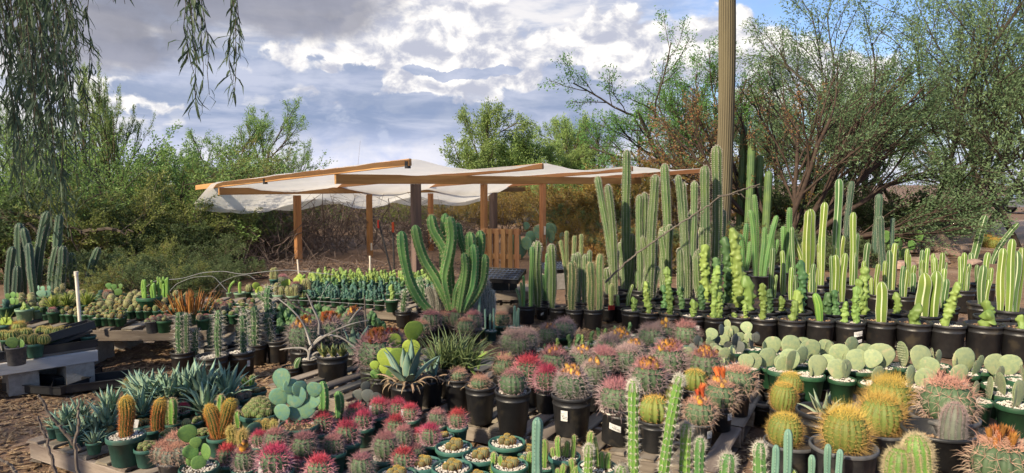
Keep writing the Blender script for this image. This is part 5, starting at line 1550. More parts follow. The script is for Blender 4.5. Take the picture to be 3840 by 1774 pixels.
# ---- grey round-pad prickly pears in green pots on pallets, right
op = [((1232, 482, 180), Z3, [(40, -6, 100, .15, .35), (0, -4, 92, -.05, -.2)]), ((1462, 498, 185), Z3, [(8, -8, 104, .0, -.3), (50, 10, 120, .15, .2)]), ((85, 505, 180), Z4, [(14, -8, 104, 0, .2), (50, 20, 120, .1, -.2)]), ((275, 530, 200), Z4, [(36, 0, 130, .1, .6), (0, -10, 76, 0, 1.4)]),
      ((490, 560, 180), Z4, [(-18, 0, 124, -.1, .3), (36, 10, 110, .1, .9)]), ((610, 500, 180), Z4, [(-10, 0, 130, -.1, .2), (50, 30, 110, .3, -.3)]), ((735, 480, 190), Z4, [(0, -6, 158, .05, .1)]), ((700, 590, 190), Z4, [(0, 10, 116, -.05, .2)]), ((885, 470, 180), Z4, [(0, 0, 150, .15, 1.4), (50, 0, 100, .2, 1.0)]), ((1010, 510, 190), Z4, [(0, 10, 150, .15, -.2), (30, -10, 110, .3, -.4)]),
      ((975, 600, 190), Z4, [(-30, 0, 130, -.15, .4), (30, 0, 120, .35, .2), (60, 0, 110, .4, .8)]), ((1120, 470, 170), Z4, [(0, 0, 100, .25, .5), (-60, 10, 110, -.15, .8)]), ((1295, 520, 190), Z4, [(0, 0, 160, -.05, .2), (-40, 0, 110, -.2, .9), (50, -10, 100, .4, .5)]), ((1245, 590, 170), Z4, [(0, 0, 130, 0, .5)]), ((1400, 500, 170), Z4, [(-10, 10, 90, .1, .9)]), ((1590, 530, 180), Z4, [(0, 0, 130, .1, .1), (-70, 0, 130, -.2, .3)]),
      ((1520, 600, 190), Z4, [(-10, 0, 130, -.1, .2), (30, -10, 110, .7, 1.2)]), ((1385, 700, 190), Z4, [(0, 0, 120, -.05, .3), (100, 10, 150, .9, .9)]), ((1640, 730, 240), Z4, [(0, 0, 160, .05, .3), (-20, 0, 140, -.1, 1.2)]), ((1680, 570, 190), Z4, [(0, 0, 100, .1, .8)]), ((1560, 660, 200), Z4, [(0, 0, 140, .6, .9)]),
      ((150, 400, 170), Z4, [(0, 0, 122, .05, .1)]), ((40, 390, 170), Z4, [(0, 0, 104, -.05, -.1), (-60, 0, 80, -.2, 1.2)]), ((220, 390, 160), Z4, [(0, 0, 104, .1, .3)]), ((280, 430, 170), Z4, [(0, 0, 126, .0, .1)]), ((370, 400, 165), Z4, [(0, 0, 100, .1, .2), (20, 0, 90, .3, .4)]), ((465, 450, 170), Z4, [(0, 0, 122, -.05, .2), (30, -6, 90, .3, .6)]), ((555, 420, 165), Z4, [(0, 0, 130, .0, .6)]), ((345, 480, 170), Z4, [(0, -6, 90, 0, .7), (40, -6, 90, .15, -.5)]), ((640, 430, 160), Z4, [(0, 0, 100, .1, .2)]), ((15, 480, 165), Z4, [(-10, 0, 120, -.1, .2)]), ((200, 460, 170), Z4, [(10, -6, 120, .1, .2)])]
ops = sorted(op, key=lambda q: q[1](q[0][0], 0)[0])
for i, ((u, v, w), vw, pads) in enumerate(ops):
    x, y = vw(u, v)
    s = .5664
    prickly(x, y + 2, w * s, 'opuntia', 'dgreen', 'grey', [(dx * s, dz * s, h * s * 1.15, ry, rz * 1.0) for dx, dz, h, ry, rz in pads], 'round grey-green prickly pear, %s, %s in right pallet patch' % (('one pad', 'two pads', 'three pads')[len(pads) - 1], left_nth(i + 1)), 'peb', 'round-pad prickly pears on the right pallets')
sm = [(640, 360, 4), (720, 385, 3), (850, 420, 4), (905, 400, 5), (960, 370, 5), (1030, 340, 5), (1110, 300, 5), (1080, 440, 4), (1160, 420, 4), (1225, 330, 5), (1270, 330, 4), (1150, 350, 4), (1000, 420, 4)]
for i, (u, v, n) in enumerate(sorted(sm)):
    x, y = Z3(u, v + 34)
    pads = []
    for j in range(n):
        pads.append((U(-24, 24), (j // 2) * 30, U(34, 50), U(-.4, .4), U(-.8, .8)))
    prickly(x, y, 78, 'opuntia' if u > 830 else 'ground', 'dgreen', 'purple' if i % 3 == 0 else 'grey', pads, 'little branching grey prickly pear, %s of the small-pad patch' % left_nth(i + 1), 'peb', 'small-pad prickly pears beside the round-pad patch')

# ---- centre-left black pots: silvery branches, aloes, yellow pads, big agave, strap leaves
root, k, z, D = potted(1093, 1374, 74, 'ground', 'black', 'potted_column_cactus', 'small pot of mulch with one short dark column', 'cactus', top='chip')
add_column(root, k, z, 'fence2', 22, 44, 15, 10)
root, k, z, D = potted(1158, 1343, 80, 'ground', 'tall', 'potted_bare_shrub', 'black pot with silvery bare arching branches', 'shrub', top='peb')
for pts in ([(0, 0), (2, 40), (30, 70), (90, 110), (160, 140), (225, 150)], [(0, 0), (0, 35), (-30, 48), (-85, 45), (-110, 38)], [(2, 38), (40, 92), (110, 95), (160, 60), (185, 30)], [(0, 10), (30, 30), (55, 15)], [(10, 60), (-10, 110), (-20, 150), (-60, 200), (-110, 235)], [(40, 100), (45, 150), (20, 200), (0, 250)], [(150, 140), (180, 180), (200, 200)]):
    a_ = Acc()
    P = np.array([[p[0] * k, U(-.03, .03), p[1] * k] for p in pts])
    q = np.linspace(0, len(P) - 1, 16)
    P = np.stack([np.interp(q, range(len(P)), P[:, j]) for j in range(3)], 1)
    for _ in range(2):
        P[1:-1] = (P[:-2] + 2 * P[1:-1] + P[2:]) / 4
    tube(a_, P, np.linspace(.010, .004, 16), 6)
    obj('branch', a_.mesh('branch', mat('silver_bark', (.36, .34, .31), (.24, .22, .20), .7, 14)), root, (0, 0, z))
root, k, z, D = potted(1246, 1327, 122, 'ground', 'tall', 'potted_aloe', 'large black pot of yellow-edged aloe leaves', 'aloe', top='peb')
for dx in (-30, 5, 38):
    for j in range(8):
        a_ = j * 2.4
        obj('leaf', LEAF['aloe'][j % 3], root, (dx * k, 0, z), (0, .1 + .07 * j, a_), U(44, 62) * k)
root, k, z, D = potted(1331, 1320, 86, 'ground', 'tall', 'potted_agave', 'black pot with upright pale agave blades behind the aloe', 'agave', top='peb')
rosette(root, 'blue', z, 9, 118 * k, (.05, .7))
root, k, z, D = potted(1427, 1411, 88, 'centre', 'tall', 'potted_prickly_pear', 'yellow-green pads over grassy blades in black pot', 'prickly pear')
for dx, dz, h, ry, rz in ((20, 26, 44, .1, .2), (-10, 10, 34, -.3, .2), (44, 0, 50, .2, .2), (36, 50, 76, -.1, .1), (62, 46, 78, .15, .5), (-14, 40, 36, -.1, .2)):
    pad(root, 'yellow' if dz > 20 else 'green', (dx * k, -.05, z + dz * k), h * k, rz, ry)
rosette(root, 'strap', z, 40, 92 * k, (.2, 1.4))
root, k, z, D = potted(1527, 1420, 136, 'centre', 'tall', 'potted_agave', 'wide black pot with big blue agave and shaggy dead leaves', 'agave', top='chip')
rosette(root, 'blue', z + .02, 11, 150 * k, (.05, .8), r0=.04)
for j in range(34):
    a_ = U(0, 6.3)
    obj('dry_leaf', LEAF['dead'][j % 2], root, (.3 * D * math.cos(a_), .3 * D * math.sin(a_), z + .01), (0, U(.9, 1.7), a_ + U(-.5, .5)), U(.07, .14))
root, k, z, D = potted(1617, 1408, 96, 'centre', 'tall', 'potted_agave', 'black pot of withered agave leaves right of the big blue agave', 'agave', top='chip')
rosette(root, 'blue', z, 5, 90 * k, (.1, .5))
for j in range(22):
    a_ = U(0, 6.3)
    obj('dry_leaf', LEAF['dead'][j % 2], root, (.25 * D * math.cos(a_), .25 * D * math.sin(a_), z + .01), (0, U(.6, 1.6), a_), U(.07, .15))
prickly(1520, 1385, 100, 'centre', 'black', 'yellow', [(-80, 70, 70, -.1, .2), (-30, 40, 60, 0, .2), (28, 120, 80, .05, .2), (20, 60, 70, .1, -.2), (-40, 90, 60, .0, .5)], 'tall yellow-green prickly pear behind the big blue agave', 'soil')
root, k, z, D = potted(1700, 1372, 120, 'centre', 'black', 'potted_strap_plant', 'dense dark green strap-leaf clump in the middle', 'yucca')
for dx in (-48, 0, 48):
    for j in range(64):
        a_ = j * 2.4
        obj('leaf', LEAF['strap'][j % 2], root, (dx * k + .02 * math.cos(a_), .02 * math.sin(a_), z), (0, U(.05, 1.15), a_), U(120, 175) * k)
root, k, z, D = potted(1770, 1400, 90, 'centre', 'black', 'potted_chain_cactus', 'jointed pencil-thin cholla stems right of strap leaves', 'cactus')
for j in range(12):
    small_column(root, 'smallspiny', z + U(0, .12), U(40, 70) * k, 5 * k, U(-.3, .3) * D, U(-.2, .2) * D, tilt=(U(-.4, .4), U(-.2, 1.1)))
root, k, z, D = potted(1900, 1345, 80, 'centre', 'black', 'potted_chain_cactus', 'small pale cholla in front of the grey barrels', 'cactus')
for j in range(12):
    small_column(root, 'smallspiny', z, U(20, 36) * k, 5 * k, U(-.3, .3) * D, U(-.3, .3) * D, tilt=(U(-.5, .5), U(-.6, .6)))


# ================================================================ ground
def ground_noise(x, y):
    return .012 * np.sin(x * 1.7 + 1) * np.sin(y * 2.1) + .006 * np.sin(x * 5.3 + y * 3.1) + .004 * np.sin(x * 11 - y * 13)


gx = np.concatenate([[-600, -200, -70, -35], np.linspace(-22, 22, 177), [35, 70, 200, 600]])
gy = np.concatenate([[-300, -60, -20, -6], np.linspace(0, 32, 129), [45, 80, 200, 900]])
X, Y = np.meshgrid(gx, gy, indexing='ij')
inn = np.clip(1 - np.maximum(np.abs(X) / 22, np.abs(Y - 14) / 18) ** 6, 0, 1)
Zg = ground_noise(X, Y) * inn - 0.022
ii = np.arange(len(gx) * len(gy)).reshape(len(gx), len(gy))
GF = np.stack([ii[:-1, :-1], ii[1:, :-1], ii[1:, 1:], ii[:-1, 1:]], -1).reshape(-1, 4)
gm = mat('desert_soil', (.235, .15, .10), (.145, .09, .06), .95, 1.6, vary=0, c4_=(.30, .21, .15), bump=1.0, bscale=40, detail=9)
tag(obj('ground', mesh('ground', np.stack([X, Y, Zg], -1).reshape(-1, 3), [GF], gm)), 'brown desert soil under the nursery beds', 'ground', kind='structure')


def scatter(name, lab, n, box, m, size, rg, flat=.25, seed=0, elong=2.2):
    x0, x1, y0, y1 = box
    x, y = rg.uniform(x0, x1, n), rg.uniform(y0, y1, n)
    z = ground_noise(x, y) - .02 + rg.uniform(0, .012, n)
    s = size * rg.uniform(.4, 1.3, n)
    a = rg.uniform(0, 6.3, n)
    c, sn = np.cos(a), np.sin(a)
    q = np.array([(-1, 0, 0), (0, -.32, .0), (1, 0, .15), (0, .32, .1), (0, 0, .28)])
    V = q[None] * s[:, None, None] * [elong / 2, 1, flat * 2]
    V = np.stack([V[..., 0] * c[:, None] - V[..., 1] * sn[:, None], V[..., 0] * sn[:, None] + V[..., 1] * c[:, None], V[..., 2] + rg.normal(0, .15, n)[:, None] * V[..., 0]], -1)
    V += np.stack([x, y, z], -1)[:, None]
    o = np.arange(n)[:, None] * 5
    F = np.concatenate([o + np.array([t]) for t in ((0, 1, 4), (1, 2, 4), (2, 3, 4), (3, 0, 4))])
    tag(obj(name, mesh(name, V.reshape(-1, 3), [F], m, False)), lab, name.replace('_', ' '), kind='stuff')


rg2 = np.random.default_rng(5)
scatter('leaf_litter', 'brown leaf and bark litter covering the ground at left', 24000, (-4.6, 1.5, 2.2, 8.0), M['deadleaf'], .036, rg2)
scatter('gravel', 'grey-brown gravel strewn between the pallets', 14000, (-4.5, 6.5, 2.2, 9.0), mat('gravel_stone', (.27, .22, .18), (.16, .12, .10), .95, 30, vary=.0), .012, rg2, .9, elong=1.3)
scatter('wood_chips', 'dry wood chips and straw on the open soil', 9000, (-6, 9, 5.0, 15.0), M['deadleaf'], .035, rg2)
scatter('fallen_leaves', 'pale dry willow leaves fallen on the soil', 1500, (-4.6, 4, 2.4, 7.5), M['l_dead'], .05, rg2, .15, elong=2.6)

# ================================================================ pallets and benches under the pots
BOARD = {}


def board_mesh(sx, sy, sz, m, seed=0):
    key = ('board', round(sx, 3), round(sy, 3), round(sz, 3), m, seed)
    def f():
        a = Acc()
        a.box((0, 0, 0), (sx, sy, sz), bev=.004)
        me = a.mesh('board', M[m], False)
        g = np.random.default_rng(seed + 3)
        co = np.empty(len(me.vertices) * 3, np.float32)
        me.vertices.foreach_get('co', co)
        co = co.reshape(-1, 3) + g.normal(0, .0025, (len(co) // 3, 3)) * [2, 1, .6]
        me.vertices.foreach_set('co', co.ravel())
        return me
    return cached(key, f)


def pallet(cx, cy, rz, top, label, group=None, L=1.2, W=1.0, m='wood', nb=7, gapj=.012):
    """L along the stringers' cross direction; deck boards run along local y"""
    t = thing('wooden_pallet', label, 'pallet', (cx, cy, top - .13), rz, group)
    for s in (-1, 0, 1):
        obj('stringer', board_mesh(L, .038, .088, m, s + 1), t, (0, s * (W / 2 - .02), .063), (0, 0, 0))
    for i in range(nb):
        x = -L / 2 + .05 + (L - .1) * i / (nb - 1) + U(-gapj, gapj)
        obj('board', board_mesh(W, .092, .018, m, i % 4), t, (x, U(-.008, .008), .117 + U(-.0015, .0015)), (0, 0, PI / 2 + U(-.02, .02)))
    for i in range(3):
        obj('board', board_mesh(W, .092, .016, m, i), t, (-L / 2 + .06 + (L - .12) * i / 2, 0, .009), (0, 0, PI / 2))
    return t


def lay(zone, rz, o, nx, ny, L, W, text, group, m='wood'):
    """grid of pallets, nx by ny, front left corner at o"""
    a, b = np.array([math.cos(rz), math.sin(rz)]), np.array([-math.sin(rz), math.cos(rz)])
    out = []
    for j in range(ny):
        for i in range(nx):
            c = np.array(o) + a * (i + .5) * L + b * (j + .5) * W
            lab = '%s, %s of the %s row' % (text, left_nth(i + 1), ('front', 'back')[j]) if ny > 1 else '%s, %s' % (text, left_nth(i + 1))
            out.append((pallet(c[0], c[1], rz, ZONES[zone], lab, group, L - .03, W - .03, m), i, j, c))
    return out


A30 = math.radians(-29)
e1, e2 = np.array([math.cos(A30), math.sin(A30)]), np.array([-math.sin(A30), math.cos(A30)])
lay('left', A30, np.array([-2.62, 3.78]) - e1 * .10 - e2 * .05, 3, 1, 1.06, 1.18, 'weathered pallet under the left front pots', 'left front pallets')
lay('centre', A30, np.array([1.007, 3.319]) - e1 * 3.15, 3, 2, 1.05, .74, 'weathered pallet under the centre black pots', 'centre pallets')
lay('opuntia', A30, np.array([2.55, 3.84]) - e1 * 1.75, 2, 1, 1.12, 1.1, 'pallet under the grey prickly pears at right', 'right pallets')
lay('rear', math.radians(-18.7), np.array([-3.25, 8.33]) - np.array([.14, -.02]), 2, 2, 1.24, 1.1, 'pale pallet under the shade roof pots', 'rear pallets')
BO, BR, BL, BW = np.array([-4.95, 5.80]), 0.0, 1.24, .82
bench = lay('bench', BR, BO, 2, 2, BL, BW, 'pallet topping the left rear bench', 'rear bench pallets')


def block(cx, cy, rz, z0, h, label, group='concrete blocks', w=.19, l=.38, lying=False):
    t = thing('concrete_block', label, 'block', (cx, cy, z0), rz, group)
    a = Acc()
    wl = .032
    for s in (-1, 1):
        a.box((s * (l / 2 - wl / 2), 0, h / 2), (wl, w - 2 * wl - .0, h))
        a.box((0, s * (w / 2 - wl / 2), h / 2), (l, wl, h))
    a.box((0, 0, h / 2), (wl, w - 2 * wl, h))
    obj('shell', a.mesh('block_shell', M['block'], False), t)
    return t


for j in range(3):
    for i in range(3):
        p = BO + rot_z(BR)[:2, :2] @ np.array([i * BL + (.12, 0, -.12)[i], j * BW + (.22, 0, -.2)[j]])
        block(p[0], p[1], BR + PI / 2, -.012, .212, 'grey concrete block under the rear bench, %s of its %s row' % (left_nth(i + 1), ('front', 'middle', 'back')[j]), 'blocks under the rear bench')

# left front stand: whitewashed boards on blocks
P0, P1 = at(-240, 1390, .27)[0], at(366, 1305, .27)[0]
dv = (P1 - P0)[:2]
ang = math.atan2(dv[1], dv[0])
Ls = np.linalg.norm(dv)
e1s, e2s = dv / Ls, np.array([-dv[1], dv[0]]) / Ls
t = thing('plant_stand', 'low stand of whitewashed boards at left front', 'stand', (P0[0], P0[1], 0), ang)
a_ = Acc()
a_.box((Ls / 2, .019, .208), (Ls, .036, .088), bev=.004)
obj('front_board', a_.mesh('front_board', M['whitewash'], False), t)
for i in range(6):
    a_ = Acc()
    a_.box((Ls / 2, .09 + i * .12, .261), (Ls, .098, .018), bev=.003)
    obj('board', a_.mesh('board', M['wood'], False), t)
a_ = Acc()
a_.box((Ls / 2, .72, .208), (Ls, .036, .088), bev=.004)
obj('back_board', a_.mesh('back_board', M['wood'], False), t)
for n, (s, d) in enumerate(((Ls - .12, .20), (Ls - .30, .62), (Ls - .85, .5), (.5, .25))):
    c = P0[:2] + e1s * s + e2s * d
    block(c[0], c[1], ang + PI / 2, -.012, .174, ['pale concrete block at the front right corner of the stand', 'concrete block behind the corner block of the stand', 'shaded concrete block under the middle of the stand', 'concrete block at the left of the stand'][n], 'blocks under the stand')


def tray(name, cx, cy, z, rz, tilt, label, L=.54, W=.28, H=.055, ry=0.0, cells=False):
    t = thing(name, label, 'tray', (cx, cy, z), 0, 'black plastic trays')
    t.rotation_euler = (tilt, ry, rz)
    a = Acc()
    wl = .006
    a.box((0, 0, wl / 2), (L, W, wl))
    for s in (-1, 1):
        a.box((0, s * (W / 2), H / 2 + wl), (L + .02, wl, H))
        a.box((s * (L / 2), 0, H / 2 + wl), (wl, W - wl, H))
        a.box((0, s * (W / 2 + .008), H + wl), (L + .03, .014, .005))
    obj('shell', a.mesh('tray_shell', M['black'], False), t)
    if cells:
        g = Acc()
        for i in range(9):
            g.box((-L / 2 + L * (i + 1) / 10, 0, H + .003), (.008, W - .02, .006))
        for i in range(4):
            g.box((0, -W / 2 + W * (i + 1) / 5, H + .0095), (L - .02, .008, .006))
        obj('cell_grid', g.mesh('cell_grid', mat('blue_black_plastic', (.10, .13, .20), (.05, .06, .09), .35, 8), False), t)
    return t


cpt = P0[:2] + e1s * (Ls - .28) + e2s * .17
tray('plant_tray', cpt[0], cpt[1], .272, ang, 0, 'flat black tray at the right end of the stand', .56, .27)
cpt = P0[:2] + e1s * (Ls - .90) + e2s * .17
tray('plant_tray', cpt[0], cpt[1], .272, ang, 0, 'flat black tray in the middle of the stand', .60, .27)
cpt = P0[:2] + e1s * (Ls - .20) + e2s * .14
tray('plant_tray', cpt[0], cpt[1], .37, ang, -.10, 'black tray propped up at a slant on the stand', .40, .22, ry=-.20)
a_ = Acc()
Pa, Pb = at(175, 1304, .30)[0], at(345, 1238, .41)[0]
tube(a_, np.array([Pa + [0, -.03, .0], (Pa + Pb) / 2, Pb]), [.018, .018, .018], 4)
tag(obj('plastic_strip', a_.mesh('plastic_strip', M['greyblack'], False)), 'worn black plastic strip leaning across the stand tray', 'strip')
for n, (x, y, rz) in enumerate(((130, 1460, .1), (250, 1490, .5), (70, 1500, -.2))):
    p = at(x, y, 0)[0]
    tray('plant_tray', p[0], p[1] + .3, -.005, rz, 0, ['dark tray lying on the ground under the stand', 'bent tray under the right end of the stand', 'tray on the ground at left below the stand'][n], .5, .26)

# ================================================================ shade structure
FL, FR = np.array([-2.49, 9.8]), np.array([2.92, 15.8])
RL, RR = np.array([-5.15, 12.2]), np.array([0.37, 19.4])
bd = (FR - FL) / np.linalg.norm(FR - FL)
dn = (FL - RL) / np.linalg.norm(FL - RL)
ram = thing('shade_structure', 'low timber shade structure roofed with white shade cloth', 'shade structure', (FL[0], FL[1], 0))
ORG = np.array([FL[0], FL[1], 0])


def timber(name, p, q, w, h, m):
    p, q = np.asarray(p, float), np.asarray(q, float)
    d = q - p
    L = np.linalg.norm(d)
    a = Acc()
    a.box((0, 0, 0), (L, w, h), bev=.006)
    o = obj(name, a.mesh(name, M[m], False), ram, (p + q) / 2 - ORG)
    o.rotation_euler = Vector(d).to_track_quat('X', 'Z').to_euler()
    return o


def p3(p, z):
    return np.array([p[0], p[1], z])


timber('beam', p3(FL, 1.62), p3(FR, 1.62), .042, .14, 'lumber')
timber('beam', p3(RL, 1.421), p3(RR, 1.404), .042, .127, 'lumber')


def on_line(A, B, px):
    k_ = (px - CX) / FPX
    s = (k_ * A[1] - A[0]) / ((B[0] - A[0]) - k_ * (B[1] - A[1]))
    return A + (B - A) * s


for A, B, zt, lst in ((FL, FR, 1.549, [(1560, 'greypost', .125), (1815, 'lumberv', .095), (2035, 'lumberv', .095), (2260, 'lumberv', .095)]), (RL, RR, 1.33, [(1115, 'lumberv', .115), (1385, 'lumberv', .1), (1615, 'lumberv', .1), (1850, 'greypost', .16)])):
    for px, m, w in lst:
        c = on_line(A, B, px)
        a = Acc()
        a.box((0, 0, 0), (zt + .05, w, w), bev=.006, M3=np.array([[0, 0, -1], [0, 1, 0], [1, 0, 0]]))
        obj('post', a.mesh('post', M[m], False), ram, p3(c, zt / 2 - .025) - ORG, (0, 0, math.atan2(bd[1], bd[0])))
LEND = np.array([-1.27, 8.70])
SR = [0, 2.60, 5.13, 7.80]
ZF, ZR = 1.86, 1.49          # top of rafters at front end and at rear beam
span = np.linalg.norm(LEND - RL)


def raf(s, v):
    """point on rafter s, v metres behind its front end"""
    return LEND + bd * s - dn * v


def zr(v):
    return 1.822 - (1.822 - 1.532) * v / span


for i, s in enumerate(SR):
    v1 = span + (.9 if i == 0 else .3)
    p, q = raf(s, 0), raf(s, v1)
    timber('rafter', p3(p, zr(0) - .022 if False else zr(0)), p3(q, zr(v1)), .042, .089, 'lumber')
nu, nv = 61, 26
su = np.linspace(-.12, 7.85, nu)
vv = np.linspace(-.02, span + .75, nv)
CV = np.zeros((nu, nv, 3))
rgc = np.random.default_rng(8)
for i, s in enumerate(su):
    j = int(np.clip(np.searchsorted(SR, s) - 1, 0, 2))
    fr = np.clip((s - SR[j]) / (SR[j + 1] - SR[j]), 0, 1)
    for k_, v in enumerate(vv):
        p = raf(s, v)
        sag = (.10 + .05 * math.sin(j * 2 + 1)) * math.sin(PI * fr) * (1 - .35 * math.sin(PI * v / span))
        over = max(0, v - span)
        z = zr(min(v, span)) + .052 - sag - over * .52 - (.10 if over > 0 else 0) * over * math.sin(s * 2.2)
        CV[i, k_] = p3(p, z + .006 * math.sin(s * 9 + v * 3) + rgc.normal(0, .003))
    if i < 3:
        CV[i, :, 2] -= (.02, .01, 0)[i]
ii = np.arange(nu * nv).reshape(nu, nv)
CF = np.stack([ii[:-1, :-1], ii[1:, :-1], ii[1:, 1:], ii[:-1, 1:]], -1).reshape(-1, 4)
obj('shade_cloth', mesh('shade_cloth', CV.reshape(-1, 3) - ORG, [CF], M['cloth']), ram)
# hanging rear flap of cloth
ns = 60
ss = np.linspace(-.1, 7.6, ns)
FV = []
for s in ss:
    for k_, q in enumerate(np.linspace(0, 1, 7)):
        p = raf(s, span + .75 - .05 * q + .04 * math.sin(s * 5 + q * 2))
        drop = .17 + .05 * math.sin(s * 1.3) + .03 * math.sin(s * 4.1)
        if 3.0 < s < 4.2:
            drop *= .5
        FV.append(p3(p, zr(span) + .052 - .75 * .52 + .05 - q * drop))
ii = np.arange(ns * 7).reshape(ns, 7)
CF = np.stack([ii[:-1, :-1], ii[1:, :-1], ii[1:, 1:], ii[:-1, 1:]], -1).reshape(-1, 4)
obj('hanging_cloth', mesh('hanging_cloth', np.array(FV) - ORG, [CF], M['cloth']), ram)
# clamps on the first rafter
for v in (.05, 3.6):
    a = Acc()
    a.box((0, 0, 0), (.05, .06, .09))
    obj('clamp', a.mesh('clamp', M['black'], False), ram, p3(raf(0, v), zr(v) - .03) - ORG, (0, 0, .8))

# ================================================================ small upright things
def pole(name, label, cat, x, y0, y1, zb, r, m, cap=None, lean=0.0, depth=None):
    if depth is None:
        b, k_ = at(x, y0, zb)
    else:
        b, k_ = at_y(x, y0, depth)
        zb = b[2]
    h = (y0 - y1) * k_
    t = thing(name, label, cat, (b[0], b[1], zb - .02))
    a = Acc()
    tube(a, np.array([[0, 0, 0], [lean * .5, 0, h / 2], [lean, 0, h]]), r, 10)
    obj('shaft', a.mesh('shaft', M[m], False), t)
    if cap:
        a = Acc()
        tube(a, np.array([[lean, 0, h - cap[1]], [lean, 0, h + .005]]), r * cap[2], 10)
        obj('cap', a.mesh('cap', cap[0], False), t)
    return t


pole('pvc_pole', 'white plastic pipe standing at the left rear bench', 'pipe', 300, 1212, 1010, .40, .0135, 'white', (M['white'], .03, 1.25), -.012)
pole('pvc_pole', 'white plastic pipe standing among rear pallet pots', 'pipe', 1389, 1068, 955, .14, .012, 'white', (M['white'], .02, 1.2))
pole('pvc_pole', 'white pipe leaning on the left rear post', 'pipe', 1122, 1045, 968, .1, .013, 'white', None, -.02)
pole('digging_bar', 'black bar with red grip leaning left of the post', 'tool', 1466, 1010, 822, .0, .016, 'black', (M['redtag'], .13, 1.2), -.20, depth=11.6)
pole('digging_bar', 'upright black bar with red grip and white band', 'tool', 1478, 1015, 830, .0, .016, 'black', (M['redtag'], .16, 1.2), -.01, depth=11.4)
tagm = M['white']
for n, (px, A, B, y0) in enumerate(((1390, RL, RR, 925), (1612, RL, RR, 895), (1818, FL, FR, 880), (2040, FL, FR, 865))):
    c = on_line(A, B, px)
    d_ = c[1] - .11
    p, k_ = at_y(px + 3, y0, d_)
    t = Acc()
    t.box((0, 0, 0), (.035, .02, .16))
    tag(obj('post_sleeve', t.mesh('post_sleeve', tagm, False), None, p), 'white sleeve strapped to the %s shade post' % ['second rear', 'third rear', 'second front', 'third front'][n], 'sleeve', 'white sleeves on posts')

# leaning pallet crate behind the rear right stand
p, k_ = at(1872, 1075, 0)
t = thing('upright_pallet', 'orange-brown pallet standing upright behind the curved-arm cactus', 'pallet', (p[0], p[1] + 1.2, 0), -.25)
hh = .80
for i in range(6):
    obj('slat', cached(('uslat', i % 2), lambda: board_mesh(hh, .075, .018, 'lumber', i % 2)), t, (-.30 + i * .118 + U(-.01, .01), -.03, hh / 2), (0, -PI / 2, PI / 2))
for z_ in (.04, hh * .42, hh - .045):
    obj('rail', board_mesh(.70, .085, .035, 'lumber', 5), t, (0, 0, z_), (PI / 2, 0, 0))
for i in range(4):
    obj('slat', cached(('uslat', i % 2), lambda: board_mesh(hh, .075, .018, 'lumber', i % 2)), t, (-.28 + i * .18, .03, hh / 2), (0, -PI / 2, PI / 2))

# rear right stand: pallets on blocks with square black pots and a slanted tray
p0 = at(1888, 1088, .30)[0]
pallet(p0[0] + .05, p0[1] + .25, -.05, .30, 'upper pallet of the low stand behind the curved-arm cactus', 'stand behind the curved-arm cactus', .8, .6)
pallet(p0[0] + .05, p0[1] + .25, -.05, .145, 'lower pallet of the low stand behind the curved-arm cactus', 'stand behind the curved-arm cactus', .8, .6)
for n, x in enumerate((1838, 1866, 1894, 1924, 1845, 1880, 1915)):
    back_ = n >= 4
    c = at(x, 1086 if not back_ else 1060, .30)[0]
    t = thing('square_pot', 'square black seedling pot, %s, %s row of low stand' % (left_nth((n if not back_ else n - 4) + 1), 'back' if back_ else 'front'), 'pot', (c[0], c[1], .30), U(-.1, .1), 'square pots on the low stand')
    a = Acc()
    for s in (-1, 1):
        a.box((s * .042, 0, .05), (.006, .09, .1))
        a.box((0, s * .042, .05), (.078, .006, .1))
    a.box((0, 0, .04), (.078, .078, .07))
    obj('pot', a.mesh('square_pot', M['black'], False), t)
    totem(t, .075, U(.05, .12), .022, 'c_totem2')
c = at(1880, 1052, .44)[0]
tray('seed_tray', c[0], c[1], .47, -.35, .30, 'empty gridded seed tray tilted on top of the low stand', .50, .28, .05, cells=True)
c = at(2085, 990, .5)[0]
tray('seed_tray', c[0], c[1] + .2, .40, .5, .25, 'gridded seed tray half hidden behind torch columns', .50, .28, .05, cells=True)
c = at(2085, 1010, .3)[0]
block(c[0], c[1] + .15, .3, -.01, .35, 'concrete block under the half hidden seed tray', 'blocks in the right bed')

# wires and hoops
def wire(label, pts, r=.0035, m='wire'):
    P = np.array(pts, float)
    q = np.linspace(0, len(P) - 1, 14 * len(P))
    P2 = np.stack([np.interp(q, range(len(P)), P[:, j]) for j in range(3)], 1)
    for _ in range(14):
        P2[1:-1] = (P2[:-2] + 2 * P2[1:-1] + P2[2:]) / 4
    a = Acc()
    tube(a, P2, r, 4)
    tag(obj('wire', a.mesh('wire', M[m], False)), label, 'wire', 'loose wires')


def wpx(lst, Y):
    return [at_y(x, y, Y)[0] for x, y in lst]


wire('long silver wire arching across the rear bench', wpx([(520, 1098), (580, 1052), (680, 1046), (760, 1022), (840, 1017), (910, 1030), (1000, 1018), (1080, 1012), (1250, 1030)], 7.3))
wire('wire hoop rising left of the rear pallets', wpx([(630, 1100), (660, 1065), (720, 1040), (800, 1034), (850, 1090)], 7.2), .0025)
wire('second wire hoop between bench and rear pallets', wpx([(790, 1100), (830, 1058), (880, 1036), (930, 1030), (960, 1050)], 7.25), .0025)
wire('wire running low along the rear pallet front', wpx([(1060, 1124), (1200, 1130), (1350, 1140), (1465, 1148)], 7.6), .0025)
wire('wire strand over the knobby green bed', wpx([(1010, 1180), (1120, 1195), (1220, 1210)], 6.9), .0025)
wire('lower wire strand over the knobby green bed', wpx([(1010, 1196), (1120, 1212), (1200, 1222)], 6.9), .0025)
wire('thin loop of wire sticking up by rear pallet pots', wpx([(1190, 1160), (1205, 1110), (1222, 1080), (1235, 1062)], 7.6), .0025)


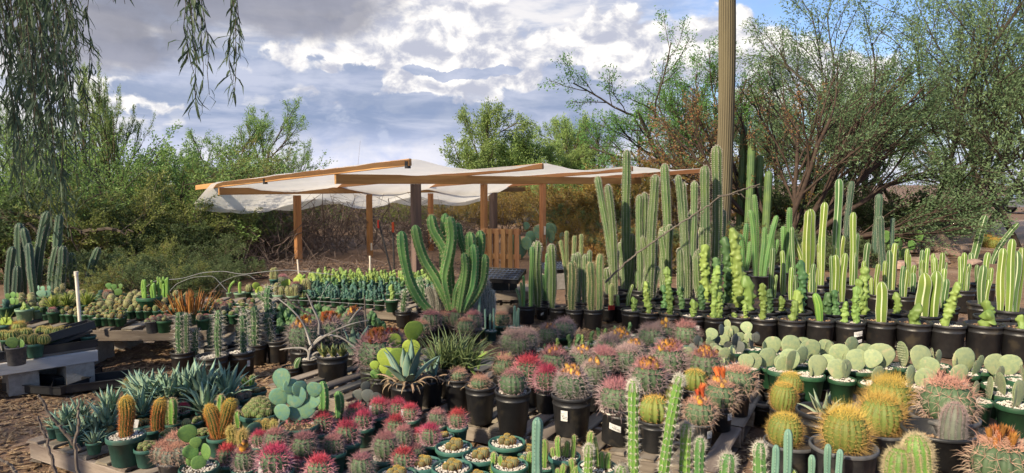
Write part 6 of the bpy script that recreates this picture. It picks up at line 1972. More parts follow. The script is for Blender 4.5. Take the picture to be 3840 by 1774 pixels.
def branchy(acc, P, r0, r1, n=5, wob=.012, rg=rng):
    P = np.array(P, float)
    q = np.linspace(0, len(P) - 1, 7 * (len(P) - 1) + 1)
    P2 = np.stack([np.interp(q, range(len(P)), P[:, j]) for j in range(3)], 1)
    P2[1:-1] += rg.normal(0, wob, P2[1:-1].shape)
    tube(acc, P2, np.linspace(r0, r1, len(P2)), n)
    return P2


# dead branch across the tall torch cacti
a = Acc()
Pm = wpx([(2270, 1060), (2330, 1000), (2370, 965), (2440, 915), (2530, 850), (2610, 800), (2700, 740), (2780, 712), (2850, 690)], 7.6)
branchy(a, Pm, .012, .006, 5, .005)
branchy(a, wpx([(2690, 735), (2760, 722), (2810, 745)], 7.6), .007, .003)
branchy(a, wpx([(2560, 832), (2620, 810), (2640, 790)], 7.6), .005, .002)
branchy(a, wpx([(2780, 712), (2830, 700), (2870, 705)], 7.6), .005, .002)
tag(obj('dead_branch', a.mesh('dead_branch', M['twig'], False)), 'long bare dead branch slanting across the tall torch cacti', 'branch')
# grey twigs in the left foreground
for n, pts in enumerate(([(320, 1900), (280, 1700), (290, 1600), (298, 1500)], [(300, 1690), (240, 1620), (190, 1560), (142, 1482)], [(230, 1900), (200, 1740), (170, 1640), (142, 1560)], [(60, 1774), (30, 1740), (0, 1720)])):
    a = Acc()
    branchy(a, wpx(pts, 2.75 + .1 * n), .0085, .005, 6, .003)
    tag(obj('bare_twig', a.mesh('bare_twig', M['twig'], False)), ['upright grey twig at bottom left', 'grey twig slanting up left at bottom left', 'thin grey twig left of the other twigs', 'short twig in the bottom left corner'][n], 'twig', 'grey twigs at bottom left')

# ocotillo-like bare stems over the centre left
for n, pts in enumerate(([(1195, 1250), (1185, 1180), (1165, 1130), (1150, 1100)], [(1180, 1185), (1110, 1150), (1060, 1105)], [(1376, 1330), (1372, 1200), (1366, 1110)])):
    a = Acc()
    branchy(a, wpx(pts, 5.9), .011, .006, 6, .004)
    tag(obj('dry_branch', a.mesh('dry_branch', M['twig'], False)), ['grey bare branch rising above the fruited barrels', 'grey branch slanting left over the knobby bed', 'thin upright stick before the rear pallets'][n], 'branch', 'bare stems at centre left')


# ================================================================ trees and shrubs
class Tree:
    def __init__(s, seed):
        s.g = np.random.default_rng(seed)
        s.w = Acc()
        s.tw = []                     # twig points, directions

    def branch(s, p, d, L, r, lev, spec):
        g = s.g
        sp = spec[lev]
        n = sp['seg']
        P = [np.array(p, float)]
        dirs = []
        d = np.array(d, float) / np.linalg.norm(d)
        for i in range(n):
            d = d + g.normal(0, sp['wob'], 3) + np.array([0, 0, sp['up']])
            if 'pull' in sp:
                d = d + np.array(sp['pull'])
            d /= np.linalg.norm(d)
            dirs.append(d)
            P.append(P[-1] + d * L / n)
        P = np.array(P)
        tube(s.w, P, np.linspace(r, r * sp['tap'], n + 1), sp['n'], False)
        if lev == len(spec) - 1:
            q = g.uniform(.1, 1, sp['leaf']) * n
            s.tw.append((np.stack([np.interp(q, range(n + 1), P[:, k]) for k in range(3)], 1), np.repeat([dirs[-1]], len(q), 0)))
            return
        for k in range(sp['kids']):
            q = sp['from'] + (1 - sp['from']) * (k + g.uniform(.1, .9)) / sp['kids']
            i = min(n - 1, int(q * n))
            b = P[i] + (P[i + 1] - P[i]) * (q * n - i)
            dd = dirs[i]
            o = g.normal(0, 1, 3)
            o -= dd * (o @ dd)
            o /= np.linalg.norm(o)
            an = g.uniform(*sp['ang'])
            s.branch(b, dd * math.cos(an) + o * math.sin(an), L * g.uniform(*sp['len']) * (1.15 - .4 * q), r * sp['tap'] ** q * .62, lev + 1, spec)

    def leaves(s, ll, lw, off, droop=0.0, keep=1.0, pinnate=0):
        P = np.concatenate([q[0] for q in s.tw])
        D = np.concatenate([q[1] for q in s.tw])
        g = s.g
        if keep < 1:
            k = g.random(len(P)) < keep
            P, D = P[k], D[k]
        n = len(P)
        P = P + g.normal(0, off, (n, 3))
        d = D * 1.0 + g.normal(0, .6, (n, 3)) + [0, 0, -droop]
        d /= np.linalg.norm(d, axis=1)[:, None]
        sd = np.cross(d, g.normal(0, 1, (n, 3)))
        sd /= np.linalg.norm(sd, axis=1)[:, None]
        L = ll * g.uniform(.6, 1.3, (n, 1))
        W = lw * g.uniform(.7, 1.3, (n, 1))
        V = np.stack([P, P + d * L * .5 + sd * W, P + d * L, P + d * L * .5 - sd * W], 1).reshape(-1, 3)
        F = np.arange(n * 4).reshape(-1, 4)
        return V, F


def leafmat(name, c1, c2, c3=None):
    return mat(name, c1, c2, .55, 2.2, trans=.42, vary=.12, c4_=c3, detail=6)


LM = dict(
    mesq=leafmat('mesquite_leaf', (.25, .38, .11), (.17, .29, .085)), bright=leafmat('bright_leaf', (.15, .32, .08), (.10, .24, .06)), pv=leafmat('paloverde_leaf', (.30, .40, .12), (.21, .31, .10)),
    grey=leafmat('greygreen_leaf', (.19, .28, .135), (.125, .20, .095)), olive=leafmat('olive_leaf', (.26, .29, .08), (.18, .22, .07), (.31, .25, .08)), ochre=leafmat('ochre_leaf', (.30, .20, .05), (.20, .16, .045), (.34, .20, .06)),
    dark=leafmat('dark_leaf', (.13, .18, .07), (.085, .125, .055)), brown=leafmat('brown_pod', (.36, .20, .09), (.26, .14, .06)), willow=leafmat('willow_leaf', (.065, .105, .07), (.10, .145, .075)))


def spec_tree(seg=5, wob=.12, up=.02, kids=(5, 6, 6), ang=(.4, .9), leaf=14, pull=None, ln=((.5, .75), (.4, .6), (.3, .5)), fr=.35):
    out = []
    for i, k in enumerate(kids):
        out.append(dict(seg=seg, wob=wob, up=up, tap=.55, n=6 if i == 0 else 4, kids=k, ang=ang, len=ln[i], **{'from': fr if i == 0 else .2}))
    out.append(dict(seg=3, wob=wob * 1.2, up=up, tap=.4, n=3, leaf=leaf))
    if pull:
        for o in out:
            o['pull'] = pull
    return out


TREES = {}


def tree_data(key, seed, H, trunks, spec, ll, lw, off, lm, bark='bark', spread=.45, droop=.1, r0=.06, HT=4.0):
    T = Tree(seed)
    for i in range(trunks):
        a = i * 2 * PI / trunks + T.g.uniform(0, 1)
        tl = spread * T.g.uniform(.5, 1.2) if trunks > 1 else .08
        T.branch((.06 * math.cos(a) * (trunks > 1), .06 * math.sin(a) * (trunks > 1), -.05), (math.sin(tl) * math.cos(a), math.sin(tl) * math.sin(a), math.cos(tl)), H * T.g.uniform(.5, .62), r0 * T.g.uniform(.75, 1.1), 0, spec)
    f = HT / np.percentile(np.concatenate([q[0] for q in T.tw])[:, 2], 97)
    T.w.v = [v * f for v in T.w.v]
    T.tw = [(q[0] * f, q[1]) for q in T.tw]
    wood = T.w.mesh(key + '_wood', M[bark], True)
    V, F = T.leaves(ll, lw, off, droop)
    TREES[key] = (wood, mesh(key + '_leaves', V, [F], LM[lm], False), HT, np.abs(V[:, :2]).max())


def plant_tree(key, x, ytop, Y, label, cat='tree', name='tree', group=None, rz=None, wide=1.0, lm=None, base=None):
    """tree standing at depth Y under photo column x, reaching photo row ytop"""
    p, k = at_y(x, ytop, Y)
    wood, lv, zt, rad = TREES[key]
    s = p[2] / zt
    t = thing(name, label, cat, (p[0], Y, -.03), (x * 1.37) % 6.28 if rz is None else rz, group)
    obj('trunk' if cat == 'tree' else 'stems', wood, t, scale=(s * wide, s * wide, s))
    c = obj('crown' if cat == 'tree' else 'foliage', lv, t, scale=(s * wide, s * wide, s), kind='stuff')
    return t


tree_data('mesq', 1, 4, 3, spec_tree(kids=(6, 6, 6), leaf=46, up=.03), .07, .011, .05, 'mesq', droop=.2, HT=4.2)
tree_data('bright', 2, 4, 4, spec_tree(kids=(6, 6, 6), leaf=34), .065, .013, .055, 'bright', HT=5.0)
tree_data('pv', 3, 4, 5, spec_tree(kids=(6, 6, 5), leaf=40, up=.08, ang=(.25, .65)), .07, .011, .035, 'pv', 'pvbark', .7, HT=4.4)
tree_data('pvwide', 13, 4, 7, spec_tree(kids=(6, 6, 5), leaf=44, up=.01, ang=(.3, .8)), .12, .02, .09, 'pv', 'pvbark', 1.1, HT=4.4)
tree_data('shrub', 4, 2.2, 9, spec_tree(seg=4, kids=(6, 6), leaf=38, up=.04, fr=.1), .06, .014, .03, 'olive', 'twig', .7, r0=.016, HT=2.2)
tree_data('shrubg', 5, 2.4, 8, spec_tree(seg=4, kids=(7, 6), leaf=44, up=.04, fr=.1), .065, .014, .035, 'mesq', 'bark', .75, r0=.018, HT=2.5)
tree_data('shrubo', 6, 2.0, 12, spec_tree(seg=4, kids=(6, 5), leaf=30, up=.07, fr=.15, ang=(.2, .6)), .05, .011, .025, 'ochre', 'twig', .75, r0=.012, HT=1.8)
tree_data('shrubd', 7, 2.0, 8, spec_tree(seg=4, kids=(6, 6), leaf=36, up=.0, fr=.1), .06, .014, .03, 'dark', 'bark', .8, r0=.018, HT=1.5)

# -- back tree line, left to right
plant_tree('mesq', 900, 418, 24, 'rounded green mesquite rising above the left end of shade roof', wide=.95, group='trees behind the beds')
plant_tree('mesq', 640, 560, 27, 'green mesquite left of the roof behind the hedge', wide=.7, group='trees behind the beds')
plant_tree('mesq', 1060, 560, 30, 'smaller mesquite just left of the first rafter', wide=.8, group='trees behind the beds')
plant_tree('pv', 380, 300, 15, 'feathery tall tree behind the hanging willow branches', wide=.45, group='trees behind the beds')
plant_tree('mesq', 150, 420, 17, 'dense tree at far left behind the willow', wide=.8, group='trees behind the beds')
plant_tree('pvwide', 1880, 455, 30, 'left tree of the rounded palo verde pair beyond the roof', wide=.95, group='trees behind the beds', rz=.4)
plant_tree('pvwide', 2060, 465, 31, 'right tree of the rounded palo verde pair beyond the roof', wide=.95, group='trees behind the beds', rz=3.4)
plant_tree('pv', 2200, 470, 33, 'slim palo verde right of the wide one', wide=.7, group='trees behind the beds')
plant_tree('bright', 2620, 190, 20, 'bright green tree behind the saguaro trunk', wide=.95, group='trees behind the beds')
plant_tree('bright', 2560, 400, 23, 'lower green tree left of the saguaro', wide=.8, group='trees behind the beds')
plant_tree('bright', 2960, 400, 26, 'green tree in the gap right of the saguaro', wide=.9, group='trees behind the beds')
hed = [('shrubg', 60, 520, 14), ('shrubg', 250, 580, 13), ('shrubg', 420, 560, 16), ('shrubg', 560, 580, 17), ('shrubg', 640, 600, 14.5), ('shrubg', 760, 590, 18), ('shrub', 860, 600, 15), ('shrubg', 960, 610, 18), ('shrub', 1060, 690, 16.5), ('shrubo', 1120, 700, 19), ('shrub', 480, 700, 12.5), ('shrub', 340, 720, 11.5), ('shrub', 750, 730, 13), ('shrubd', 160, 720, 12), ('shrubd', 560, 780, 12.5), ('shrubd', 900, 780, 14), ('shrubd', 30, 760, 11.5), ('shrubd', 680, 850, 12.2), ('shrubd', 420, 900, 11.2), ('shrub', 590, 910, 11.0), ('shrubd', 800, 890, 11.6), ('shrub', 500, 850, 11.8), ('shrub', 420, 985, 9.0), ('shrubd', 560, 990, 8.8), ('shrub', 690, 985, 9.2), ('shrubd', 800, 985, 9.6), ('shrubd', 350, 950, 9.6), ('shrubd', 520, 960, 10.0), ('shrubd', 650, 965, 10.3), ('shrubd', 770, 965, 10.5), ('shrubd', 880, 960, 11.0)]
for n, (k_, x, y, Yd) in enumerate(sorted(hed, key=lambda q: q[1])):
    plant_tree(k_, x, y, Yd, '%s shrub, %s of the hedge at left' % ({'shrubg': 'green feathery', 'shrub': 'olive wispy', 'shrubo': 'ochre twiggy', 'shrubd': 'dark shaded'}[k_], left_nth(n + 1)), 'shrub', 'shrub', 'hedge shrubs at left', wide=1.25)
mids = [('shrubo', 1200, 705, 22), ('shrub', 1290, 700, 24), ('shrubo', 1420, 715, 24), ('shrub', 1520, 730, 22), ('shrubo', 1720, 730, 20), ('shrubo', 1790, 735, 22), ('shrubo', 1880, 720, 21), ('shrubo', 1960, 705, 23), ('shrub', 2050, 700, 24), ('shrubo', 2120, 720, 20), ('shrubo', 2210, 690, 19), ('shrubo', 2320, 680, 18), ('shrub', 2400, 660, 19), ('shrubo', 2480, 610, 18), ('shrubo', 2580, 600, 17.5), ('shrubd', 2240, 760, 17), ('shrubo', 2160, 790, 16), ('shrubd', 1640, 780, 20), ('shrubo', 2270, 850, 11.8), ('shrubd', 2360, 840, 12), ('shrubo', 2450, 850, 11.6), ('shrubd', 2560, 840, 12), ('shrubo', 2650, 850, 11.7), ('shrubo', 2160, 880, 12.5)]
for n, (k_, x, y, Yd) in enumerate(sorted(mids, key=lambda q: q[1])):
    plant_tree(k_, x, y, Yd, '%s shrub, %s of those behind the shade structure' % ({'shrubo': 'ochre creosote', 'shrub': 'olive wispy', 'shrubd': 'dark'}[k_], left_nth(n + 1)), 'shrub', 'shrub', 'shrubs behind the shade structure', wide=1.3)

# -- big multi-trunk tree right of the saguaro
T = Tree(21)
base = np.array([7.6 * .78, 19.18 * .78, 0])
sp = spec_tree(seg=6, wob=.075, kids=(6, 7, 6), leaf=19, up=.012, ang=(.2, .55), fr=.3, pull=(.012, 0, 0))
for dx, dy, dz, L, r in ((-.75, -.1, .75, 4.6, .085), (-.45, .1, .95, 4.8, .08), (-.15, -.3, 1.0, 5.0, .09), (.25, .2, 1.0, 5.0, .09), (.55, -.2, .9, 5.2, .10), (.85, 0, .75, 5.4, .11), (1.0, .1, .5, 5.2, .10), (1.0, -.3, .3, 4.6, .08), (.7, .4, .8, 5.0, .08)):
    T.branch((U(-.12, .12), U(-.12, .12), -.05), (dx, dy, dz), L * .62, r * .7, 0, sp)
tr = thing('multi_trunk_tree', 'large spreading multi-trunk tree right of the saguaro', 'tree', base)
obj('trunk', T.w.mesh('big_tree_wood', mat('dark_bark', (.075, .052, .038), (.042, .03, .024), .9, 14), True), tr)
P = np.concatenate([q[0] for q in T.tw])
# sparse on the left side, dense on the right
D_ = np.concatenate([q[1] for q in T.tw])
kp = T.g.random(len(P)) < np.clip(.16 + (P[:, 0] + .2) * .55, .13, 1)
T.tw = [(P[kp], D_[kp])]
V, F = T.leaves(.06, .0105, .05, .25)
obj('crown', mesh('big_tree_leaves', V, [F], LM['grey'], False), tr, kind='stuff')
kb = (P[:, 0] < .5) & (P[:, 2] < 3.6) & (T.g.random(len(P)) < .38)
T.tw = [(P[kb], D_[kb])]
V, F = T.leaves(.055, .012, .03, .7)
obj('dry_pods', mesh('big_tree_pods', V, [F], LM['brown'], False), tr, kind='stuff')
tree_data('rightmass', 31, 5, 7, spec_tree(seg=5, wob=.09, kids=(7, 7, 6), leaf=30, up=.004, ang=(.25, .75), fr=.2), .075, .012, .08, 'grey', 'bark', .85, .35, .035, HT=5.5)
plant_tree('rightmass', 3480, -40, 17.5, 'dense grey-green drooping tree filling the right side', wide=1.0, group='trees at right')
plant_tree('rightmass', 3900, -40, 17, 'drooping grey-green tree at the right edge', wide=.85, group='trees at right')
plant_tree('mesq', 3700, 250, 24, 'lighter green tree far at the right edge', wide=1.2, group='trees at right')
plant_tree('bright', 3150, 330, 25, 'green tree filling the gap behind trunks', wide=1.2, group='trees at right')
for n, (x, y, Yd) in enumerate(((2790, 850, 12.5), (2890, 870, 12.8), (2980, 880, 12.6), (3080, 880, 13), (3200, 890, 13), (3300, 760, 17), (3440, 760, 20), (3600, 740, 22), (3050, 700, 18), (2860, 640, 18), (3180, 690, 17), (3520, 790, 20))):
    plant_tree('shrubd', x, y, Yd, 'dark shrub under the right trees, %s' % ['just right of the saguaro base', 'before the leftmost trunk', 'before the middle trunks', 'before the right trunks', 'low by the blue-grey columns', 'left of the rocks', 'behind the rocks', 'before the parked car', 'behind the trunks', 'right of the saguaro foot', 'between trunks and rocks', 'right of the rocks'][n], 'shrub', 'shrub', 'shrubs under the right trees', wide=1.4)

# -- saguaro and organ-pipe columns
def big_cactus(name, label, x, ytop, Y, r_px, style, ribs, depth, m, extra=()):
    p, k_ = at_y(x, ytop, Y)
    t = thing(name, label, 'cactus', (p[0], Y, -.05))
    H = p[2] + .05
    z, rr = dome_profile(H, r_px * k_, .92, 26)
    rr = rr * (1 + .04 * np.sin(z * 1.7))
    V, F, rib, *_ = ribbed(np.stack([.06 * np.sin(z * .5), 0 * z, z], 1), rr, ribs, depth, 3, 1.0)
    obj('stem', mesh(name, V, [F], m, True, {'rib': rib}), t)
    return t, k_, H


sag, k_, H = big_cactus('saguaro', 'towering tan saguaro trunk running out of the top of frame', 2728, -260, 14.5, 31, None, 20, .2, M['c_saguaro'])
for n, (x, yt, r, Y, lab) in enumerate(((2810, 520, 16, 14.9, 'green organ-pipe column hugging the saguaro on its right'), (2840, 580, 15, 15.2, 'green organ-pipe column second right of the saguaro'), (2780, 470, 14, 15.1, 'slim green column just behind the saguaro edge'), (2875, 640, 15, 15.0, 'shorter green column between saguaro and tree trunks'), (2690, 560, 14, 15.3, 'green column behind the left side of the saguaro'))):
    big_cactus('organ_pipe_cactus', lab, x, yt, Y, r, None, 11, .15, M['c_torch'])
# blue columns in the ground behind the fence posts
for n, (x, yt, yb, r, ln, lab) in enumerate(((3170, 672, 1000, 11, 10, 'blue-grey column behind the tallest fence-post cactus'), (3280, 720, 1000, 13, 6, 'tall blue-grey column before the dark trees'), (3310, 800, 1010, 12, -22, 'blue-grey column leaning right of its taller twin'), (3342, 810, 990, 8, 0, 'thin blue-grey column left of the rocks'))):
    p, k_ = at(x, yb, 0)
    t = thing('blue_column_cactus', lab, 'cactus', (p[0], p[1], -.03), 0, 'blue-grey columns')
    add_column(t, k_, 0, 'bluetall', 0, yb - yt, r, ln)
# leaning green columns and a low golden clump near the car track
for n, (x, yt, yb, r, ln, lab) in enumerate(((3650, 800, 985, 15, 38, 'green column leaning right near the dirt track'), (3720, 830, 985, 11, 90, 'thin green column leaning far right by the track'), (3640, 940, 1000, 11, 0, 'short green column at the foot of the leaning one'))):
    p, k_ = at(x, yb, 0)
    t = thing('leaning_column_cactus', lab, 'cactus', (p[0], p[1], -.03), 0, 'leaning columns near the track')
    add_column(t, k_, 0, 'fence2', 0, yb - yt, r, ln)
for n, (x, y, R) in enumerate(((3690, 905, 32), (3730, 910, 26))):
    p, k_ = at(x, y + 20, 0)
    t = thing('ground_barrel_cactus', ['golden shaggy barrel in the ground near the track', 'smaller golden shaggy barrel beside it'][n], 'cactus', (p[0], p[1], -.02), 0, 'golden barrels near the track')
    barrel(t, 0, R * k_, R * 1.6 * k_, 'gold', 19)
# prickly pear in the ground, grey, behind the shade posts
for n, (x, y, s) in enumerate(((1980, 920, 1.0), (2060, 900, .8), (2015, 780, .7), (3370, 960, .8), (2320, 900, .9))):
    p, k_ = at_y(x, 960, 14.5 if n != 2 else 19)
    p[2] = 0
    t = thing('prickly_pear_bush', ['grey prickly pear bush behind the upright pallet', 'second prickly pear bush by the front post', 'pale cholla-like bush far behind the roof', 'prickly pear before the rocks', 'prickly pear in shade behind torch cacti'][n], 'prickly pear', (p[0], p[1], -.02), 0, 'prickly pear bushes')
    for j in range(14):
        a_, q = U(0, 6.3), j // 5
        pad(t, 'blue' if n < 3 else 'green', (.22 * math.cos(a_) * (1 + q * .6) * s, .22 * math.sin(a_) * s, q * .22 * s), U(.26, .34) * s, U(0, 3), U(-.5, .5))
# tall dark bluish columns at far left
rootl = thing('organ_clump_cactus', 'clump of tall dark blue-green ribbed columns at the left edge', 'cactus', at(190, 1125, 0)[0])
B_ = at(190, 1125, 0)[0]
kl = at(190, 1125, 0)[1]
for x, yt, xb, r in ((28, 838, 30, 17), (65, 855, 85, 14), (95, 918, 70, 14), (115, 988, 100, 14), (150, 905, 165, 13), (205, 790, 145, 16), (215, 925, 180, 13), (265, 800, 230, 14), (285, 915, 260, 15), (250, 915, 215, 14), (360, 928, 305, 13), (5, 960, 5, 12), (60, 1000, 60, 12), (235, 950, 240, 13)):
    add_column(rootl, kl, 0, 'bluetall', (xb - 190), 1125 - yt, r, x - xb, dy=U(-.2, .3), base=.85, wig=.2)

# -- brush pile under the shade roof
a = Acc()
g = np.random.default_rng(77)
for i in range(430):
    x = g.uniform(880, 1800)
    Yd = 13.4 + (x - 1115) * .0045 + g.uniform(.3, 2.8) if i < 330 else g.uniform(10.8, 13.2)
    hmax = 230 * math.exp(-((x - 1280) / 330) ** 2) + 60
    p, k_ = at_y(x, 980, Yd)
    p[2] = 0
    L = g.uniform(.5, 1.5)
    az = g.uniform(0, 6.3)
    h = hmax * k_ * g.uniform(.3, 1.0) * (1 if i < 330 else .12)
    q0 = p + [0, 0, g.uniform(0, .3) * h]
    q1 = q0 + np.array([math.cos(az) * L * .6, math.sin(az) * L * .4, h * .7])
    q2 = q1 + np.array([g.normal(0, .4), g.normal(0, .3), -h * g.uniform(-.3, .5)])
    P2 = np.array([q0, q1, q2])
    q = np.linspace(0, 2, 9)
    P3 = np.stack([np.interp(q, range(3), P2[:, j]) for j in range(3)], 1) + np.r_[np.zeros((1, 3)), g.normal(0, .05, (8, 3))]
    P3[:, 2] = np.maximum(P3[:, 2], .01)
    r0 = g.uniform(.006, .016)
    tube(a, P3, np.linspace(r0, .003, 9), 4, False)
    for _ in range(3):
        b = P3[g.integers(2, 8)]
        tube(a, np.array([b, b + g.normal(0, .16, 3), b + g.normal(0, .26, 3)]), [.005, .004, .002], 3, False)
tag(obj('brush_pile', a.mesh('brush_pile', mat('brush_twigs', (.15, .115, .10), (.085, .06, .055), .9, 1.2, c4_=(.26, .21, .18), vary=0), False)), 'tangled pile of bare grey-brown brushwood under the shade roof', 'brushwood', kind='stuff')
# bare dark limbs low in the left hedge
for n, pts in enumerate(([(0, 795), (90, 800), (200, 830), (330, 880)], [(0, 815), (110, 850), (180, 900), (220, 960)], [(300, 870), (420, 860), (500, 870)], [(440, 1060), (520, 1010), (600, 985)])):
    a = Acc()
    branchy(a, wpx(pts, 10.8), .035, .012, 6, .02)
    tag(obj('bare_limb', a.mesh('bare_limb', M['bark'], False)), ['dark bare limb arching at far left', 'lower dark limb bending down at far left', 'dark limb crossing behind the willow tips', 'old branch lying behind the rear bench'][n], 'branch', 'bare limbs at left')
# dark mound of shade netting far behind
X, Yg = np.meshgrid(np.linspace(-1, 1, 30), np.linspace(-1, 1, 16), indexing='ij')
hz = np.clip(1 - X ** 2, 0, 1) ** .5 * np.clip(1 - Yg ** 2, 0, 1) ** .5
Vh = np.stack([X * 6.5, Yg * 2.5, hz * (.75 + .2 * np.sin(X * 7)) + .02], -1).reshape(-1, 3)
ii = np.arange(30 * 16).reshape(30, 16)
p, k_ = at_y(1660, 760, 30)
tag(obj('netting_mound', mesh('netting_mound', Vh, [np.stack([ii[:-1, :-1], ii[1:, :-1], ii[1:, 1:], ii[:-1, 1:]], -1).reshape(-1, 4)], mat('dark_netting', (.03, .032, .04), None, .9)), None, (p[0], 30, 0)), 'low dark net-covered mound far behind the shade structure', 'mound')

# -- rocks by the track
def rock(x, y, s, sq, label, seed, z=0.0):
    g = np.random.default_rng(seed)
    u = np.linspace(0.02, .98, 9) * PI
    th = np.arange(14) * 2 * PI / 14
    V = np.stack([np.sin(u)[:, None] * np.cos(th), np.sin(u)[:, None] * np.sin(th), np.repeat(-np.cos(u)[:, None], 14, 1)], -1).reshape(-1, 3)
    V = np.sign(V) * np.abs(V) ** .75
    for _ in range(7):
        n = g.normal(0, 1, 3)
        n /= np.linalg.norm(n)
        d = V @ n
        V = np.where((d > .72)[:, None], V - (d - .72)[:, None] * n, V)
    V += g.normal(0, .02, V.shape)
    V = V * [s, s * .8, s * sq]
    ii = np.arange(9 * 14).reshape(9, 14)
    F = np.stack([ii[:-1], np.roll(ii[:-1], -1, 1), np.roll(ii[1:], -1, 1), ii[1:]], -1).reshape(-1, 4)
    p, k_ = at(x, y, 0)
    tag(obj('rock', mesh('rock', V, [F, ], M['rock'], False), None, (p[0], p[1], s * sq * .55 + z)), label, 'rock', 'rocks by the track')


for n, (x, y, s, sq, lab) in enumerate(((3450, 935, .62, .55, 'large flat-topped grey boulder under the right trees'), (3500, 900, .5, .45, 'boulder stacked behind the large flat one'), (3390, 945, .4, .5, 'orange-brown rock left of the large boulder'), (3560, 960, .28, .6, 'small tan rock right of the boulder'), (3600, 950, .24, .6, 'reddish rock by the leaning columns'), (3520, 985, .22, .6, 'low rock before the boulder'), (3440, 1000, .2, .6, 'little rock among fence-post tips'), (3640, 1000, .2, .5, 'flat rock near the short green column'), (3390, 1010, .2, .6, 'brown rock at left of the pile'))):
    rock(x, y, s, sq, lab, 300 + n)
# dirt track and parked car, far right
a = Acc()
tk = []
for s in np.linspace(0, 1, 24):
    p = np.array([9.5 + 30 * s, 19.0 + 14 * s + 1.5 * math.sin(s * 3)])
    tk.append((p + [1.6, -3.0], p + [-1.0, 3.2]))
Vt = np.array([[q[0], q[1], -.004] for pr in tk for q in pr])
tag(obj('dirt_track', mesh('dirt_track', Vt, [[(2 * i, 2 * i + 2, 2 * i + 3, 2 * i + 1) for i in range(23)]], mat('track_soil', (.46, .33, .25), (.36, .25, .18), .95, 2.5, vary=0, bump=.6, bscale=20))), 'pale pinkish dirt track at far right', 'track', kind='structure')
cp = at(3905, 800, 0)[0]
car = thing('parked_car', 'silver-grey car parked on the track at the far right edge', 'car', (cp[0] + .3, cp[1], 0), 0.0)
carm = mat('car_paint', (.16, .17, .20), (.13, .14, .17), .25, 2, vary=0, spec=.6)
prof = [(-2.2, .35), (-2.25, .62), (-2.05, .85), (-1.0, .98), (-.35, 1.42), (.9, 1.46), (1.7, 1.05), (2.2, .95), (2.25, .4)]
a = Acc()
n = len(prof)
Vc = np.array([(x, y * (.92 if z > 1.1 else 1), z) for y in (-.85, .85) for x, z in prof])
Fc = [(i, i + 1, n + i + 1, n + i) for i in range(n - 1)] + [(n - 1, 0, n, 2 * n - 1)]
me = bpy.data.meshes.new('car_body')
me.from_pydata([tuple(v) for v in Vc], [], Fc + [tuple(range(n))[::-1], tuple(range(n, 2 * n))])
me.materials.append(carm)
obj('body', me, car)
a = Acc()
a.add([(-.98, -.70, 1.005), (-.98, .70, 1.005), (-.40, .66, 1.40), (-.40, -.66, 1.40)], [(0, 1, 2, 3)])
Vg = np.array([(-.98, -.70, 1.0), (-.98, .70, 1.0), (-.38, .66, 1.395), (-.38, -.66, 1.395)]) + [-.012, 0, .012]
a = Acc()
a.add(Vg, [(0, 1, 2, 3)])
obj('windscreen', a.mesh('windscreen', mat('car_glass', (.55, .58, .62), (.5, .52, .55), .08, 2, vary=0, spec=.8), False), car)
a = Acc()
a.add(np.array([(-.75, -.862, 1.02), (1.5, -.862, 1.02), (.85, -.805, 1.40), (-.32, -.805, 1.38)]), [(0, 1, 2, 3)])
obj('side_window', a.mesh('side_window', MATS['car_glass'], False), car)
for x in (-1.4, 1.35):
    for y in (-.8, .8):
        V, F = lathe([(.001, -.1), (.2, -.1), (.33, -.09), (.34, 0), (.33, .09), (.2, .1), (.001, .1)], 20)
        w_ = obj('wheel', cached('tyre', lambda: mesh('tyre', V, [F], M['black'])), car, (x, y, .34), (PI / 2, 0, 0))
        V, F = lathe([(.001, .105), (.19, .11), (.2, .09)], 20)
        obj('rim', cached('rim', lambda: mesh('rim', V, [F], mat('wheel_rim', (.4, .4, .4), None, .35))), w_)
        obj('rim', CACHE['rim'], w_, (0, 0, 0), (PI, 0, 0))

# -- willow acacia at left: trunk beside the camera, weeping branches hanging into view
wl = thing('willow_tree', 'weeping willow-leaf tree whose hanging branches fill the upper left', 'tree', (-4.3, 1.4, 0))
WO = np.array([-4.3, 1.4, 0])
a = Acc()
g = np.random.default_rng(91)
branchy(a, np.array([(0, 0, -.05), (.05, .05, 1.2), (.0, .1, 2.4), (.2, .3, 3.6)]), .14, .09, 8, .01, g)
limbs = [[(.1, .2, 3.0), (.9, .9, 3.7), (1.7, 1.9, 3.75), (2.2, 2.6, 3.5)], [(.1, .2, 3.0), (1.2, .8, 3.9), (2.3, 1.5, 3.9), (3.1, 1.85, 3.4)], [(.1, .2, 3.2), (.3, 1.4, 3.9), (.9, 2.8, 3.8), (1.4, 3.6, 3.4)], [(.1, .2, 3.2), (-.8, .6, 4.2), (-1.6, 1.4, 4.2)], [(.1, .2, 3.2), (.2, -1.0, 4.2), (.4, -2.0, 4.0)], [(.1, .2, 3.2), (-1, -.8, 4.0), (-2, -1.4, 3.8)]]
for L_ in limbs:
    branchy(a, np.array(L_), .06, .02, 6, .02, g)
LV, LF, nl = [], [], 0
LP, LD = [], []


def strand(x, y_end, Y, ztop, dens=1.0, side=0.0):
    """one hanging branchlet ending at photo pixel x, y_end at depth Y"""
    p, k_ = at_y(x, y_end, Y)
    n = 14
    s = np.linspace(0, 1, n)
    P = np.stack([p[0] - side * (1 - s) + .05 * np.sin(s * 5 + g.uniform(0, 6)) * g.uniform(.3, 1), p[1] + .05 * np.sin(s * 4 + g.uniform(0, 6)), ztop + (p[2] - ztop) * s], 1)
    P[1:] += g.normal(0, .006, (n - 1, 3))
    tube(a, P - WO, np.linspace(.004, .0012, n), 4, False)
    L = abs(ztop - p[2])
    m = int(L * 46 * dens)
    q = g.uniform(.05, 1.0, m) * (n - 1)
    LP.append(np.stack([np.interp(q, range(n), P[:, j]) for j in range(3)], 1))
    LD.append(np.full(m, 1.0))


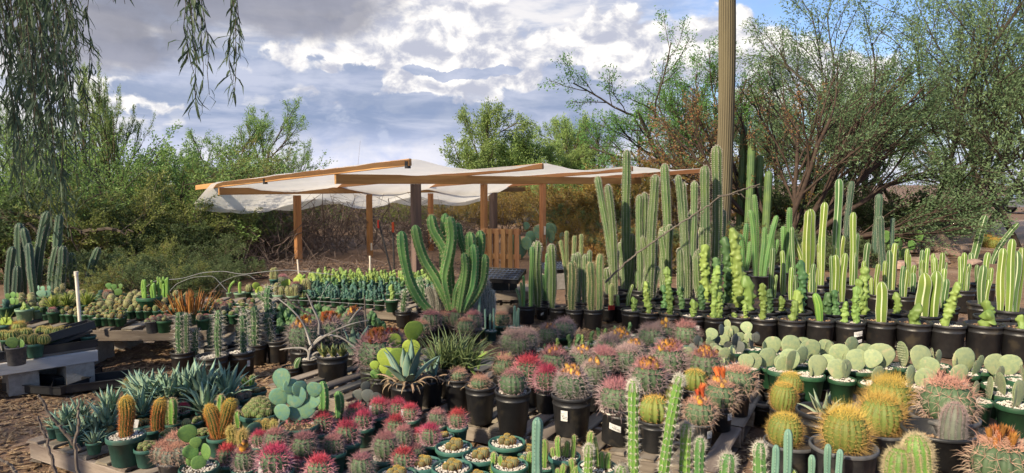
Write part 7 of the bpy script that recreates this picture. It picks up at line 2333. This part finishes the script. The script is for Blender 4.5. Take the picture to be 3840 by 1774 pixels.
for i in range(105):      # curtain at the far left
    x = g.uniform(-260, 330)
    ye = g.uniform(420, 760) if x < 120 else g.uniform(330, 700)
    if x > 230:
        ye = g.uniform(180, 560)
    strand(x, ye, g.uniform(2.9, 4.6), 3.6, 1.0, g.uniform(-.1, .3))
for x, ye, Y in ((190, 880, 3.6), (215, 830, 3.4), (250, 800, 3.7), (300, 760, 3.9), (170, 700, 3.3), (235, 910, 3.8), (330, 640, 4.0), (265, 700, 3.6), (205, 760, 3.5)):
    strand(x, ye, Y, 3.6, 1.1, .1)
for x, ye, Y in ((735, 418, 3.1), (745, 400, 3.15), (728, 330, 3.1), (752, 360, 3.12), (705, 225, 3.1), (742, 200, 3.1)):
    strand(x, ye, Y, 3.35, 1.0, .02)
for x, ye, Y in ((880, 345, 3.25), (888, 300, 3.3), (868, 330, 3.2), (892, 220, 3.25)):
    strand(x, ye, Y, 3.3, .85, .0)
for x, ye, Y in ((500, 20, 3.0), (470, 8, 3.0)):
    strand(x, ye, Y, 3.3, .9, .1)
LP = np.concatenate(LP)
n = len(LP)
d = np.stack([g.normal(0, .38, n), g.normal(0, .38, n), -np.ones(n)], 1)
d /= np.linalg.norm(d, axis=1)[:, None]
sd = np.cross(d, g.normal(0, 1, (n, 3)))
sd /= np.linalg.norm(sd, axis=1)[:, None]
bn = np.cross(d, sd)
Ln = g.uniform(.05, .115, (n, 1))
W = g.uniform(.003, .0055, (n, 1))
cv = g.normal(0, .018, (n, 1))
rows_ = []
for q, w in ((0, .15), (.3, 1), (.65, .85), (1, .05)):
    c = LP - WO + d * Ln * q + bn * cv * 4 * q * (1 - q) + bn * cv * q
    rows_ += [c + sd * W * w, c - sd * W * w]
V = np.stack(rows_, 1).reshape(-1, 3)
o = np.arange(n)[:, None] * 8
F = np.concatenate([o + np.array([t]) for t in ((0, 1, 3, 2), (2, 3, 5, 4), (4, 5, 7, 6))])
obj('trunk', a.mesh('willow_wood', M['bark'], True), wl)
obj('crown', mesh('willow_leaves', V, [F], LM['willow'], False), wl, kind='stuff')

# -- trees beside and behind the viewpoint that shade the left front beds
tree_data('shade', 55, 5, 3, spec_tree(seg=5, wob=.12, kids=(6, 6, 6), leaf=15, up=.02, ang=(.3, .8), fr=.3), .10, .024, .06, 'mesq', 'bark', .4, .2, .1, HT=4.6)
for n, (x, y, h, w, lab) in enumerate(((-8.4, -1.6, 4.6, .8, 'leafy tree left of the viewpoint'),)):
    wood, lv, zt, rad = TREES['shade']
    s = h / zt
    t = thing('tree', lab, 'tree', (x, y, -.03), n * 2.1, 'trees beside the viewpoint')
    obj('trunk', wood, t, scale=(s * w, s * w, s))
    obj('crown', lv, t, scale=(s * w, s * w, s), kind='stuff')
